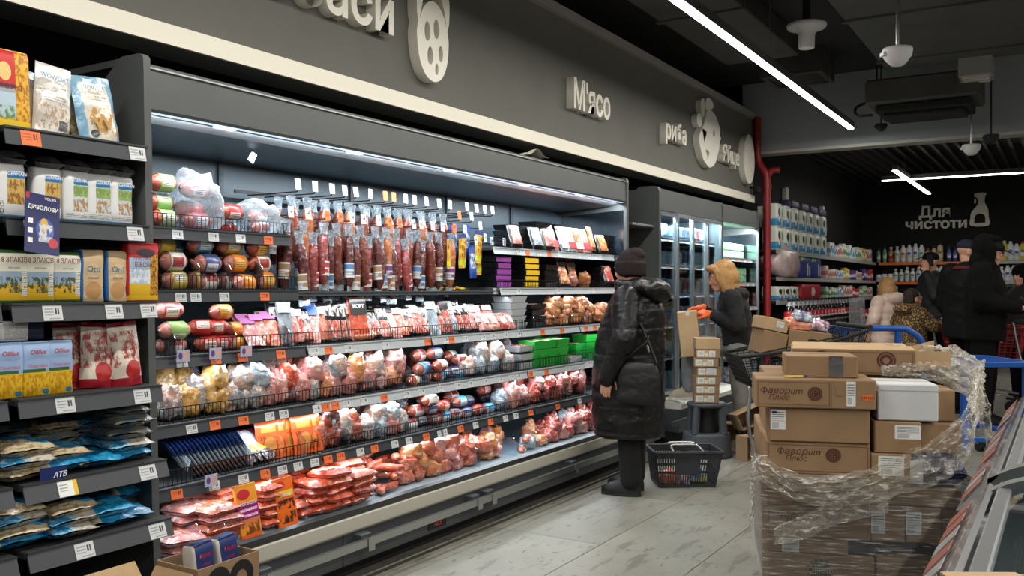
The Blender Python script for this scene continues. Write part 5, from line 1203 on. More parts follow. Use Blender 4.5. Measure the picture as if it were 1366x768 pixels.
# small card bundles clipped on the rails at the left
for i, (L, px, z) in enumerate(((2.935, 240, 1.035), (2.935, 283, 1.035), (2.935, 324, 1.035), (2.835, 277, .555))):
    o = thing('clip_card', '%s small violet clip card with two figures on the left rails' % ORD[i], 'sign', (-L + .02, Yat(px, L), z), RZ, 'violet clip cards')
    MB().box(-.03, .03, -.001, .001, 0, .045).build('card', [prn('clip_card_print', (180, 176, 206), [('e', .28, .5, .16, .3, (90, 70, 130)), ('e', .7, .5, .16, .3, (226, 170, 130))], .4)], o)
    MB().box(-.003, .003, -.002, 0, -.02, 0).build('stem', [ALU], o)

# ------------------------------------------------------------------ goods behind the glass doors and in the end cooler
PKC = [mat('pk_%d' % i, c, .35, c2=c2, nscale=14, coat=.3) for i, (c, c2) in enumerate([((206, 214, 220), (150, 170, 190)), ((60, 120, 190), (220, 228, 236)), ((206, 60, 60), (230, 200, 200)), ((230, 232, 234), (190, 200, 210)), ((236, 120, 60), (240, 200, 170)), ((70, 80, 96), (150, 160, 170)), ((60, 160, 90), (200, 226, 206))])]
bx = {}
def packbox(k, w, h, d):
    key = (k, w, h, d)
    if key not in bx: bx[key] = brick(w, h, d, k + 3, .003, topfold=(k % 2 == 0)).mesh('chilled_pack', [PKC[k]])
    return bx[key]
rows = [(.421, 'lowest'), (.721, 'second'), (1.001, 'third'), (1.271, 'fourth'), (1.531, 'fifth'), (1.771, 'top')]
pal = [(3, 0, 5, 3), (0, 3, 0, 5), (4, 1, 1, 3), (1, 0, 2, 1), (0, 3, 5, 3), (0, 1, 5, 0)]
for r_, (z, nm) in enumerate(rows):
    n = 12
    for i in range(n):
        y = 7.26 + i * .122; h = (.16, .15, .15, .14, .14, .12)[r_] * random.uniform(.8, 1.05)
        place('chilled_pack', packbox(pal[r_][i // 3 % 4] if random.random() < .75 else (i + r_) % 6, .1, round(h, 2), .09), '%s pack on the %s shelf behind the glass doors' % (nth(i, n), nm), 'food pack', (-3.085, y, z), (0, 0, RZ + jit(.06)), 'packs behind the glass doors')
rows = [(.361, 'lowest', 5), (.601, 'second', 3), (.861, 'third', 4), (1.121, 'fourth', 3), (1.381, 'fifth', 6), (1.641, 'top', 6)]
for r_, (z, nm, k) in enumerate(rows):
    n = 8; L = 2.95 + .03 * r_
    for i in range(n):
        for s in range(2 if r_ in (0, 4, 5) else 1):
            place('chilled_pack', packbox(k if r_ not in (1, 3) else (k, 0, 4, 2)[i % 4], .11, .08 if r_ in (0, 4, 5) else .15, .1), '%s pack of the %s layer, %s shelf of the end cooler' % (nth(i, n), ('lower', 'upper')[s], nm), 'food pack', (-L - .03, 8.9 + i * .135, z + .082 * s), (0, 0, RZ + jit(.06)), 'packs in the end cooler')
# ------------------------------------------------------------------ pallet of cartons (its own frame: x to the right, y away, turned like the photo's view)
def RF(r, f): return Vector((r * CS - f * SN, r * SN + f * CS, 0))     # right / forward of the aisle viewpoint to room coordinates
PF, PHI, PSC = 3.45, R(-12), .935
def PL(x, y):                      # pallet coordinates (from its front left corner) to room coordinates
    x *= PSC
    return RF(.975 + x * math.cos(PHI) - y * math.sin(PHI), PF + x * math.sin(PHI) + y * math.cos(PHI))
PA = YAW + PHI
def pbox(name, label, x0, x1, z0, z1, y0=0, depth=.3, m=CARD, rz=0, group='cartons on the wrapped pallet', seam=None):
    """closed carton on the pallet given by its front extents"""
    c = PL((x0 + x1) / 2, y0 + depth / 2)
    t = thing(name, label, 'box', (c.x, c.y, z0), PA + rz, group)
    w2, d2, h = (x1 - x0) / 2 * PSC - .001, depth / 2, z1 - z0 - .001
    MB().bevbox(-w2, w2, -d2, d2, 0, h, .004).build('carton_body', [m], t)
    MB().box(-w2 + .003, w2 - .003, -.001, .001, h - .0008, h + .0008).build('top_seam', [CARDD], t)
    if seam is not None: MB().box(seam - .0012, seam + .0012, -d2 - .0008, -d2 + .001, .002, h - .002).build('corner_seam', [CARDD], t)
    t['fy'] = -d2; t['h'] = h
    return t
def sticker(t, x, z, w, h, m=PAPERLBL, name='label'):
    MB().box(-w / 2, w / 2, -.0006, .0006, 0, h).build(name, [m], t, (x, t['fy'] - .001, z))
def fav(t, x, z, s=1.0):
    fy = t['fy'] - .0015
    obj('lettering', text_mesh('аворum', .042 * s, 0, 0, .25, 'LEFT', PRINTBR), t, (x + .031 * s, fy, z + .028 * s))
    obj('lettering', flat_icon('lettering', [oval(x + .018 * s, z + .043 * s, .014 * s, .011 * s), oval(x + .018 * s, z + .043 * s, .0105 * s, .0078 * s)], .0003, PRINTBR), t, (0, fy, 0))
    obj('lettering', flat_icon('lettering', [[(x + .0145 * s, z + .026 * s), (x + .0185 * s, z + .026 * s), (x + .0225 * s, z + .06 * s), (x + .0185 * s, z + .06 * s)]], .0003, PRINTBR), t, (0, fy - .0002, 0))
    obj('lettering', text_mesh('Плюс', .034 * s, 0, 0, .25, 'LEFT', PRINTBR), t, (x + .035 * s, fy, z))
    cx = x + .235 * s; cz = z + .03 * s; r = .031 * s
    obj('emblem', flat_icon('emblem', [oval(cx, cz, r, r), oval(cx, cz, r * .86, r * .86), oval(cx, cz, r * .8, r * .8), oval(cx, cz, r * .58, r * .58)], .0004, PRINTBR), t, (0, fy, 0))
    obj('emblem', flat_icon('emblem', [oval(cx, cz, r * .5, r * .5), oval(cx, cz, r * .3, r * .3)], .0004, PRINTBR), t, (0, fy, 0))
    MB().box(cx - r * .5, cx + r * .5, -.0003, .0003, cz - .002, cz + .002).box(cx - .002, cx + .002, -.0003, .0003, cz - r * .5, cz + r * .5).build('emblem', [PRINTBR], t, (0, fy, 0))
def frame(t, x0, x1, z0, z1, w=.0012):
    fy = t['fy'] - .001
    mb = MB()
    for q in ((x0, x1, z0, z0 + w), (x0, x1, z1 - w, z1), (x0, x0 + w, z0, z1), (x1 - w, x1, z0, z1)): mb.box(q[0], q[1], -.0003, .0003, q[2], q[3])
    mb.build('printed_frame', [PRINTBR], t, (0, fy, 0))
# wooden pallet
c = PL(.47, .52)
t = thing('pallet', 'wooden pallet under the wrapped cartons', 'pallet', (c.x, c.y, 0), PA)
WOOD = mat('pallet_wood', (150, 118, 82), .8, c2=(130, 100, 68), nscale=5, stretch=(1, 8, 1))
for i in range(7): MB().bevbox(-.4 + i * .117, -.4 + i * .117 + .098, -.5, .5, .122, .144, .003).build('deck_board', [WOOD], t)
for y in (-.45, 0, .45):
    MB().bevbox(-.4, .4, y - .05, y + .05, .1, .122, .003).build('stringer', [WOOD], t)
    for x in (-.34, 0, .34): MB().bevbox(x - .06, x + .06, y - .05, y + .05, .022, .1, .004).build('block', [WOOD], t)
for x in (-.34, 0, .34): MB().bevbox(x - .06, x + .06, -.5, .5, 0, .022, .003).build('bottom_board', [WOOD], t)
# left column, bottom to top
t = pbox('carton', 'bottom left carton of the pallet with a green plant emblem', -.0, .42, .146, .31); sticker(t, -.15, .0, .05, .06)
obj('emblem', flat_icon('emblem', [[(math.cos(R(a)) * (.055 if i % 2 else .04), math.sin(R(a)) * (.045 if i % 2 else .03)) for i, a in enumerate(range(0, 360, 12))]], .0004, mat('green_print', (70, 76, 40), .8)), t, (.0, t['fy'] - .0015, .105))
obj('lettering', text_mesh('Olkom', .034, 0, 0, 0, 'CENTER', CARDL), t, (.0, t['fy'] - .002, .095))
t = pbox('carton', 'low carton with a square paper label above the bottom left one', .0, .32, .31, .37); sticker(t, -.06, .004, .062, .052)
pbox('carton', 'black carton end between the low cartons of the pallet', .32, .475, .312, .37, .02, m=mat('black_card', (36, 36, 38), .6))
for i, (z0, z1) in enumerate(((.37, .49), (.49, .612), (.612, .737))):
    t = pbox('carton', ('lowest wrapped carton with brown Cyrillic print', 'second wrapped carton with brown Cyrillic print under the film band', 'carton with brown Cyrillic print right above the film band')[i], .0, .402, z0, z1)
    fav(t, -.15, .05, .88); frame(t, -.18, .18, .012, z1 - z0 - .014)
t = pbox('carton', 'large plain carton with a blue-headed label on the pallet', .012, .40, .737, .867, -.01); sticker(t, -.15, .045, .055, .075)
obj('label_mark', flat_icon('label_mark', [oval(-.163, .11, .012, .005)], .0004, INKB), t, (0, t['fy'] - .002, 0))
t = pbox('carton', 'wide carton with brown Cyrillic print, long label and orange stamp', -.045, .42, .867, .978, -.03, .26, seam=.06)
fav(t, -.2, .03, .85); frame(t, -.208, .052, .012, .098)
sticker(t, .128, .012, .032, .092); sticker(t, .185, .035, .038, .022, mat('orange_stamp', (220, 110, 40), .6), 'stamp')
sticker(t, .088, .05, .03, .035, CARDD, 'printed_box')
obj('lettering', text_mesh('289182', .014, 0, 0, 0, 'CENTER', mat('stamp_red', (150, 40, 20), .6)), t, (.185, t['fy'] - .003, .04))
t = pbox('carton', 'plain taped carton on top of the wide printed carton', .083, .362, .978, 1.062, .03, .22)
sticker(t, .05, .0, .05, .084, TAPE, 'tape'); 
o = MB().cyl((0, 0, 0), (.07, .02, 0), .004, n=8).build('marker_pen', [mat('pen_yellow', (216, 190, 90), .4)], None, (0, 0, 0))
c = PL(.07, -.015); o.location = (c.x, c.y, .984); o.rotation_euler = (0, 0, PA); tag(o, 'small yellow pen lying on the wide printed carton', 'pen')
MB().cyl((.07, .02, 0), (.085, .0243, 0), .0042, n=8).build('cap', [INKB], o)
# long open carton at the back of the top
c = PL(.40, .46)
t = thing('open_carton', 'long open carton with loose flaps at the back of the pallet top', 'box', (c.x, c.y, .965), PA - .08)
w2, d2, h = .24, .12, .1
mb = MB(); mb.box(-w2, w2, -d2, d2, 0, .004); mb.box(-w2, w2, -d2, -d2 + .004, .004, h); mb.box(-w2, w2, d2 - .004, d2, .004, h); mb.box(-w2, -w2 + .004, -d2 + .004, d2 - .004, .004, h); mb.box(w2 - .004, w2, -d2 + .004, d2 - .004, .004, h * .55)
mb.build('carton_body', [CARD], t)
flap(t, (-w2, d2, h), (w2, d2, h), (0, .8, .12), .07); flap(t, (w2, -d2, h * .55), (w2, d2, h * .55), (.8, 0, -.15), .1); flap(t, (w2, -d2, h), (w2, -d2, .02), (.9, -.25, .1), .13, CARDL); flap(t, (w2, d2, .02), (w2, d2, h), (.8, .2, .3), .12, CARDL)
flap(t, (-w2, -d2, h), (w2, -d2, h), (0, .95, .18), .07, CARDL)
t['fy'] = -d2; 
obj('emblem', flat_icon('emblem', [oval(.13, .06, .036, .036), oval(.13, .06, .029, .029), oval(.13, .06, .025, .025), oval(.13, .06, .013, .013)], .0004, PRINTBR), t, (0, -d2 - .0015, 0))
obj('emblem', flat_icon('emblem', [oval(-.12, .06, .036, .036), oval(-.12, .06, .029, .029), oval(-.12, .06, .025, .025), oval(-.12, .06, .013, .013)], .0004, PRINTBR), t, (0, -d2 - .0015, 0))
frame(t, -w2 + .01, w2 - .01, .008, h - .008)
# filler cartons under it so everything rests
pbox('carton', 'carton at the rear of the pallet carrying the long open carton', .02, .6, .72, .963, .36, .4)
pbox('carton', 'deep carton in the middle rear of the wrapped pallet', .0, .78, .43, .72, .32, .55)
pbox('carton', 'deep carton at the bottom rear of the wrapped pallet', .0, .78, .146, .43, .32, .55)
# right column
t = pbox('carton', 'bottom right carton of the pallet', .425, .745, .146, .312, .01); 
t = pbox('carton', 'small carton with upright label right of the printed cartons', .405, .535, .37, .505, .005); sticker(t, -.035, .03, .05, .085)
t = pbox('carton', 'small carton with upright label in the middle of the right column', .537, .668, .372, .505, .005); sticker(t, -.035, .03, .055, .085)
t = pbox('carton', 'narrow carton at the right edge of the pallet', .67, .775, .312, .5, .02)
t = pbox('carton', 'flat carton under the navy film pack', .405, .745, .506, .575, .01)
t = pbox('carton', 'carton left of the navy film pack behind the film band', .405, .56, .576, .70, .012); sticker(t, .0, .04, .09, .075)
t = pbox('carton', 'carton with a wide paper label under the white box', .42, .60, .70, .82, .02); sticker(t, .035, .055, .092, .052)
t = pbox('carton', 'carton right of the one with the wide label', .604, .76, .70, .812, .06)
t = pbox('carton', 'white carton on the right half of the pallet top', .435, .665, .822, .96, .03, .24, WHITECARD)
MB().box(-.113, .113, -.0008, .0006, .112, .115).build('lid_line', [mat('white_edge', (170, 172, 174), .8)], t, (0, t['fy'] - .0005, 0))
t = pbox('carton', 'small brown carton right of the white carton', .668, .745, .814, .935, .1, .2)
# navy film pack
c = PL(.66, .12)
nv = fixn(pillow(.2, .22, .12, 71, .012, p=6, nu=16, nv=14).mesh('film_pack', [meat('navy_film', (30, 30, 66), (44, 46, 92), (150, 170, 210), 9, .35)]))
t = place('film_pack', nv, 'navy pack in shiny film with a white side label, right column', 'food pack', (c.x, c.y, .576), (0, 0, PA), None)
MB().box(-.1, -.055, -.1115, -.1105, .015, .1).build('label', [mat('label_white2', (228, 230, 232), .4)], t)
# ---- stretch film: tight wrap of the lower cartons, a loose twisted band and hanging tails
WRAP = clear('stretch_film_tight', (236, 238, 240), .06, .1, bump=1.0, bscale=9, stretch=(1.2, 1.2, 14), white=.55)
WRAPL = clear('stretch_film_loose', (250, 248, 242), .1, .1, bump=1.0, bscale=55, stretch=(.5, 1, 1.3), white=.6)
c = PL(0, 0)
t = thing('stretch_film', 'crumpled clear stretch film wrapped round the pallet cartons', 'film', (c.x, c.y, 0), PA)
def tight(u, v):
    # around left side, front, right side
    per = [(-.012, .8), (-.012, -.016), (.78 * PSC, -.016), (.78 * PSC, .8)]
    L = [.812, .802, .812]; s = u * sum(L); i = 0
    while i < 2 and s > L[i]: s -= L[i]; i += 1
    a, b2 = per[i], per[i + 1]; k = s / L[i]
    x, y = a[0] + (b2[0] - a[0]) * k, a[1] + (b2[1] - a[1]) * k
    z = .15 + v * .47
    n = .005 * nz(u * 3, 0, z * 14, 2.2, 4) + .004 * nz(u * 12, 1, z * 20, 2, 8)
    nx, ny = ((-1, 0), (0, -1), (1, 0))[i]
    return (x + nx * (n + .004), y + ny * (n + .004), z)
MB().grid(tight, 90, 44).build('tight_wrap', [WRAP], t)
def band(name, path, widths, amp, seed, nu=170, nv=40, fold=3.2):
    P = smooth_path([(q[0] * PSC, q[1], q[2]) for q in path], 12); n = len(P) - 1
    def f(u, v):
        k = u * n; i = min(int(k), n - 1); p = P[i].lerp(P[i + 1], k - i)
        wk = u * (len(widths) - 1); j = min(int(wk), len(widths) - 2); w = widths[j] + (widths[j + 1] - widths[j]) * (wk - j)
        vv = v - .5
        d = amp * (.8 * nz(u * 5, v * 2.5, 0, 1.9, seed) + .9 * abs(nz(u * 5, v * 11, 0, 2, seed + 2)) + .5 * abs(nz(u * 12, v * 24, 0, 2, seed + 7)) + .2 * nz(u * 30, v * 20, 0, 2, seed + 8) + .4 * math.sin(v * fold * 6.28 + 3 * nz(u * 5, 0, 0, 1, seed + 3)))
        return (p.x + amp * .6 * nz(u * 13, v * 6, 3, 2, seed + 4), p.y + d - amp, p.z + vv * w + amp * .7 * nz(u * 11, v * 5, 7, 2, seed + 6))
    MB().grid(f, nu, nv).build(name, [WRAPL], t)
band('loose_band', [(-.05, .15, .6), (-.02, -.05, .64), (.12, -.05, .57), (.3, -.06, .575), (.48, -.05, .63), (.64, -.04, .70), (.76, .0, .80), (.83, .12, .93)], [.1, .1, .1, .12, .14, .17, .2, .2], .022, 3)
band('loose_band', [(.83, .1, .92), (.86, .2, .95), (.80, .5, 1.0), (.68, .62, 1.0), (.5, .66, .98)], [.22, .2, .16, .14, .1], .03, 9, 60)
band('loose_tail', [(.46, -.035, .545), (.3, -.045, .50), (.15, -.05, .43), (.03, -.045, .385)], [.12, .1, .09, .06], .012, 15, 50, 10)
band('loose_tail', [(-.03, -.03, .66), (-.06, -.02, .58), (-.05, .0, .5), (-.065, .02, .42)], [.04, .12, .1, .04], .014, 21, 40, 10)
band('loose_tail', [(.83, .1, .9), (.87, .1, .78), (.86, .12, .66), (.84, .14, .55)], [.16, .2, .16, .1], .02, 27, 40, 12)
band('loose_top', [(.5, .29, .985), (.58, .29, .99), (.68, .28, .99), (.8, .27, .98)], [.04, .05, .07, .1], .02, 33, 60, 20)
pt = smooth_path([(PSC * q[0], q[1], q[2]) for q in [(.55, .62, 1.06), (.62, .58, 1.07), (.68, .55, 1.04), (.73, .5, .99), (.78, .4, .96)]], 6)
MB().tube(pt, .008, 7).build('twisted_strand', [WRAPL], t)

# ------------------------------------------------------------------ blue trolley behind the pallet
F2 = 6.7
c = RF(2.27, F2)
t = thing('platform_trolley', 'blue steel trolley with a tube handle and slatted platform', 'trolley', (c.x, c.y, 0), YAW)
def tb(pts, r=.02, nm='frame_tube', m=BLUEP): return MB().tube(pts, r, 10).build(nm, [m], t)
def sq(p0, p1, s, nm):
    p0, p1 = Vector(p0), Vector(p1)
    x0, x1 = sorted((p0.x, p1.x)); y0, y1 = sorted((p0.y, p1.y)); z0, z1 = sorted((p0.z, p1.z))
    return MB().bevbox(x0 - s, x1 + s, y0 - s, y1 + s, z0 - (s if z1 - z0 < .01 else 0), z1 + (s if z1 - z0 < .01 else 0), .004).build(nm, [BLUEP], t)
# handle frame on the left, x from 0 to .82
hp = smooth_path([(.0, 0, .2), (.0, 0, .99), (.012, 0, 1.01), (.04, 0, 1.02), (.6, 0, 1.02), (.68, 0, 1.005), (.76, 0, .95), (.8, 0, .86), (.81, 0, .74), (.81, 0, .2)], 5)
tb(hp, .024, 'handle_frame')
sq((.20, 0, .2), (.20, 0, 1.0), .018, 'handle_post'); sq((.605, 0, .2), (.605, 0, 1.0), .02, 'handle_post')
for z in (.35, .62): sq((.0, 0, z), (.8, 0, z), .015, 'cross_bar')
# platform from x=.72 to 1.56, depth .7, top z=.76
X0, X1, Y0, Y1, ZP = .72, 1.58, -.05, .62, .775
for a, b2 in (((X0, Y0), (X1, Y0)), ((X0, Y1), (X1, Y1)), ((X0, Y0), (X0, Y1)), ((X1, Y0), (X1, Y1))): sq((a[0], a[1], ZP - .02), (b2[0], b2[1], ZP - .02), .02, 'platform_rail')
for i in range(8): MB().box(X0, X1, Y0 + .06 + i * .075, Y0 + .085 + i * .075, ZP - .012, ZP).build('platform_slat', [BLUEP], t)
for i in range(4): MB().box(X0 + .15 + i * .2, X0 + .17 + i * .2, Y0, Y1, ZP - .03, ZP - .013).build('platform_rib', [BLUEP], t)
for x, y in ((X0 + .35, Y0), (X1 - .05, Y0), (X1 - .05, Y1), (X0 + .35, Y1)): sq((x, y, .12), (x, y, ZP - .03), .022, 'leg')
for z in (.2,):
    for a, b2 in (((.0, Y0), (X1, Y0)), ((.0, Y1), (X1, Y1)), ((.0, Y0), (.0, Y1)), ((X1, Y0), (X1, Y1))): sq((a[0], a[1], z), (b2[0], b2[1], z), .018, 'base_rail')
for x in (.08, X1 - .06):
    for y in (Y0 + .03, Y1 - .03):
        MB().cyl((x - .02, y, .06), (x + .02, y, .06), .06, n=16).build('wheel', [BLACK], t)
        MB().box(x - .025, x + .025, y - .02, y + .02, .06, .19).build('caster_fork', [STEEL], t)

# ------------------------------------------------------------------ shopping cart with cartons (left of the pallet)
c = RF(1.73, 6.25)
t = thing('shopping_cart', 'black mesh shopping cart loaded with cartons behind the pallet', 'shopping cart', (c.x, c.y, 0), YAW)
bl = [(-.12, -.22, .66), (.52, -.28, .66), (.52, .28, .66), (-.12, .22, .66)]; tl = [(-.2, -.25, .86), (.62, -.31, 1.04), (.62, .31, 1.04), (-.2, .25, .86)]
cm = MB()
def wall(a0, a1, b0, b1, nh, nv2):
    a0, a1, b0, b1 = map(Vector, (a0, a1, b0, b1))
    for i in range(nv2 + 1):
        k = i / nv2; cm.tube([a0.lerp(a1, k), b0.lerp(b1, k)], .003, 4)
    for i in range(nh + 1):
        k = i / nh; cm.tube([a0.lerp(b0, k), a1.lerp(b1, k)], .0035 if 0 < i < nh else .006, 4)
for i in range(4): wall(bl[i], bl[(i + 1) % 4], tl[i], tl[(i + 1) % 4], 6, 18)
wall(bl[0], bl[1], bl[3], bl[2], 8, 12)
cm.build('wire_basket', [WIRE], t)
MB().tube(smooth_path([tl[0], (.1, -.28, .9), (.4, -.3, .97), tl[1]], 6), .013, 8).build('rim_bar', [SOFTBLACK], t)
MB().tube(smooth_path([tl[3], (.1, .28, .9), (.4, .3, .97), tl[2]], 6), .013, 8).build('rim_bar', [SOFTBLACK], t)
MB().tube([(.64, -.3, 1.06), (.64, .3, 1.06)], .018, 10).build('handle', [SOFTBLACK], t)
for s in (-1, 1):
    MB().tube(smooth_path([(.56, s * .26, 1.0), (.5, s * .25, .6), (.42, s * .24, .25), (.3, s * .23, .14), (.1, s * .18, .14)], 6), .014, 8).build('chassis_tube', [STEEL], t)
    MB().tube(smooth_path([(.1, s * .18, .14), (.0, s * .18, .2), (-.04, s * .18, .34), (-.03, s * .2, .5), (.0, s * .22, .66)], 6), .014, 8).build('chassis_tube', [STEEL], t)
    for x in (.12, .42): MB().cyl((x, s * .2 - .015, .06), (x, s * .2 + .015, .06), .06, n=16).build('wheel', [BLACK], t)
def cbox(label, r, f, z, w, d, h, rz, m, name='carton', tilt=0, group='cartons in the shopping cart'):
    p = RF(r, f); t2 = thing(name, label, 'box', (p.x, p.y, z), 0, group, rot=(0, R(tilt), YAW + rz))
    MB().bevbox(-w / 2, w / 2, -d / 2, d / 2, 0, h, .003).build('carton_body', [m], t2); t2['fy'] = -d / 2
    return t2
cbox('pale lower carton at the left end of the shopping cart', 1.76, 6.25, .865, .17, .3, .16, 0, CARD, tilt=12)
q = cbox('small carton with a paper label on the pale carton in the cart', 1.78, 6.24, 1.03, .17, .28, .085, 0, CARDL, tilt=12); sticker(q, .03, .03, .05, .04)
q = cbox('wide carton with a hand hole in the shopping cart', 2.02, 6.25, .875, .29, .3, .15, -.06, CARD, tilt=6)
obj('hand_hole', flat_icon('hand_hole', [oval(0, 0, .035, .012)], .001, BLACK), q, (.02, q['fy'] - .001, .09))
cr = [mat('crinkle_orange', (206, 110, 84), .3, c2=(226, 160, 130), nscale=20, coat=.5, bump=.5, bscale=25), mat('crinkle_violet', (120, 60, 96), .3, c2=(226, 210, 220), nscale=30, coat=.5, bump=.5, bscale=25), mat('crinkle_blue', (70, 90, 130), .3, c2=(220, 226, 230), nscale=20, coat=.5, bump=.5, bscale=25)]
for i, (r, z, w) in enumerate(((1.97, 1.03, .09), (2.1, 1.02, .08), (2.0, 1.08, .07), (1.92, 1.03, .06))):
    p = RF(r, 6.22)
    place('snack_bag', fixn(lump(w, .07, .035, 600 + i, .3).mesh('snack_bag', [cr[(0, 1, 2, 0)[i]]])), ('salmon crinkled bag on the carton with the hand hole', 'violet and white crinkled bag right of the salmon bag', 'blue and white crinkled bag on top of the salmon bag', 'small salmon bag at the left of the crinkled bags')[i], 'bag', (p.x, p.y, z), (0, R(8), YAW + jit(.3)))
# ------------------------------------------------------------------ step stool with a stack of small cartons
ST = Vector((-2.43, 6.85, 0))
t = thing('step_stool', 'dark grey round kick stool beside the cooler', 'stool', ST, YAW)
PLG = mat('stool_plastic', (62, 66, 70), .55)
MB().lathe([(.20, .0), (.205, .01), (.203, .03), (.19, .06), (.183, .17), (.178, .185), (.165, .19), (.1, .19)], 30).build('base_ring', [PLG], t)
for a in (45, 135, 225, 315):
    ca, sa = math.cos(R(a)), math.sin(R(a))
    p = [(.155 * ca, .155 * sa, .185), (.132 * ca, .132 * sa, .395)]
    MB().tube(p, [.034, .03], 8).build('leg', [PLG], t)
MB().cyl((0, 0, .185), (0, 0, .395), .09, .075, 20).build('inner_drum', [SOFTBLACK], t)
MB().lathe([(.12, .385), (.15, .39), (.155, .405), (.15, .418), (.13, .423), (.02, .424)], 30).build('top_step', [PLG], t)
zz = .425
LBLB = prn('carton_labels', (182, 160, 128), [('r', .06, .4, .12, .88, (222, 222, 216)), ('r', .44, .62, .1, .6, (214, 208, 196)), ('r', .66, .96, .1, .86, (224, 224, 218)), ('l', .1, .36, .3, .8, (90, 90, 90), 8), ('l', .7, .92, .2, .75, (100, 100, 100), 9)], .8)
for i in range(7):
    h = .07 if i != 6 else .085
    w = .185 - .0 * i
    q = thing('small_carton', '%s small carton from the bottom of the stack on the stool' % ORD[i] if i < 6 else 'unlabelled top carton of the stack on the stool', 'box', (ST.x + .0 + jit(.008), ST.y + jit(.008), zz), YAW - .1 + jit(.06), 'small cartons stacked on the stool')
    MB().bevbox(-w / 2, w / 2, -.1, .1, 0, h - .002, .002).build('carton_body', [CARDL if i == 6 else CARD], q)
    if i < 6: MB().box(-w / 2 + .004, w / 2 - .035, -.1012, -.1003, .006, h - .008).build('label', [LBLB], q)
    if i == 3: MB().box(-.02, .03, -.1035, -.1015, .01, .06).build('loose_label', [WHITECARD], q)
    zz += h
# basket
BK = mat('basket_plastic', (42, 46, 50), .5)
t = thing('shopping_basket', 'dark grey plastic shopping basket on the floor by the customer', 'basket', (-2.21, 5.77, 0), YAW + .06)
def bwall(mb, a0, a1, b0, b1, n):
    a0, a1, b0, b1 = map(Vector, (a0, a1, b0, b1)); th = Vector((0, 0, .0))
    nrm = (a1 - a0).cross(b0 - a0).normalized() * .004
    def quad(p, q, r, s): mb.add([p, q, r, s, p + nrm, q + nrm, r + nrm, s + nrm], [(0, 1, 2, 3), (7, 6, 5, 4), (0, 4, 5, 1), (1, 5, 6, 2), (2, 6, 7, 3), (3, 7, 4, 0)])
    g = lambda u, v: a0.lerp(a1, u).lerp(b0.lerp(b1, u), v)
    for v0, v1 in ((0, .08), (.4, .47), (.84, 1)): quad(g(0, v0), g(1, v0), g(1, v1), g(0, v1))
    for i in range(n + 1):
        u0 = max(0, i / n - .16 / n); u1 = min(1, i / n + .16 / n); quad(g(u0, .05), g(u1, .05), g(u1, .9), g(u0, .9))
bb = [(-.19, -.12, .004), (.185, -.12, .004), (.185, .12, .004), (-.19, .12, .004)]; bt = [(-.215, -.15, .235), (.225, -.15, .235), (.225, .15, .235), (-.215, .15, .235)]
for i in range(4):
    mb = MB(); bwall(mb, bb[i], bb[(i + 1) % 4], bt[i], bt[(i + 1) % 4], 24 if i % 2 == 0 else 14)
    mb.build('side_grid', [BK], t)
MB().bevbox(-.19, .185, -.12, .12, 0, .006, .002).build('bottom', [BK], t)
MB().bevbox(-.09, .08, -.145, -.135, .09, .2, .003).build('plate', [BK], t)
for q in ((-.23, .24, -.165, -.148), (-.23, .24, .148, .165)): MB().bevbox(*q, .228, .245, .004).build('rim', [BK], t)
for q in ((-.23, -.213, -.15, .15), (.223, .24, -.15, .15)): MB().bevbox(*q, .228, .245, .004).build('rim', [BK], t)
for y, nm in ((-.04, 'handle'), (.06, 'handle')):
    MB().tube(smooth_path([(-.1, y - .1 if y < 0 else y + .08, .243), (-.09, y, .262), (-.06, y + .01, .268), (.06, y + .01, .268), (.09, y, .262), (.1, y - .1 if y < 0 else y + .08, .243)], 5), .007, 8).build(nm, [mat('handle_wire', (170, 172, 172), .3, metal=.8)], t)
for i, (x, y, w, k) in enumerate(((-.1, -.03, .07, 0), (.1, .0, .06, 2), (.0, .03, .07, 0), (-.02, -.06, .05, 1))):
    p = Vector((x, y, 0)); p.rotate(Euler((0, 0, YAW + .06)))
    place('basket_item', fixn(lump(w, .05, .04, 700 + i, .3).mesh('snack_bag', [cr[k] if i != 1 else mat('crinkle_sky', (70, 140, 210), .3, c2=(230, 200, 90), nscale=12, coat=.5)])), ('orange pack at the left in the shopping basket', 'sky blue pack at the right in the shopping basket', 'orange pack in the middle rear of the shopping basket', 'violet pack at the front of the shopping basket')[i], 'food pack', (-2.21 + p.x, 5.77 + p.y, .007), (0, 0, YAW), None)
# empty cartons on the floor behind the pallet
def ecarton(label, r, f, z, w, d, h, rot, m=CARD):
    p = RF(r, f); t2 = thing('empty_carton', label, 'box', (p.x, p.y, z), 0, 'empty cartons on the floor', rot=rot)
    mb = MB(); wl = .004
    mb.box(-w / 2, w / 2, d / 2 - wl, d / 2, 0, h); mb.box(-w / 2, w / 2, -d / 2, d / 2 - wl, 0, wl); mb.box(-w / 2, w / 2, -d / 2, d / 2 - wl, h - wl, h)
    mb.box(-w / 2, -w / 2 + wl, -d / 2, d / 2 - wl, wl, h - wl); mb.box(w / 2 - wl, w / 2, -d / 2, d / 2 - wl, wl, h - wl)
    mb.build('carton_body', [m], t2); return t2
ecarton('small open carton standing on end beside the stool', 1.81, 6.9, 0, .13, .12, .19, (0, 0, YAW + .5))
ecarton('narrow carton with a dark opening right of the small one', 1.92, 7.15, 0, .12, .1, .26, (0, 0, YAW + .25))
q = ecarton('tilted open carton lying on top of the small floor cartons', 1.9, 7.08, .255, .26, .2, .13, (R(-6), R(-22), YAW + .15))
flap(q, (.13, -.1, .13), (.13, .1, .13), (.9, 0, .3), .08)
ecarton('low carton half hidden under the tilted one', 1.82, 7.22, 0, .2, .16, .24, (0, 0, YAW - .15), CARDD)
ecarton('plain carton standing against the pallet corner', 2.05, 7.0, 0, .16, .14, .14, (0, 0, YAW + .1), CARDL)
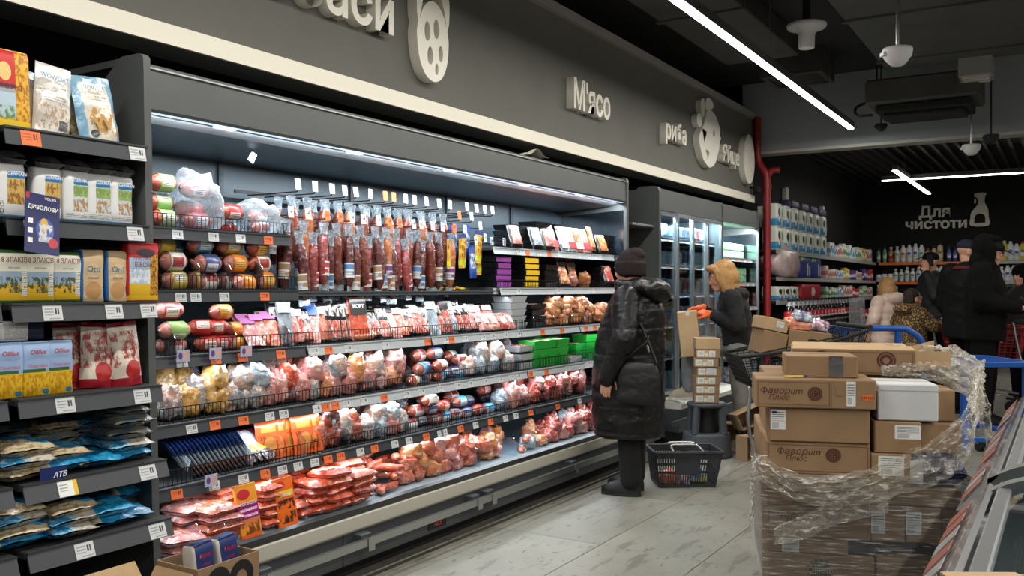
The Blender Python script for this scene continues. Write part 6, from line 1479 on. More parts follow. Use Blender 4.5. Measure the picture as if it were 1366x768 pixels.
ecarton('upright carton flap box behind the tilted carton', 2.12, 7.3, 0, .2, .2, .36, (0, 0, YAW - .1), CARD)

# ------------------------------------------------------------------ island freezers on the right
FRG = mat('freezer_grey', (172, 176, 178), .4); FRD = mat('freezer_dark', (74, 78, 80), .45)
FTAG = [MB().box(-.045, .045, -.0008, .0008, 0, .07).mesh('price_tag', [mm]) for mm in (mat('faded_orange', (176, 96, 78), .35, c2=(150, 110, 100), nscale=20), mat('faded_white', (176, 176, 178), .35, c2=(150, 150, 152), nscale=25))]
def freezer(label, y0, y1):
    xl, xr, zt = -.235, .75, .845
    t = thing('island_freezer', label, 'freezer', ((xl + xr) / 2, (y0 + y1) / 2, 0)); off = -t.location
    MB().bevbox(xl + .05, xr - .05, y0 + .03, y1 - .03, .03, .15, .01).build('plinth', [FRD], t, off)
    # tub walls, open at the top
    MB().bevbox(xl, xl + .07, y0, y1, .15, zt - .108, .006).build('tub_wall', [FRG], t, off)
    for q in ((xr - .07, xr, y0, y1), (xl + .07, xr - .07, y0, y0 + .07), (xl + .07, xr - .07, y1 - .07, y1)):
        MB().bevbox(*q, .15, zt - .05, .006).build('tub_wall', [FRG], t, off)
    MB().box(xl + .07, xr - .07, y0 + .07, y1 - .07, .15, .6).build('tub_floor', [mat('frost_white', (214, 220, 222), .6, c2=(190, 200, 204), nscale=12)], t, off)
    # sloping price strip along the aisle side with orange and white tags
    st = MB().prism([(xl - .012, zt - .1), (xl + .0, zt - .1), (xl + .085, zt), (xl + .075, zt + .008)], y0 + .02, y1 - .06, 'y').build('price_strip', [mat('strip_clear_grey', (150, 150, 152), .2, coat=.6)], t, off)
    ang = math.atan2(.108, .087)
    n = int((y1 - y0) / .13)
    for i in range(n):
        if (i * 5 + int(y0)) % 7 == 3: continue
        obj('price_tag', FTAG[0 if (i * 3) % 5 < 3 else 1], st, (xl - .004, y0 + .08 + i * .13, zt - .08), (-(R(90) - ang), 0, R(-90)))
    for x in (xl + .095, xr - .09): MB().bevbox(x, x + .03, y0 + .03, y1 - .06, zt - .02, zt + .012, .004).build('slide_rail', [ALU], t, off)
    # curved glass lids
    def gl(u, v):
        x = xl + .13 + (xr - xl - .24) * v; return (x, y0 + .08 + (y1 - y0 - .2) * u, zt + .012 + .075 * math.sin(math.pi * v) ** .8)
    MB().grid(gl, 8, 14).build('glass_lid', [clear('lid_glass', (240, 246, 248), .03, .03)], t, off)
    def arc(y, w2, z2, x0, x1, hgt): 
        pts = []
        for i in range(17):
            v = i / 16; pts.append((x0 + (x1 - x0) * v, z2 + hgt * math.sin(math.pi * v) ** .75))
        return [(p[0], p[1]) for p in pts] + [(p[0], p[1] - w2) for p in pts[::-1]]
    for y, w in ((y1 - .13, .055), (y0 + .02, .055)):
        MB().prism(arc(y, .05, zt - .01, xl + .06, xr - .06, .105), y, y + w, 'y').build('lid_frame', [FRD], t, off)
    MB().prism(arc(0, .03, zt + .005, xl + .16, xr - .16, .1), y1 - .19, y1 - .16, 'y').build('lid_handle', [FRG], t, off)
    # wire divider inside and frozen packs
    mb = MB()
    for i in range(12): mb.box(xl + .12, xl + .125, y0 + .4 + i * .045, y0 + .405 + i * .045, .6, .74)
    mb.box(xl + .118, xl + .127, y0 + .3, y0 + 1.0, .735, .745); mb.build('wire_divider', [mat('wire_white', (220, 224, 226), .4)], t, off)
    return t
freezer('near island freezer with curved glass lid at the lower right', .3, 2.5)
freezer('farther island freezer behind the near one at the right edge', 2.56, 4.66)
for i in range(10):
    y = 1.35 + (i % 5) * .22; x = .05 + (i // 5) * .3
    place('frozen_pack', fixn(pillow(.2, .16, .06, 800 + i, .012).mesh('frozen_pack', [PKC[(3, 0, 3, 6, 1)[i % 5]]])), '%s frozen pack lying in the near freezer' % ORD[i], 'food pack', (x, y, .603), (0, 0, jit(1)), 'frozen packs in the near freezer')
for i in range(8):
    y = 2.9 + (i % 4) * .35; x = .05 + (i // 4) * .3
    place('frozen_pack', fixn(pillow(.22, .2, .14, 820 + i, .02).mesh('frozen_pack', [cr[i % 3] if i % 2 else PKC[3]])), '%s frozen bag lying in the farther freezer' % ORD[i], 'food pack', (x, y, .603), (0, 0, jit(1)), 'frozen bags in the farther freezer')
t = carton('open_carton', 'open carton lying on the near freezer at the lower right corner', (.05, 1.31, .912), YAW - .05, .16, .16, .035, CARDL, True)
flap(t, (-.08, -.08, .035), (-.08, .08, .035), (-.9, 0, .02), .1, CARDL)
MB().box(.02, .08, .072, .076, .035, .09).build('side_wall', [CARDL], t)
# ------------------------------------------------------------------ people
def limb(mb, p0, r0, p1, r1, n=12):
    p0, p1 = Vector(p0), Vector(p1)
    mb.cyl(p0, p1, r0, r1, n); mb.ell(p0, (r0,) * 3, n, 8); mb.ell(p1, (r1,) * 3, n, 8)
def chain(mb, pts, rs, n=12):
    for i in range(len(pts) - 1): limb(mb, pts[i], rs[i], pts[i + 1], rs[i + 1], n)
def rings(mb, rr, n=24):
    """closed body of elliptical rings (cx,cy,z,rx,ry)"""
    vs = []; k = len(rr)
    for cx, cy, z, rx, ry in rr:
        for j in range(n):
            a = 2 * math.pi * j / n; c, s = math.cos(a), math.sin(a)
            vs.append((cx + math.copysign(abs(c) ** .85, c) * rx, cy + math.copysign(abs(s) ** .85, s) * ry, z))
    fs = [(i * n + j, i * n + (j + 1) % n, (i + 1) * n + (j + 1) % n, (i + 1) * n + j) for i in range(k - 1) for j in range(n)]
    mb.add(vs, fs + [tuple(range(n))[::-1], tuple(range((k - 1) * n, k * n))], 0, True)
def organic(name, mb, voxel, smooth, m, disp=None):
    """fuse overlapping solids into one continuous smooth skin"""
    me = mb.mesh(name, [m]); fixn_keep = me
    o = bpy.data.objects.new(name, me); COL.objects.link(o)
    md = o.modifiers.new('r', 'REMESH'); md.mode = 'VOXEL'; md.voxel_size = voxel; md.adaptivity = 0
    if smooth: sm = o.modifiers.new('s', 'SMOOTH'); sm.factor = .5; sm.iterations = smooth
    dg = bpy.context.evaluated_depsgraph_get(); out = bpy.data.meshes.new_from_object(o.evaluated_get(dg))
    bpy.data.objects.remove(o); bpy.data.meshes.remove(me)
    if disp:
        ns = [v.normal.copy() for v in out.vertices]
        for v, nn in zip(out.vertices, ns): v.co += nn * disp(v.co, nn)
    out.polygons.foreach_set('use_smooth', [True] * len(out.polygons))
    out.materials.clear(); out.materials.append(m); out.name = name
    return out
def head_solids(mb, c, tilt=0, turn=0, s=1.0):
    """head facing -Y around centre c (eye level); returns the placing matrix"""
    M = Matrix.Translation(c) @ Euler((R(tilt), 0, R(turn))).to_matrix().to_4x4() @ Matrix.Scale(s, 4)
    def E(p, r, rot=None):
        q = M.to_3x3(); mb.ell(M @ Vector(p), r, 16, 12, 0, q)
    E((0, .012, .035), (.074, .092, .085)); E((0, -.02, -.02), (.062, .075, .085)); E((0, -.05, -.085), (.035, .04, .03))
    E((0, -.1, -.022), (.012, .018, .022)); E((0, -.094, .01), (.009, .012, .03)); E((.03, -.08, .022), (.03, .015, .008)); E((-.03, -.08, .022), (.03, .015, .008))
    E((0, -.088, -.062), (.022, .012, .006)); E((0, -.087, -.073), (.018, .012, .006))
    E((.073, .015, -.01), (.01, .022, .032)); E((-.073, .015, -.01), (.01, .022, .032)); E((.038, -.062, -.03), (.022, .02, .024)); E((-.038, -.062, -.03), (.022, .02, .024))
    return M
def hand_solids(mb, wrist, d, palm_n, s=1.0, curl=.4, thumb=1):
    """hand from the wrist along d; palm_n is the palm's normal; five separate bent fingers"""
    d = Vector(d).normalized(); pn = (Vector(palm_n) - d * Vector(palm_n).dot(d)).normalized(); sd = d.cross(pn) * thumb
    w = Vector(wrist)
    limb(mb, w, .024 * s, w + d * .03 * s, .027 * s)
    for k in (-1, -.33, .33, 1): limb(mb, w + d * .02 * s + sd * k * .02 * s, .014 * s, w + d * .082 * s + sd * k * .028 * s, .012 * s, 8)
    for k, ln in ((-1, .062), (-.33, .075), (.33, .08), (1, .072)):
        p = w + d * .085 * s + sd * k * .031 * s
        for j in range(3):
            a = curl * (j + 1) * .55
            q = p + (d * math.cos(a) + pn * math.sin(a)) * ln * s / 2.6
            limb(mb, p, .0088 * s - .0006 * j, q, .0082 * s - .0006 * j, 8); p = q
    p = w + d * .025 * s + sd * .024 * s
    for j in range(3):
        q = p + (d * (.55 + .2 * j) + sd * (.75 - .3 * j) + pn * .3).normalized() * .03 * s
        limb(mb, p, .0105 * s - .001 * j, q, .0095 * s - .001 * j, 8); p = q
EYEW = mat('eye_white', (225, 222, 218), .3); EYED = mat('eye_dark', (40, 30, 26), .2); LIP = mat('lip', (176, 100, 92), .5)
def face_parts(root, M):
    for sx in (-1, 1):
        e = MB().ell((0, 0, 0), (.012, .009, .0085), 10, 8).build('eye', [EYEW], root, M @ Vector((sx * .03, -.083, .004)))
        MB().ell((0, -.0065, 0), (.005, .004, .005), 8, 6).build('iris', [EYED], e)
        MB().tube([M @ Vector((sx * .015, -.096, .027)), M @ Vector((sx * .032, -.094, .031)), M @ Vector((sx * .05, -.082, .026))], .003, 6).build('eyebrow', [mat('brow', (70, 52, 40), .8)], root)
    MB().tube([M @ Vector((-.02, -.094, -.067)), M @ Vector((0, -.1, -.066)), M @ Vector((.02, -.094, -.067))], [.002, .0045, .002], 6).build('mouth', [LIP], root)
def shoe(root, ankle, toe_dir, m, sole_m, L=.25, h=.085):
    a = Vector((ankle[0], ankle[1], 0)); d = Vector(toe_dir); d.z = 0; d.normalize(); z = ankle[2]
    mb = MB(); Mx = Matrix.Translation((a.x, a.y, z)) @ Matrix.Rotation(math.atan2(d.x, -d.y), 4, 'Z')
    def sole(u0): 
        pts = []
        for i in range(20):
            t = 2 * math.pi * i / 20; w = .044 if math.sin(t) > 0 else .038
            pts.append((w * math.cos(t), -.055 + L / 2 * math.sin(t)))
        return pts
    sp = sole(0); vs = [Mx @ Vector((x, y, zz)) for zz in (0, .028) for x, y in sp]; n = 20
    mb.add(vs, [(i, (i + 1) % n, (i + 1) % n + n, i + n) for i in range(n)] + [tuple(range(n))[::-1], tuple(range(n, 2 * n))])
    up = MB(); rr = [(.04, .5, .026), (.041, .49, .045), (.038, .44, .065)]
    vs = []
    prof = [(-.055, .5, .026, 1), (-.052, .49, .05, .97), (-.035, .4, .075, .85), (-.005, .26, .1, .8), (.0, .2, .14, .78)]
    for cy, hl, zz, ws in prof:
        for i in range(20):
            t = 2 * math.pi * i / 20; vs.append(Mx @ Vector((.042 * ws * math.cos(t), cy + hl * L * math.sin(t), zz)))
    up.add(vs, [(k * n + i, k * n + (i + 1) % n, (k + 1) * n + (i + 1) % n, (k + 1) * n + i) for k in range(len(prof) - 1) for i in range(n)] + [tuple(range((len(prof) - 1) * n, len(prof) * n))], 0, True)
    o = up.build('shoe', [m], root); mb.build('sole', [sole_m], o)
def person(label, loc, rz, J, cloth, voxel=.0075, s=1.0, group=None):
    """J: joints in local metres. cloth: list of (name, builder(mb, J), material, voxel, smooth, disp)"""
    root = thing('person', label, 'person', loc, rz, group)
    mb = MB()
    M = head_solids(mb, J['head'], J.get('tilt', 0), J.get('turn', 0), J.get('hs', 1.0))
    nk = Vector(J['neck']); limb(mb, nk, .052, M @ Vector((0, .02, -.05)), .05)
    hip = Vector(J['hip']); ch = Vector(J['chest'])
    rings(mb, [(hip.x, hip.y, hip.z - .08, .12, .09), (hip.x, hip.y, hip.z, .15, .11), (hip.x, hip.y, hip.z + .14, .13, .095), (ch.x, ch.y, ch.z - .1, .15, .105), (ch.x, ch.y, ch.z, .165, .11), (ch.x, ch.y, ch.z + .09, .12, .09), (nk.x, nk.y, nk.z, .06, .055)])
    for sd in 'LR':
        sh, el, wr = J['sh' + sd], J['el' + sd], J['wr' + sd]
        limb(mb, ch + Vector((0, 0, .05)), .07, sh, .058); chain(mb, [sh, el, wr], [.052, .04, .028])
        if 'hd' + sd in J: hand_solids(mb, wr, J['hd' + sd][0], J['hd' + sd][1], J.get('hs', 1), J['hd' + sd][2] if len(J['hd' + sd]) > 2 else .45, 1 if sd == 'L' else -1)
        chain(mb, [J['hp' + sd], J['kn' + sd], J['an' + sd]], [.085, .055, .04])
    obj('body', organic('body', mb, voxel, 2, SKIN), root)
    face_parts(root, M)
    for nm, bf, m, vx, smo, dp in cloth:
        q = MB(); bf(q, J); obj(nm, organic(nm, q, vx, smo, m, dp), root)
    return root, M
def trousers(r=(.1, .07, .055), hip=True):
    def f(mb, J):
        h = Vector(J['hip'])
        if hip: rings(mb, [(h.x, h.y, h.z - .1, .14, .11), (h.x, h.y, h.z - .02, .17, .13), (h.x, h.y, h.z + .1, .155, .115)])
        for sd in 'LR': chain(mb, [J['hp' + sd], J['kn' + sd], J['an' + sd]], r)
    return f
def sleeves(mb, J, r, ext=.08):
    for sd in 'LR':
        sh, el, wr = Vector(J['sh' + sd]), Vector(J['el' + sd]), Vector(J['wr' + sd])
        chain(mb, [sh, el, wr.lerp(el, ext)], r)
WR = lambda a, f, sd: (lambda co, n: a * nz(co.x, co.y, co.z * 1.8, f, sd) + a * .5 * nz(co.x, co.y, co.z * 2.5, f * 2.3, sd + 2))

# --- customer in the long black quilted coat
JW = dict(head=(0, -.03, 1.435), neck=(0, 0, 1.31), chest=(0, .0, 1.18), hip=(0, 0, .84), shL=(.17, .01, 1.25), elL=(.275, .03, 1.0), wrL=(.27, -.07, .79), hdL=((.0, -.25, -1), (-1, 0, 0), .35),
          hs=.93, shR=(-.17, .01, 1.25), elR=(-.225, -.02, 1.0), wrR=(-.2, -.16, .84), hdR=((0, -.5, -1), (1, 0, 0), .5),
          hpL=(.085, 0, .8), knL=(.085, -.01, .43), anL=(.085, .01, .1), hpR=(-.085, 0, .8), knR=(-.085, -.02, .43), anR=(-.085, -.02, .1), turn=-14, tilt=2)
COATB = mat('coat_black', (5, 5, 6), .38, c2=(9, 9, 11), nscale=9, bump=.6, bscale=28, spec=.4)
TROB = mat('trousers_black', (6, 6, 7), .9)
def coat_w(mb, J):
    rings(mb, [(0, -.03, .375, .235, .21), (0, -.035, .5, .245, .225), (0, -.035, .7, .245, .225), (0, -.03, .9, .24, .22), (0, -.015, 1.05, .23, .205), (0, .01, 1.18, .215, .18), (0, .01, 1.27, .17, .14), (0, 0, 1.33, .1, .1)])
    sleeves(mb, J, [.09, .08, .058], -.14)
def quilt(co, n):
    sm = lambda t, w: math.exp(-((t % 1.0 - .5) * w) ** 2)
    return -.007 * sm(co.z / .165, 26) + .007 * nz(co.x, co.y, co.z * 1.6, 11, 3) + .006 * abs(nz(co.x, co.y, co.z * 2.2, 24, 5))
def hood_w(mb, J):
    mb.ell((0, .13, 1.31), (.16, .11, .075)); mb.ell((.08, .06, 1.325), (.09, .1, .06)); mb.ell((-.08, .06, 1.325), (.09, .1, .06)); mb.ell((0, .15, 1.28), (.12, .1, .06))
    for a in range(0, 360, 30): mb.ell((.1 * math.cos(R(a)), .01 + .1 * math.sin(R(a)), 1.335), (.045, .045, .045), 8, 6)
def beanie(c, r, h, tilt=0):
    def f(mb, J):
        c0 = Vector(c)
        mb.ell(c0 + Vector((0, .01, .035)), (r, r * 1.12, h)); mb.ell(c0 + Vector((0, .035, .035 + h * .55)), (r * .72, r * .8, h * .52)); rings(mb, [(c0.x, c0.y + .022, c0.z - .035, r * .98, r * 1.02), (c0.x, c0.y + .012, c0.z + .0, r * 1.03, r * 1.14), (c0.x, c0.y + .01, c0.z + .05, r * 1.05, r * 1.18)])
    return f
HATB = mat('beanie_brown', (34, 25, 24), .95, bump=.4, bscale=60)
def ribs(c):
    def d(co, n): return .0025 * math.sin(math.atan2(co.x - c[0], co.y - c[1]) * 34)
    return d
pw, M = person('woman in a long black quilted coat and brown beanie facing the case', (-2.38, 5.34, 0), R(-84), JW, [
    ('coat', coat_w, COATB, .012, 3, quilt), ('hood', hood_w, COATB, .012, 3, WR(.006, 14, 4)), ('beanie', beanie((0, -.03, 1.435), .088, .105), HATB, .008, 2, ribs((0, -.02))),
    ('trousers', trousers((.1, .075, .07), False), TROB, .012, 3, None)], .0055)
for sd in 'LR': shoe(pw, (JW['an' + sd][0], JW['an' + sd][1] - .01, 0), (.1 if sd == 'L' else -.05, -1, 0), mat('boot_black', (14, 14, 15), .5), SOFTBLACK, .26)
MB().tube([(.2, .08, 1.045), (.12, .165, 1.045), (-.05, .19, 1.045)], .004, 6).build('belt_seam', [SOFTBLACK], pw)
MB().box(-.012, .012, -.002, .002, -.004, .004).build('badge', [ALU], pw, (-.02, .2, 1.03))
# shoulder bag
bl = Euler((0, 0, R(-84))).to_matrix()
bg = thing('shoulder_bag', 'black leather shoulder bag hanging at the coat customer\'s side', 'bag', Vector((-2.38, 5.34, 0)) + bl @ Vector((.245, .11, .61)), R(-84) + R(12))
LEA = mat('leather_black', (5, 5, 6), .5, bump=.2, bscale=60)
mb = MB(); rings(mb, [(0, 0, 0, .035, .125), (0, 0, .02, .045, .135), (0, .0, .16, .04, .135), (0, .0, .23, .03, .12), (0, 0, .255, .015, .1)])
fixn(mb.mesh('bag_body', [LEA])); obj('bag_body', organic('bag_body', mb, .012, 4, LEA, WR(.006, 10, 8)), bg)
MB().tube(smooth_path([(.0, .11, .25), (-.02, .05, .4), (-.1, -.06, .62), (-.13, -.13, .7)], 6), .009, 6).build('strap', [LEA], bg)
MB().tube(smooth_path([(.03, -.1, .25), (.035, -.05, .3), (.03, .05, .38), (.0, .06, .42)], 6), .006, 6).build('strap', [LEA], bg)
MB().tube([(.01, .055, .36), (.014, .06, .34), (.01, .065, .32)], .008, 6).build('buckle', [STEEL], bg)

# --- blonde worker filling the cooler
FY = R(-74)
JB = dict(head=(0.0, -.12, 1.415), neck=(0, -.05, 1.295), chest=(0, -.03, 1.16), hip=(0, .02, .84), shL=(.165, -.03, 1.245), elL=(.235, .03, 1.02), wrL=(.1, -.19, 1.1), hdL=((-.45, -1, .25), (-.5, -.2, -1), .7),
          shR=(-.165, -.05, 1.245), elR=(-.21, -.1, 1.03), wrR=(-.05, -.27, 1.15), hdR=((.3, -1, -.1), (.4, -.1, -1), .7),
          hpL=(.085, .02, .82), knL=(.095, .03, .44), anL=(.095, .06, .1), hpR=(-.085, 0, .83), knR=(-.1, -.40, .85), anR=(-.11, -.40, .47), tilt=16, turn=6)
HOOD = mat('hoodie_black', (17, 17, 19), .9, c2=(24, 24, 27), nscale=8)
LEG = mat('leggings_grey', (138, 138, 134), .85, c2=(122, 122, 120), nscale=14)
def hoodie(mb, J):
    rings(mb, [(0, .02, .845, .165, .135), (0, .02, .92, .165, .135), (0, .0, 1.05, .165, .13), (0, -.025, 1.16, .18, .135), (0, -.03, 1.25, .14, .11), (0, -.05, 1.31, .075, .075)])
    sleeves(mb, J, [.075, .062, .043]); mb.ell((0, .045, 1.27), (.11, .06, .055)); mb.ell((0, -.03, 1.3), (.085, .09, .035))
def hair_b(mb, J):
    c = Vector(J['head']); Q = Euler((R(14), 0, R(6))).to_matrix()
    def E(p, r): mb.ell(c + Q @ Vector(p), r, 16, 12, 0, Q)
    E((0, .03, .055), (.09, .1, .08)); E((0, .075, -.02), (.085, .065, .1)); E((.078, .02, -.03), (.025, .065, .1)); E((-.078, .02, -.03), (.025, .065, .1))
    E((.072, .02, -.1), (.03, .055, .06)); E((-.072, .02, -.1), (.03, .055, .06)); E((0, .075, -.1), (.07, .05, .06)); E((.045, -.06, .085), (.045, .045, .03)); E((-.045, -.06, .085), (.045, .045, .03)); E((.078, -.035, .02), (.015, .03, .06))
HAIRB = mat('hair_blonde', (196, 150, 92), .5, c2=(150, 108, 62), nscale=30, stretch=(6, 6, .8), lo=.35, hi=.65)
GLV = mat('glove_orange', (240, 108, 34), .6, c2=(226, 92, 26), nscale=20)
def gloves(mb, J):
    for sd in 'LR':
        hand_solids(mb, J['wr' + sd], J['hd' + sd][0], J['hd' + sd][1], 1.22, J['hd' + sd][2], 1 if sd == 'L' else -1)
        wr, el = Vector(J['wr' + sd]), Vector(J['el' + sd]); limb(mb, wr, .038, wr.lerp(el, .16), .042)
strand = lambda co, n: .003 * math.sin(math.atan2(co.x, co.y + .1) * 40) + .003 * nz(co.x, co.y, co.z, 18, 2)
BX, BY = -2.32, 7.26
pb, M = person('blonde woman in a black hoodie, grey leggings and orange gloves', (BX, BY, 0), FY, JB, [
    ('hoodie', hoodie, HOOD, .01, 3, WR(.006, 11, 6)), ('leggings', trousers((.098, .066, .05)), LEG, .01, 3, WR(.002, 18, 4)), ('hair', hair_b, HAIRB, .008, 3, strand), ('gloves', gloves, GLV, .006, 1, None)])
SNK_ = mat('sneaker_beige', (176, 160, 138), .7); SNS = mat('sneaker_sole', (206, 200, 190), .6)
shoe(pb, (.095, .05, 0), (.1, -1, 0), SNK_, SNS, .24); shoe(pb, (-.11, -.39, .375), (0, -1, 0), SNK_, SNS, .24)
MB().tube([(.0, -.155, 1.24), (.004, -.165, 1.12), (0, -.15, .9)], .003, 6).build('zip', [STEEL], pb)
q = Euler((0, 0, FY)).to_matrix() @ Vector((.065, -.335, 0))
hb = thing('held_carton', 'tall carton held upright by the blonde woman\'s orange gloves', 'box', (BX + q.x, BY + q.y, .765), 0, rot=(R(4), R(-6), YAW - .25))
MB().bevbox(-.1, .06, -.06, .06, 0, .37, .003).build('carton_body', [CARDL], hb)
MB().box(-.03, .0, -.0615, -.0605, .34, .375).build('label', [WHITECARD], hb)

# --- man in a black hooded jacket looking at his phone
BJ = mat('jacket_black', (4, 4, 5), .9, spec=.2); BJ2 = mat('jacket_black_b', (7, 7, 9), .75, spec=.25); NAVYC = mat('cap_navy', (20, 28, 46), .8)
def base_j(h=1.78, **k):
    s = h / 1.78
    J = dict(head=(0, -.03, 1.665 * s), neck=(0, 0, 1.5 * s), chest=(0, 0, 1.34 * s), hip=(0, 0, .95 * s), shL=(.2 * s, 0, 1.44 * s), elL=(.27 * s, .03, 1.15 * s), wrL=(.25 * s, -.08, .92 * s), shR=(-.2 * s, 0, 1.44 * s), elR=(-.27 * s, .03, 1.15 * s), wrR=(-.25 * s, -.08, .92 * s),
             hdL=((0, -.2, -1), (-1, 0, 0)), hdR=((0, -.2, -1), (1, 0, 0)), hpL=(.1 * s, 0, .93 * s), knL=(.1 * s, -.01, .5 * s), anL=(.1 * s, .02, .1), hpR=(-.1 * s, 0, .93 * s), knR=(-.1 * s, -.01, .5 * s), anR=(-.1 * s, .02, .1))
    J.update(k); return J
def jacket(z0, wide=1.0, r=(.1, .085, .06), s=1.0, collar=True):
    def f(mb, J):
        h, c, n = Vector(J['hip']), Vector(J['chest']), Vector(J['neck'])
        rings(mb, [(h.x, h.y, z0, .215 * wide, .17 * wide), (h.x, h.y, h.z, .22 * wide, .175 * wide), (h.x * .5 + c.x * .5, h.y * .5 + c.y * .5, (h.z + c.z) / 2, .215 * wide, .17 * wide), (c.x, c.y, c.z, .22 * wide, .165 * wide), (c.x, c.y, c.z + .1 * s, .18 * wide, .13 * wide), (n.x, n.y, n.z + .02, .09, .09)])
        sleeves(mb, J, r)
        if collar: mb.ell(n + Vector((0, .01, .02)), (.1, .1, .05))
    return f
def hood_up(mb, J):
    c = Vector(J['head'])
    mb.ell(c + Vector((0, .065, .055)), (.125, .125, .135)); mb.ell(c + Vector((0, .1, -.08)), (.13, .11, .12)); mb.ell(c + Vector((.075, .04, -.13)), (.07, .1, .07)); mb.ell(c + Vector((-.075, .04, -.13)), (.07, .1, .07))
    mb.ell(c + Vector((.095, .005, .0)), (.03, .06, .11)); mb.ell(c + Vector((-.095, .005, .0)), (.03, .06, .11)); mb.ell(c + Vector((0, .0, .13)), (.1, .08, .04))
def cap(root, M, m, brim=.085):
    mb = MB(); mb.ell((0, .012, .06), (.083, .1, .07), 18, 10)
    o = mb.build('cap', [m], root); o.matrix_local = M
    b2 = MB()
    n = 12; vs = []
    for zz in (.058, .064):
        for i in range(n + 1):
            a = math.pi * i / n; vs.append((.075 * math.cos(a), -.075 - brim * math.sin(a), zz - .02 * math.sin(a)))
    b2.add(vs, [tuple(range(n + 1)), tuple(range(n + 1, 2 * n + 2))[::-1]] + [(i, i + n + 1, i + n + 2, i + 1) for i in range(n)] + [(n, 2 * n + 1, n + 1, 0)])
    b2.build('brim', [m], o)
JH = base_j(1.8, head=(0, -.07, 1.66), tilt=20, elL=(.27, -.02, 1.2), wrL=(.1, -.3, 1.13), hdL=((-.3, -1, .1), (-.3, 0, 1), .9), elR=(-.27, -.02, 1.2), wrR=(-.1, -.3, 1.13), hdR=((.3, -1, .1), (.3, 0, 1), .9))
ph, M = person('tall man in a black hood and cap looking down at a phone', (-.69, 9.8, 0), R(84), JH, [
    ('jacket', jacket(.82, 1.08, (.115, .1, .065)), BJ, .014, 3, WR(.008, 8, 3)), ('hood', hood_up, BJ, .012, 3, WR(.004, 12, 3)), ('trousers', trousers((.12, .09, .075)), BJ, .014, 3, WR(.006, 9, 5))], .008)
cap(ph, M, BJ2, .1)
for sd in 'LR': shoe(ph, (JH['an' + sd][0], JH['an' + sd][1], 0), (0, -1, 0), BJ2, SOFTBLACK, .29)
q = Euler((0, 0, R(84))).to_matrix() @ Vector((0.02, -.42, 0))
pn = thing('mobile_phone', 'mobile phone held by the hooded man', 'phone', (-.69 + q.x, 9.8 + q.y, 1.15), 0, rot=(R(-55), 0, R(84)))
MB().bevbox(-.037, .037, -.005, .005, 0, .15, .003).build('phone_body', [BLACK], pn); MB().box(-.033, .033, .005, .0056, .005, .145).build('screen', [emis('screen_dim', (80, 90, 110), .4)], pn)

# --- man with a navy cap, back turned
JC = base_j(1.82, head=(.03, -.03, 1.7), tilt=6, turn=-20)
pc, M = person('man in a navy cap and black jacket standing behind the hooded man', (-.9, 10.5, 0), R(140), JC, [('jacket', jacket(.8, 1.15, (.12, .1, .065)), BJ2, .014, 3, WR(.01, 7, 9)), ('trousers', trousers((.12, .09, .075)), BJ, .014, 3, None)], .01)
cap(pc, M, NAVYC)
MB().tube(smooth_path([(-.1, .06, 1.52), (0, .12, 1.53), (.1, .06, 1.52), (.11, -.04, 1.5)], 5), .022, 8).build('scarf', [mat('scarf_red', (90, 24, 30), .8)], pc)
for sd in 'LR': shoe(pc, (JC['an' + sd][0], JC['an' + sd][1], 0), (0, -1, 0), BJ2, SOFTBLACK, .29)
# --- man on the phone farther back
JP = base_j(1.74, elL=(.3, -.08, 1.22), wrL=(.15, -.13, 1.5), hdL=((-.2, .05, 1), (-1, 0, 0), .4), hs=.98)
pp, M = person('man in a black cap holding a phone to his ear', (-1.38, 11.77, 0), R(-62), JP, [('jacket', jacket(.8, 1.0), mat('jacket_char', (26, 27, 30), .7), .014, 3, WR(.008, 9, 2)), ('trousers', trousers((.11, .08, .07)), BJ, .014, 3, None)], .01)
cap(pp, M, BJ2)
for sd in 'LR': shoe(pp, (JP['an' + sd][0], JP['an' + sd][1], 0), (0, -1, 0), BJ2, SOFTBLACK, .28)
q = Euler((0, 0, R(-62))).to_matrix() @ Vector((.105, -.06, 0))
pn = thing('mobile_phone', 'black phone at the ear of the man by the shelves', 'phone', (-1.38 + q.x, 11.77 + q.y, 1.58), 0, rot=(R(-15), 0, R(-62 + 90)))
MB().bevbox(-.036, .036, -.005, .005, 0, .14, .003).build('phone_body', [BLACK], pn)
# --- girl in a pale pink puffer coat
JG = base_j(1.42, wrL=(.17, -.14, .82), elL=(.23, .0, .95))
PINK = mat('puffer_pink', (226, 200, 184), .5, c2=(216, 188, 172), nscale=10, coat=.1)
def puff(sp): return lambda co, n: .007 * abs(math.sin(math.pi * co.z / sp)) + .007 * nz(co.x, co.y, co.z * 2, 10, 3)
def hair_g(mb, J):
    c = Vector(J['head']); mb.ell(c + Vector((0, .025, .045)), (.088, .1, .085)); mb.ell(c + Vector((0, .07, -.05)), (.085, .07, .11)); mb.ell(c + Vector((.07, .01, -.03)), (.03, .06, .1)); mb.ell(c + Vector((-.07, .01, -.03)), (.03, .06, .1))
def gcoat(mb, J):
    jacket(.55, .92, (.085, .075, .055), .8)(mb, J); n = Vector(J['neck']); mb.ell(n + Vector((0, .12, .0)), (.14, .1, .07)); mb.ell(n + Vector((0, .06, .03)), (.13, .1, .05))
pg, M = person('blonde girl in a pale pink puffer coat seen from behind', (-1.83, 11.48, 0), R(-120), JG, [('coat', gcoat, PINK, .012, 3, puff(.085)), ('hair', hair_g, HAIRB, .01, 3, None), ('trousers', trousers((.1, .08, .07)), PINK, .014, 3, puff(.09))], .01)
for sd in 'LR': shoe(pg, (JG['an' + sd][0], JG['an' + sd][1], 0), (0, -1, 0), SNK_, SNS, .22)
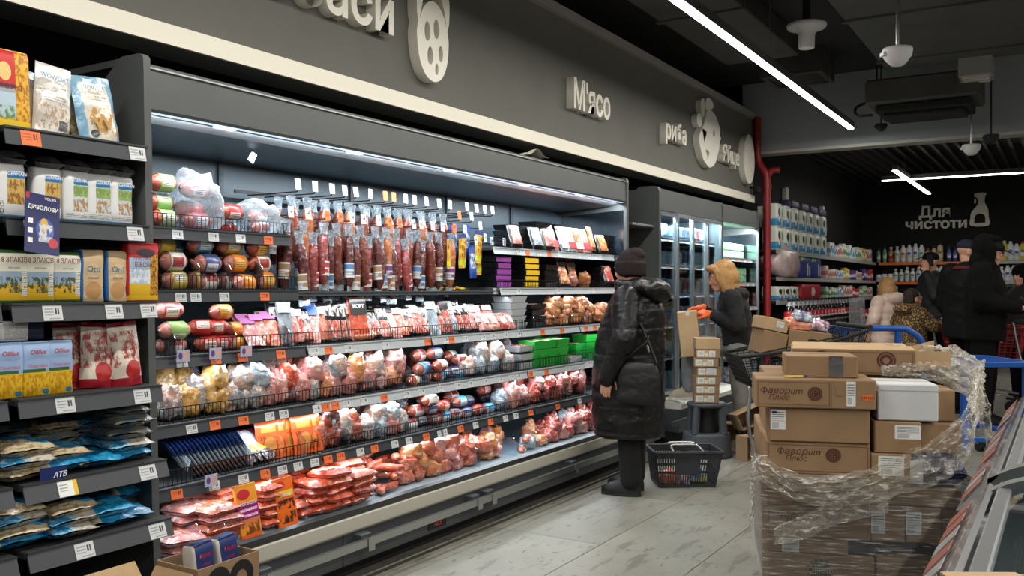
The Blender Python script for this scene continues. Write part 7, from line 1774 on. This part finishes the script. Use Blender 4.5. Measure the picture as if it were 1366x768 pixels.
# --- boy in a spotted jacket reaching to the right
LEO, nt_, b_ = _new('spotted_fleece')
v_ = _coord(nt_); vo = nt_.nodes.new('ShaderNodeTexVoronoi'); vo.inputs['Scale'].default_value = 44; nt_.links.new(v_, vo.inputs['Vector'])
nt_.links.new(_mix(nt_, _step(nt_, vo.outputs['Distance'], .34, .42), col((186, 150, 98)), col((84, 62, 36))), b_.inputs['Base Color']); b_.inputs['Roughness'].default_value = .9
JK = base_j(1.28, elL=(.3, -.06, .93), wrL=(.3, -.26, .92), hdL=((0, -1, 0), (0, 0, -1), .4), elR=(-.22, -.12, .9), wrR=(-.12, -.28, .9), hdR=((0, -1, 0), (0, 0, -1), .4))
def kcoat(mb, J):
    jacket(.5, .84, (.08, .068, .05), .72)(mb, J); n = Vector(J['neck']); mb.ell(n + Vector((0, .1, .01)), (.13, .1, .065)); mb.ell(n + Vector((0, .03, .03)), (.11, .1, .05))
def hair_k(mb, J):
    c = Vector(J['head']); mb.ell(c + Vector((0, .022, .042)), (.079, .095, .083)); mb.ell(c + Vector((0, .055, -.015)), (.073, .06, .07))
pk2, M = person('boy in a brown spotted jacket reaching towards a red cart', (-1.5, 10.92, 0), R(140), JK, [('jacket', kcoat, LEO, .012, 3, WR(.006, 11, 3)), ('hair', hair_k, mat('hair_dark', (44, 32, 26), .8), .01, 2, None), ('trousers', trousers((.09, .07, .06)), BJ, .014, 3, None)], .01)
for sd in 'LR': shoe(pk2, (JK['an' + sd][0], JK['an' + sd][1], 0), (0, -1, 0), BJ2, SNS, .21)
# --- customer in a dark grey coat at the right edge
JS = base_j(1.56)
GRC = mat('coat_grey', (26, 27, 28), .8)
def bigcap(mb, J):
    c = Vector(J['head']); mb.ell(c + Vector((0, .02, .05)), (.12, .13, .11)); mb.ell(c + Vector((0, .05, -.02)), (.115, .11, .1))
ps, M = person('person in a dark grey buttoned coat and round black hat at the right', (-.45, 12.2, 0), R(-40), JS, [('coat', jacket(.6, 1.05, (.1, .085, .06), .9), GRC, .014, 3, WR(.006, 9, 6)), ('hat', bigcap, BJ, .012, 3, None), ('trousers', trousers((.11, .08, .07)), BJ, .014, 3, None)], .01)
for i in range(4): MB().cyl((.02, -.172, .75 + i * .13), (.02, -.185, .75 + i * .13), .014, n=10).build('button', [BLACK], ps)
for sd in 'LR': shoe(ps, (JS['an' + sd][0], JS['an' + sd][1], 0), (0, -1, 0), BJ2, SOFTBLACK, .26)
# red carts
def red_cart(label, x, y, rz):
    t = thing('shopping_cart', label, 'shopping cart', (x, y, 0), rz)
    REDC = mat('cart_red', (150, 22, 30), .4)
    mb = MB(); bl_ = [(-.2, -.3, .5), (.2, -.3, .5), (.22, .3, .5), (-.22, .3, .5)]; tl_ = [(-.25, -.4, .9), (.25, -.4, .9), (.28, .42, .95), (-.28, .42, .95)]
    def g(a0, a1, b0, b1, u, v): return Vector(a0).lerp(Vector(a1), u).lerp(Vector(b0).lerp(Vector(b1), u), v)
    for i in range(4):
        a0, a1, b0, b1 = bl_[i], bl_[(i + 1) % 4], tl_[i], tl_[(i + 1) % 4]
        for k in range(13): mb.tube([g(a0, a1, b0, b1, k / 12, 0), g(a0, a1, b0, b1, k / 12, 1)], .006, 4)
        for k in range(7): mb.tube([g(a0, a1, b0, b1, 0, k / 6), g(a0, a1, b0, b1, 1, k / 6)], .008, 4)
    for k in range(9): mb.tube([Vector(bl_[0]).lerp(Vector(bl_[1]), k / 8), Vector(bl_[3]).lerp(Vector(bl_[2]), k / 8)], .006, 4)
    mb.build('basket', [REDC], t)
    MB().tube([(-.28, .5, 1.0), (.28, .5, 1.0)], .018, 10).build('handle', [BLACK], t)
    for s in (-1, 1):
        MB().tube(smooth_path([(s * .27, .5, 1.0), (s * .25, .42, .6), (s * .22, .3, .3), (s * .2, -.3, .16)], 5), .013, 8).build('chassis_tube', [STEEL], t)
        for yy in (-.28, .32): MB().cyl((s * .21 - .015, yy, .06), (s * .21 + .015, yy, .06), .06, n=14).build('wheel', [BLACK], t)
        MB().tube([(s * .22, .3, .3), (s * .22, .32, .06)], .012, 6).build('chassis_tube', [STEEL], t)
    return t
red_cart('red plastic shopping cart in front of the boy', -.78, 11.15, R(85))
red_cart('red plastic shopping cart at the right edge by the grey coat', .12, 9.75, R(60))
place('shopping_bag', fixn(lump(.13, .12, .1, 900, .25).mesh('shopping_bag', [mat('paper_pale', (214, 196, 180), .7)])), 'pale paper bag in the red cart at the right edge', 'bag', (-.02, 9.72, .9), (0, 0, .4))
# ------------------------------------------------------------------ back-room shelving: side run along the wall and far run
SHB = mat('shelf_black', (30, 30, 32), .6); RAILO = mat('rail_orange', (222, 112, 48), .5); RAILG = mat('rail_pale', (168, 168, 166), .45)
def run(label, side, levels, a0, a1, rail):
    t = thing('store_shelving', label, 'shelving', (-3.05, (a0 + a1) / 2, 0) if side else ((a0 + a1) / 2, 17.2, 0)); off = -t.location
    if side:
        MB().box(-3.24, -3.2, a0, a1, 0, 1.95).build('back_panel', [SHB], t, off)
        MB().box(-3.2, -2.9, a0, a1, 0, .12).build('plinth', [SHB], t, off)
        for z in levels:
            s = MB().bevbox(-3.2, -2.9, a0, a1, z - .03, z, .003).build('shelf', [SHB], t, off)
            MB().box(-2.9, -2.888, a0, a1, z - .045, z + .002).build('price_rail', [rail], s)
    else:
        MB().box(a0, a1, 17.37, 17.41, 0, 1.95).build('back_panel', [SHB], t, off)
        MB().box(a0, a1, 17.03, 17.37, 0, .12).build('plinth', [SHB], t, off)
        for z in levels:
            s = MB().bevbox(a0, a1, 17.0, 17.37, z - .03, z, .003).build('shelf', [SHB], t, off)
            MB().box(a0, a1, 16.988, 17.0, z - .045, z + .002).build('price_rail', [rail], s)
run('black side shelving with paper goods and toothpaste in the back room', True, (.45, .8, 1.17, 1.45, 1.77), 10.55, 16.9, RAILG)
run('black shelving with bottles and orange price rails on the far wall', False, (.45, .8, 1.12, 1.43, 1.77), -2.86, -1.05, RAILO)
run('black shelving with sprays and pale price rails at the far right', False, (.45, .8, 1.12, 1.43, 1.77), -1.03, 1.2, RAILG)
BOT = {}
def bottle_mesh(kind, m, capm):
    k = (kind, m.name, capm.name)
    if k in BOT: return BOT[k]
    pr = {'shampoo': [(.03, 0), (.036, .01), (.036, .16), (.03, .18), (.014, .19), (.014, .2), (.02, .2), (.02, .235), (.016, .24)],
          'spray': [(.026, 0), (.028, .008), (.028, .18), (.02, .195), (.022, .2), (.022, .24), (.018, .245)],
          'jar': [(.04, 0), (.045, .01), (.045, .09), (.04, .1), (.04, .13), (.036, .135)],
          'tall': [(.036, 0), (.042, .015), (.042, .2), (.036, .23), (.02, .245), (.02, .27), (.016, .275)]}[kind]
    n = len(pr) - 1; cut = {'shampoo': 5, 'spray': 4, 'jar': 3, 'tall': 4}[kind]
    BOT[k] = MB().lathe(pr, 14, mats=[0 if i < cut else 1 for i in range(n)]).mesh('bottle', [m, capm])
    return BOT[k]
BC = [prn('bottle_print_%d' % i, a, [('r', -1, 2, .25, .55, b2), ('e', .5, .5, .3, .08, c2)], .35, 'xz') for i, (a, b2, c2) in enumerate([
    ((222, 224, 224), (196, 214, 206), (90, 150, 110)), ((226, 226, 222), (214, 190, 170), (180, 60, 50)), ((206, 180, 140), (222, 206, 176), (150, 110, 60)), ((226, 226, 226), (200, 206, 214), (60, 90, 150)),
    ((170, 40, 60), (222, 220, 222), (170, 40, 60)), ((50, 70, 150), (206, 214, 230), (50, 70, 150)), ((180, 120, 40), (150, 40, 40), (220, 200, 120)), ((60, 60, 66), (200, 60, 60), (220, 220, 220)), ((110, 160, 120), (226, 230, 226), (110, 160, 120)), ((206, 190, 60), (226, 226, 220), (90, 120, 60))])]
CW, CR, CB = mat('cap_white', (226, 226, 226), .4), mat('cap_red', (170, 40, 46), .4), mat('cap_black', (30, 30, 34), .4)
def far_x(px): return None
FS, CSN = SN, CS
def Xfar(px, Yp):                     # across-position on a plane Yp metres along the aisle
    r = (px - 683) / FPX
    return -(Yp * SN - r * Yp * CS) / (CS + r * SN)
def rowf(z, px0, px1, step, kinds, cols, what, place_nm):
    n = int((px1 - px0) / step) + 1; x = px0
    for i in range(n):
        k = kinds[i * len(kinds) // n]; c = cols[i * len(cols) // n]
        o = place('bottle', bottle_mesh(k, BC[c], (CW, CR, CB)[(c + (i // 3)) % 3 if c not in (0, 1, 3) else 0]), '%s %s from the left on the %s' % (ORD[i], what, place_nm), 'bottle', (Xfar(px0 + step * i, 17.08), 17.08, z), (0, 0, 0), 'bottles on the far wall shelves')
        f = random.uniform(1.02, 1.25) if z > 1.5 else random.uniform(.9, 1.08); o.scale = (1.15, 1.15, f)
rowf(1.772, 1172, 1262, 8.2, ['spray', 'shampoo', 'tall', 'tall', 'shampoo', 'tall'], [8, 6, 0, 1, 3, 0, 2, 2, 2], 'bottle', 'top far shelf')
rowf(1.772, 1266, 1366, 8.2, ['spray', 'spray', 'tall'], [5, 4, 4, 5, 9, 3, 9], 'spray can', 'top far shelf right of the cap man')
rowf(1.432, 1172, 1260, 7.6, ['jar', 'shampoo', 'shampoo', 'tall'], [3, 0, 0, 3, 3, 1], 'white bottle', 'second far shelf')
rowf(1.432, 1320, 1366, 8, ['shampoo', 'tall'], [9, 3, 0], 'pale bottle', 'second far shelf at the right')
rowf(1.122, 1318, 1366, 8, ['tall'], [9, 9, 3], 'yellow-labelled bottle', 'third far shelf at the right')
rowf(1.122, 1173, 1200, 7.5, ['shampoo', 'spray'], [3, 4, 8], 'small bottle', 'third far shelf at the left')
rowf(.802, 1320, 1366, 9, ['jar', 'tall'], [7, 5, 4], 'dark bottle', 'fourth far shelf at the right')
# side run goods: boxes of toothpaste, jars and small bottles
CARTS = [prn('care_box_%d' % i, a, [('r', 0, 1, .3, .6, b2), ('e', .5, .7, .3, .12, c2)], .4) for i, (a, b2, c2) in enumerate([((222, 224, 226), (120, 170, 206), (40, 90, 150)), ((226, 214, 206), (200, 120, 120), (170, 40, 60)), ((60, 60, 130), (200, 206, 226), (220, 60, 60)), ((200, 214, 200), (90, 150, 100), (230, 230, 230)), ((214, 190, 90), (226, 226, 214), (150, 100, 40)), ((196, 44, 50), (226, 220, 216), (140, 20, 30))])]
cb = {}
def rows(z, y0, y1, step, cols, what, nm, h=(.12, .2), w=.09):
    n = int((y1 - y0) / step) + 1
    for i in range(n):
        c = cols[i * len(cols) // n]; hh = round(random.uniform(*h), 2)
        if (c, hh, w) not in cb: cb[(c, hh, w)] = brick(w, hh, .1, c, .002, topfold=False).mesh('care_box', [CARTS[c]])
        if i % 3 == 2 and w < .12:
            place('bottle', bottle_mesh(('shampoo', 'spray', 'jar')[i % 3], BC[(c * 2 + i) % 10], (CW, CR, CB)[i % 3]), '%s item, a bottle, on the %s' % (ORD[i], nm), 'bottle', (-2.97, y0 + step * i, z), (0, 0, 0), 'goods on the side shelves')
        else:
            place('care_box', cb[(c, hh, w)], '%s item, a %s, on the %s' % (ORD[i], what, nm), 'box', (-2.97, y0 + step * i, z), (0, 0, RZ), 'goods on the side shelves')
rows(1.772, 13.55, 16.8, .155, [0, 1, 3, 0, 3, 4, 1], 'small care box', 'top side shelf', (.14, .24), .12)
rows(1.452, 13.3, 16.8, .165, [1, 0, 4, 2, 1, 2, 5], 'small care box', 'second side shelf', (.12, .2), .12)
rows(1.172, 13.3, 16.8, .17, [3, 0, 1, 5, 3, 1], 'small care box', 'third side shelf', (.12, .2), .12)
rows(.802, 13.8, 16.8, .25, [0, 1, 5], 'small care box', 'fourth side shelf', (.12, .2), .12)
# panda paper-towel boxes, violet boxes, tissue packs
PAN = prn('panda_pack', (214, 216, 206), [('e', .25, .62, .17, .2, (34, 34, 36)), ('e', .75, .62, .1, .2, (120, 150, 60)), ('r', 0, .5, .05, .35, (60, 140, 190)), ('e', .2, .3, .1, .1, (230, 230, 230))], .4)
pm = brick(.24, .27, .2, 4, .002, topfold=False).mesh('paper_towel_pack', [PAN])
for j in range(2):
    for i in range(7):
        place('paper_towel_pack', pm, '%s paper towel pack with panda print, %s row on the side shelf' % (nth(i, 7), ('lower', 'upper')[j]), 'paper towels', (-2.99, 10.72 + i * .38, 1.772 + .272 * j), (0, 0, RZ), 'panda paper towel packs')
vm = brick(.4, .1, .18, 6, .002, topfold=False).mesh('violet_box', [mat('violet_dark', (50, 40, 84), .5)])
for i in range(4): place('violet_box', vm, '%s dark violet box lying on top of the panda packs' % nth(i, 4), 'box', (-3.0, 11.5 + i * .5, 2.317), (0, 0, RZ), 'dark violet boxes')
bm_ = fixn(lump(.42, .16, .16, 31, .1).mesh('tissue_bale', [mat('tissue_film', (206, 180, 176), .35, c2=(170, 150, 156), nscale=6, coat=.4, bump=.4, bscale=14)]))
place('tissue_bale', bm_, 'large pale pink tissue bale in clear film on the side shelf', 'tissue', (-2.99, 11.05, 1.452), (0, 0, RZ))
for i in range(3):
    place('tissue_pack', brick(.3, .17, .22, 8 + i, .004, topfold=False).mesh('tissue_pack', [PAN]), '%s panda tissue pack under the pink tissue bale' % nth(i, 3), 'tissue', (-2.99, 10.75 + i * .32, 1.172), (0, 0, RZ), 'panda tissue packs')
BLX = prn('blue_pack_box', (44, 56, 130), [('r', .55, .65, .1, .7, (214, 218, 226)), ('r', .75, .85, .1, .6, (214, 218, 226)), ('r', -1, .3, .8, 2, (70, 140, 70))], .4)
for i in range(2): place('blue_box', brick(.52, .27, .2, 10 + i, .002, topfold=False).mesh('blue_box', [BLX]), '%s blue display box right of the tissue bale' % ('left', 'right')[i], 'box', (-2.99, 11.95 + i * .6, 1.452), (0, 0, RZ), 'blue display boxes')
place('red_box', brick(1.0, .2, .2, 12, .002, topfold=False).mesh('red_box', [prn('red_pack_box', (170, 24, 40), [('e', .5, .5, .1, .3, (222, 200, 200))], .4)]), 'long red pack below the blue display boxes', 'box', (-2.99, 12.3, 1.172), (0, 0, RZ))
# cola bottles stacked on the floor in front of the side shelving
COLA = mat('cola_dark', (24, 12, 12), .12, coat=.5); COLL = prn('cola_label', (168, 20, 34), [('r', -1, 2, .3, .5, (200, 190, 190)), ('r', -1, 2, .35, .45, (30, 20, 20))], .35); CLR = mat('pet_clear', (150, 150, 156), .15, coat=.6)
cm_ = MB().lathe([(.035, 0), (.045, .012), (.046, .1), (.047, .1), (.047, .19), (.046, .19), (.045, .22), (.03, .27), (.014, .3), (.014, .315), (.017, .315), (.017, .335), (.012, .336)], 14, mats=[0, 0, 0, 1, 1, 1, 0, 2, 2, 3, 3, 3]).mesh('cola_bottle', [COLA, COLL, CLR, CB])
for j in range(2):
    n = 20
    for i in range(n):
        place('cola_bottle', cm_, '%s dark cola bottle in the %s layer before the side shelving' % (ORD[i], ('lower', 'upper')[j]), 'bottle', (-2.765, 10.62 + i * .205, .32 + .445 * j), (0, 0, jit(3)), 'cola bottles', (1.3, 1.3, 1.28))
t = thing('bottle_rack', 'low dark rack carrying the layers of cola bottles', 'rack', (-2.78, 12.6, 0))
for z in (.3, .745): MB().bevbox(-.07, .07, -2.1, 2.1, z, z + .019, .003).build('rack_shelf', [SHB], t)
for y in (-2.08, -.7, .7, 2.08):
    for x in (-.065, .065): MB().box(x - .006, x + .006, y - .006, y + .006, 0, .76).build('post', [SHB], t)
o = place('clear_wrap', MB().grid(lambda u, v: (-2.69 + .006 * nz(u * 20, v * 3, 0, 3, 5), 13.6 + 1.2 * u, .2 + .98 * v), 60, 6).mesh('clear_wrap', [clear('pack_wrap', (230, 234, 238), .18, .12, bump=1, bscale=30, stretch=(1, 3, .4), white=.5)]), 'shiny clear wrap sheet at the right end of the cola bottles', 'film', (0, 0, 0), (0, 0, 0))
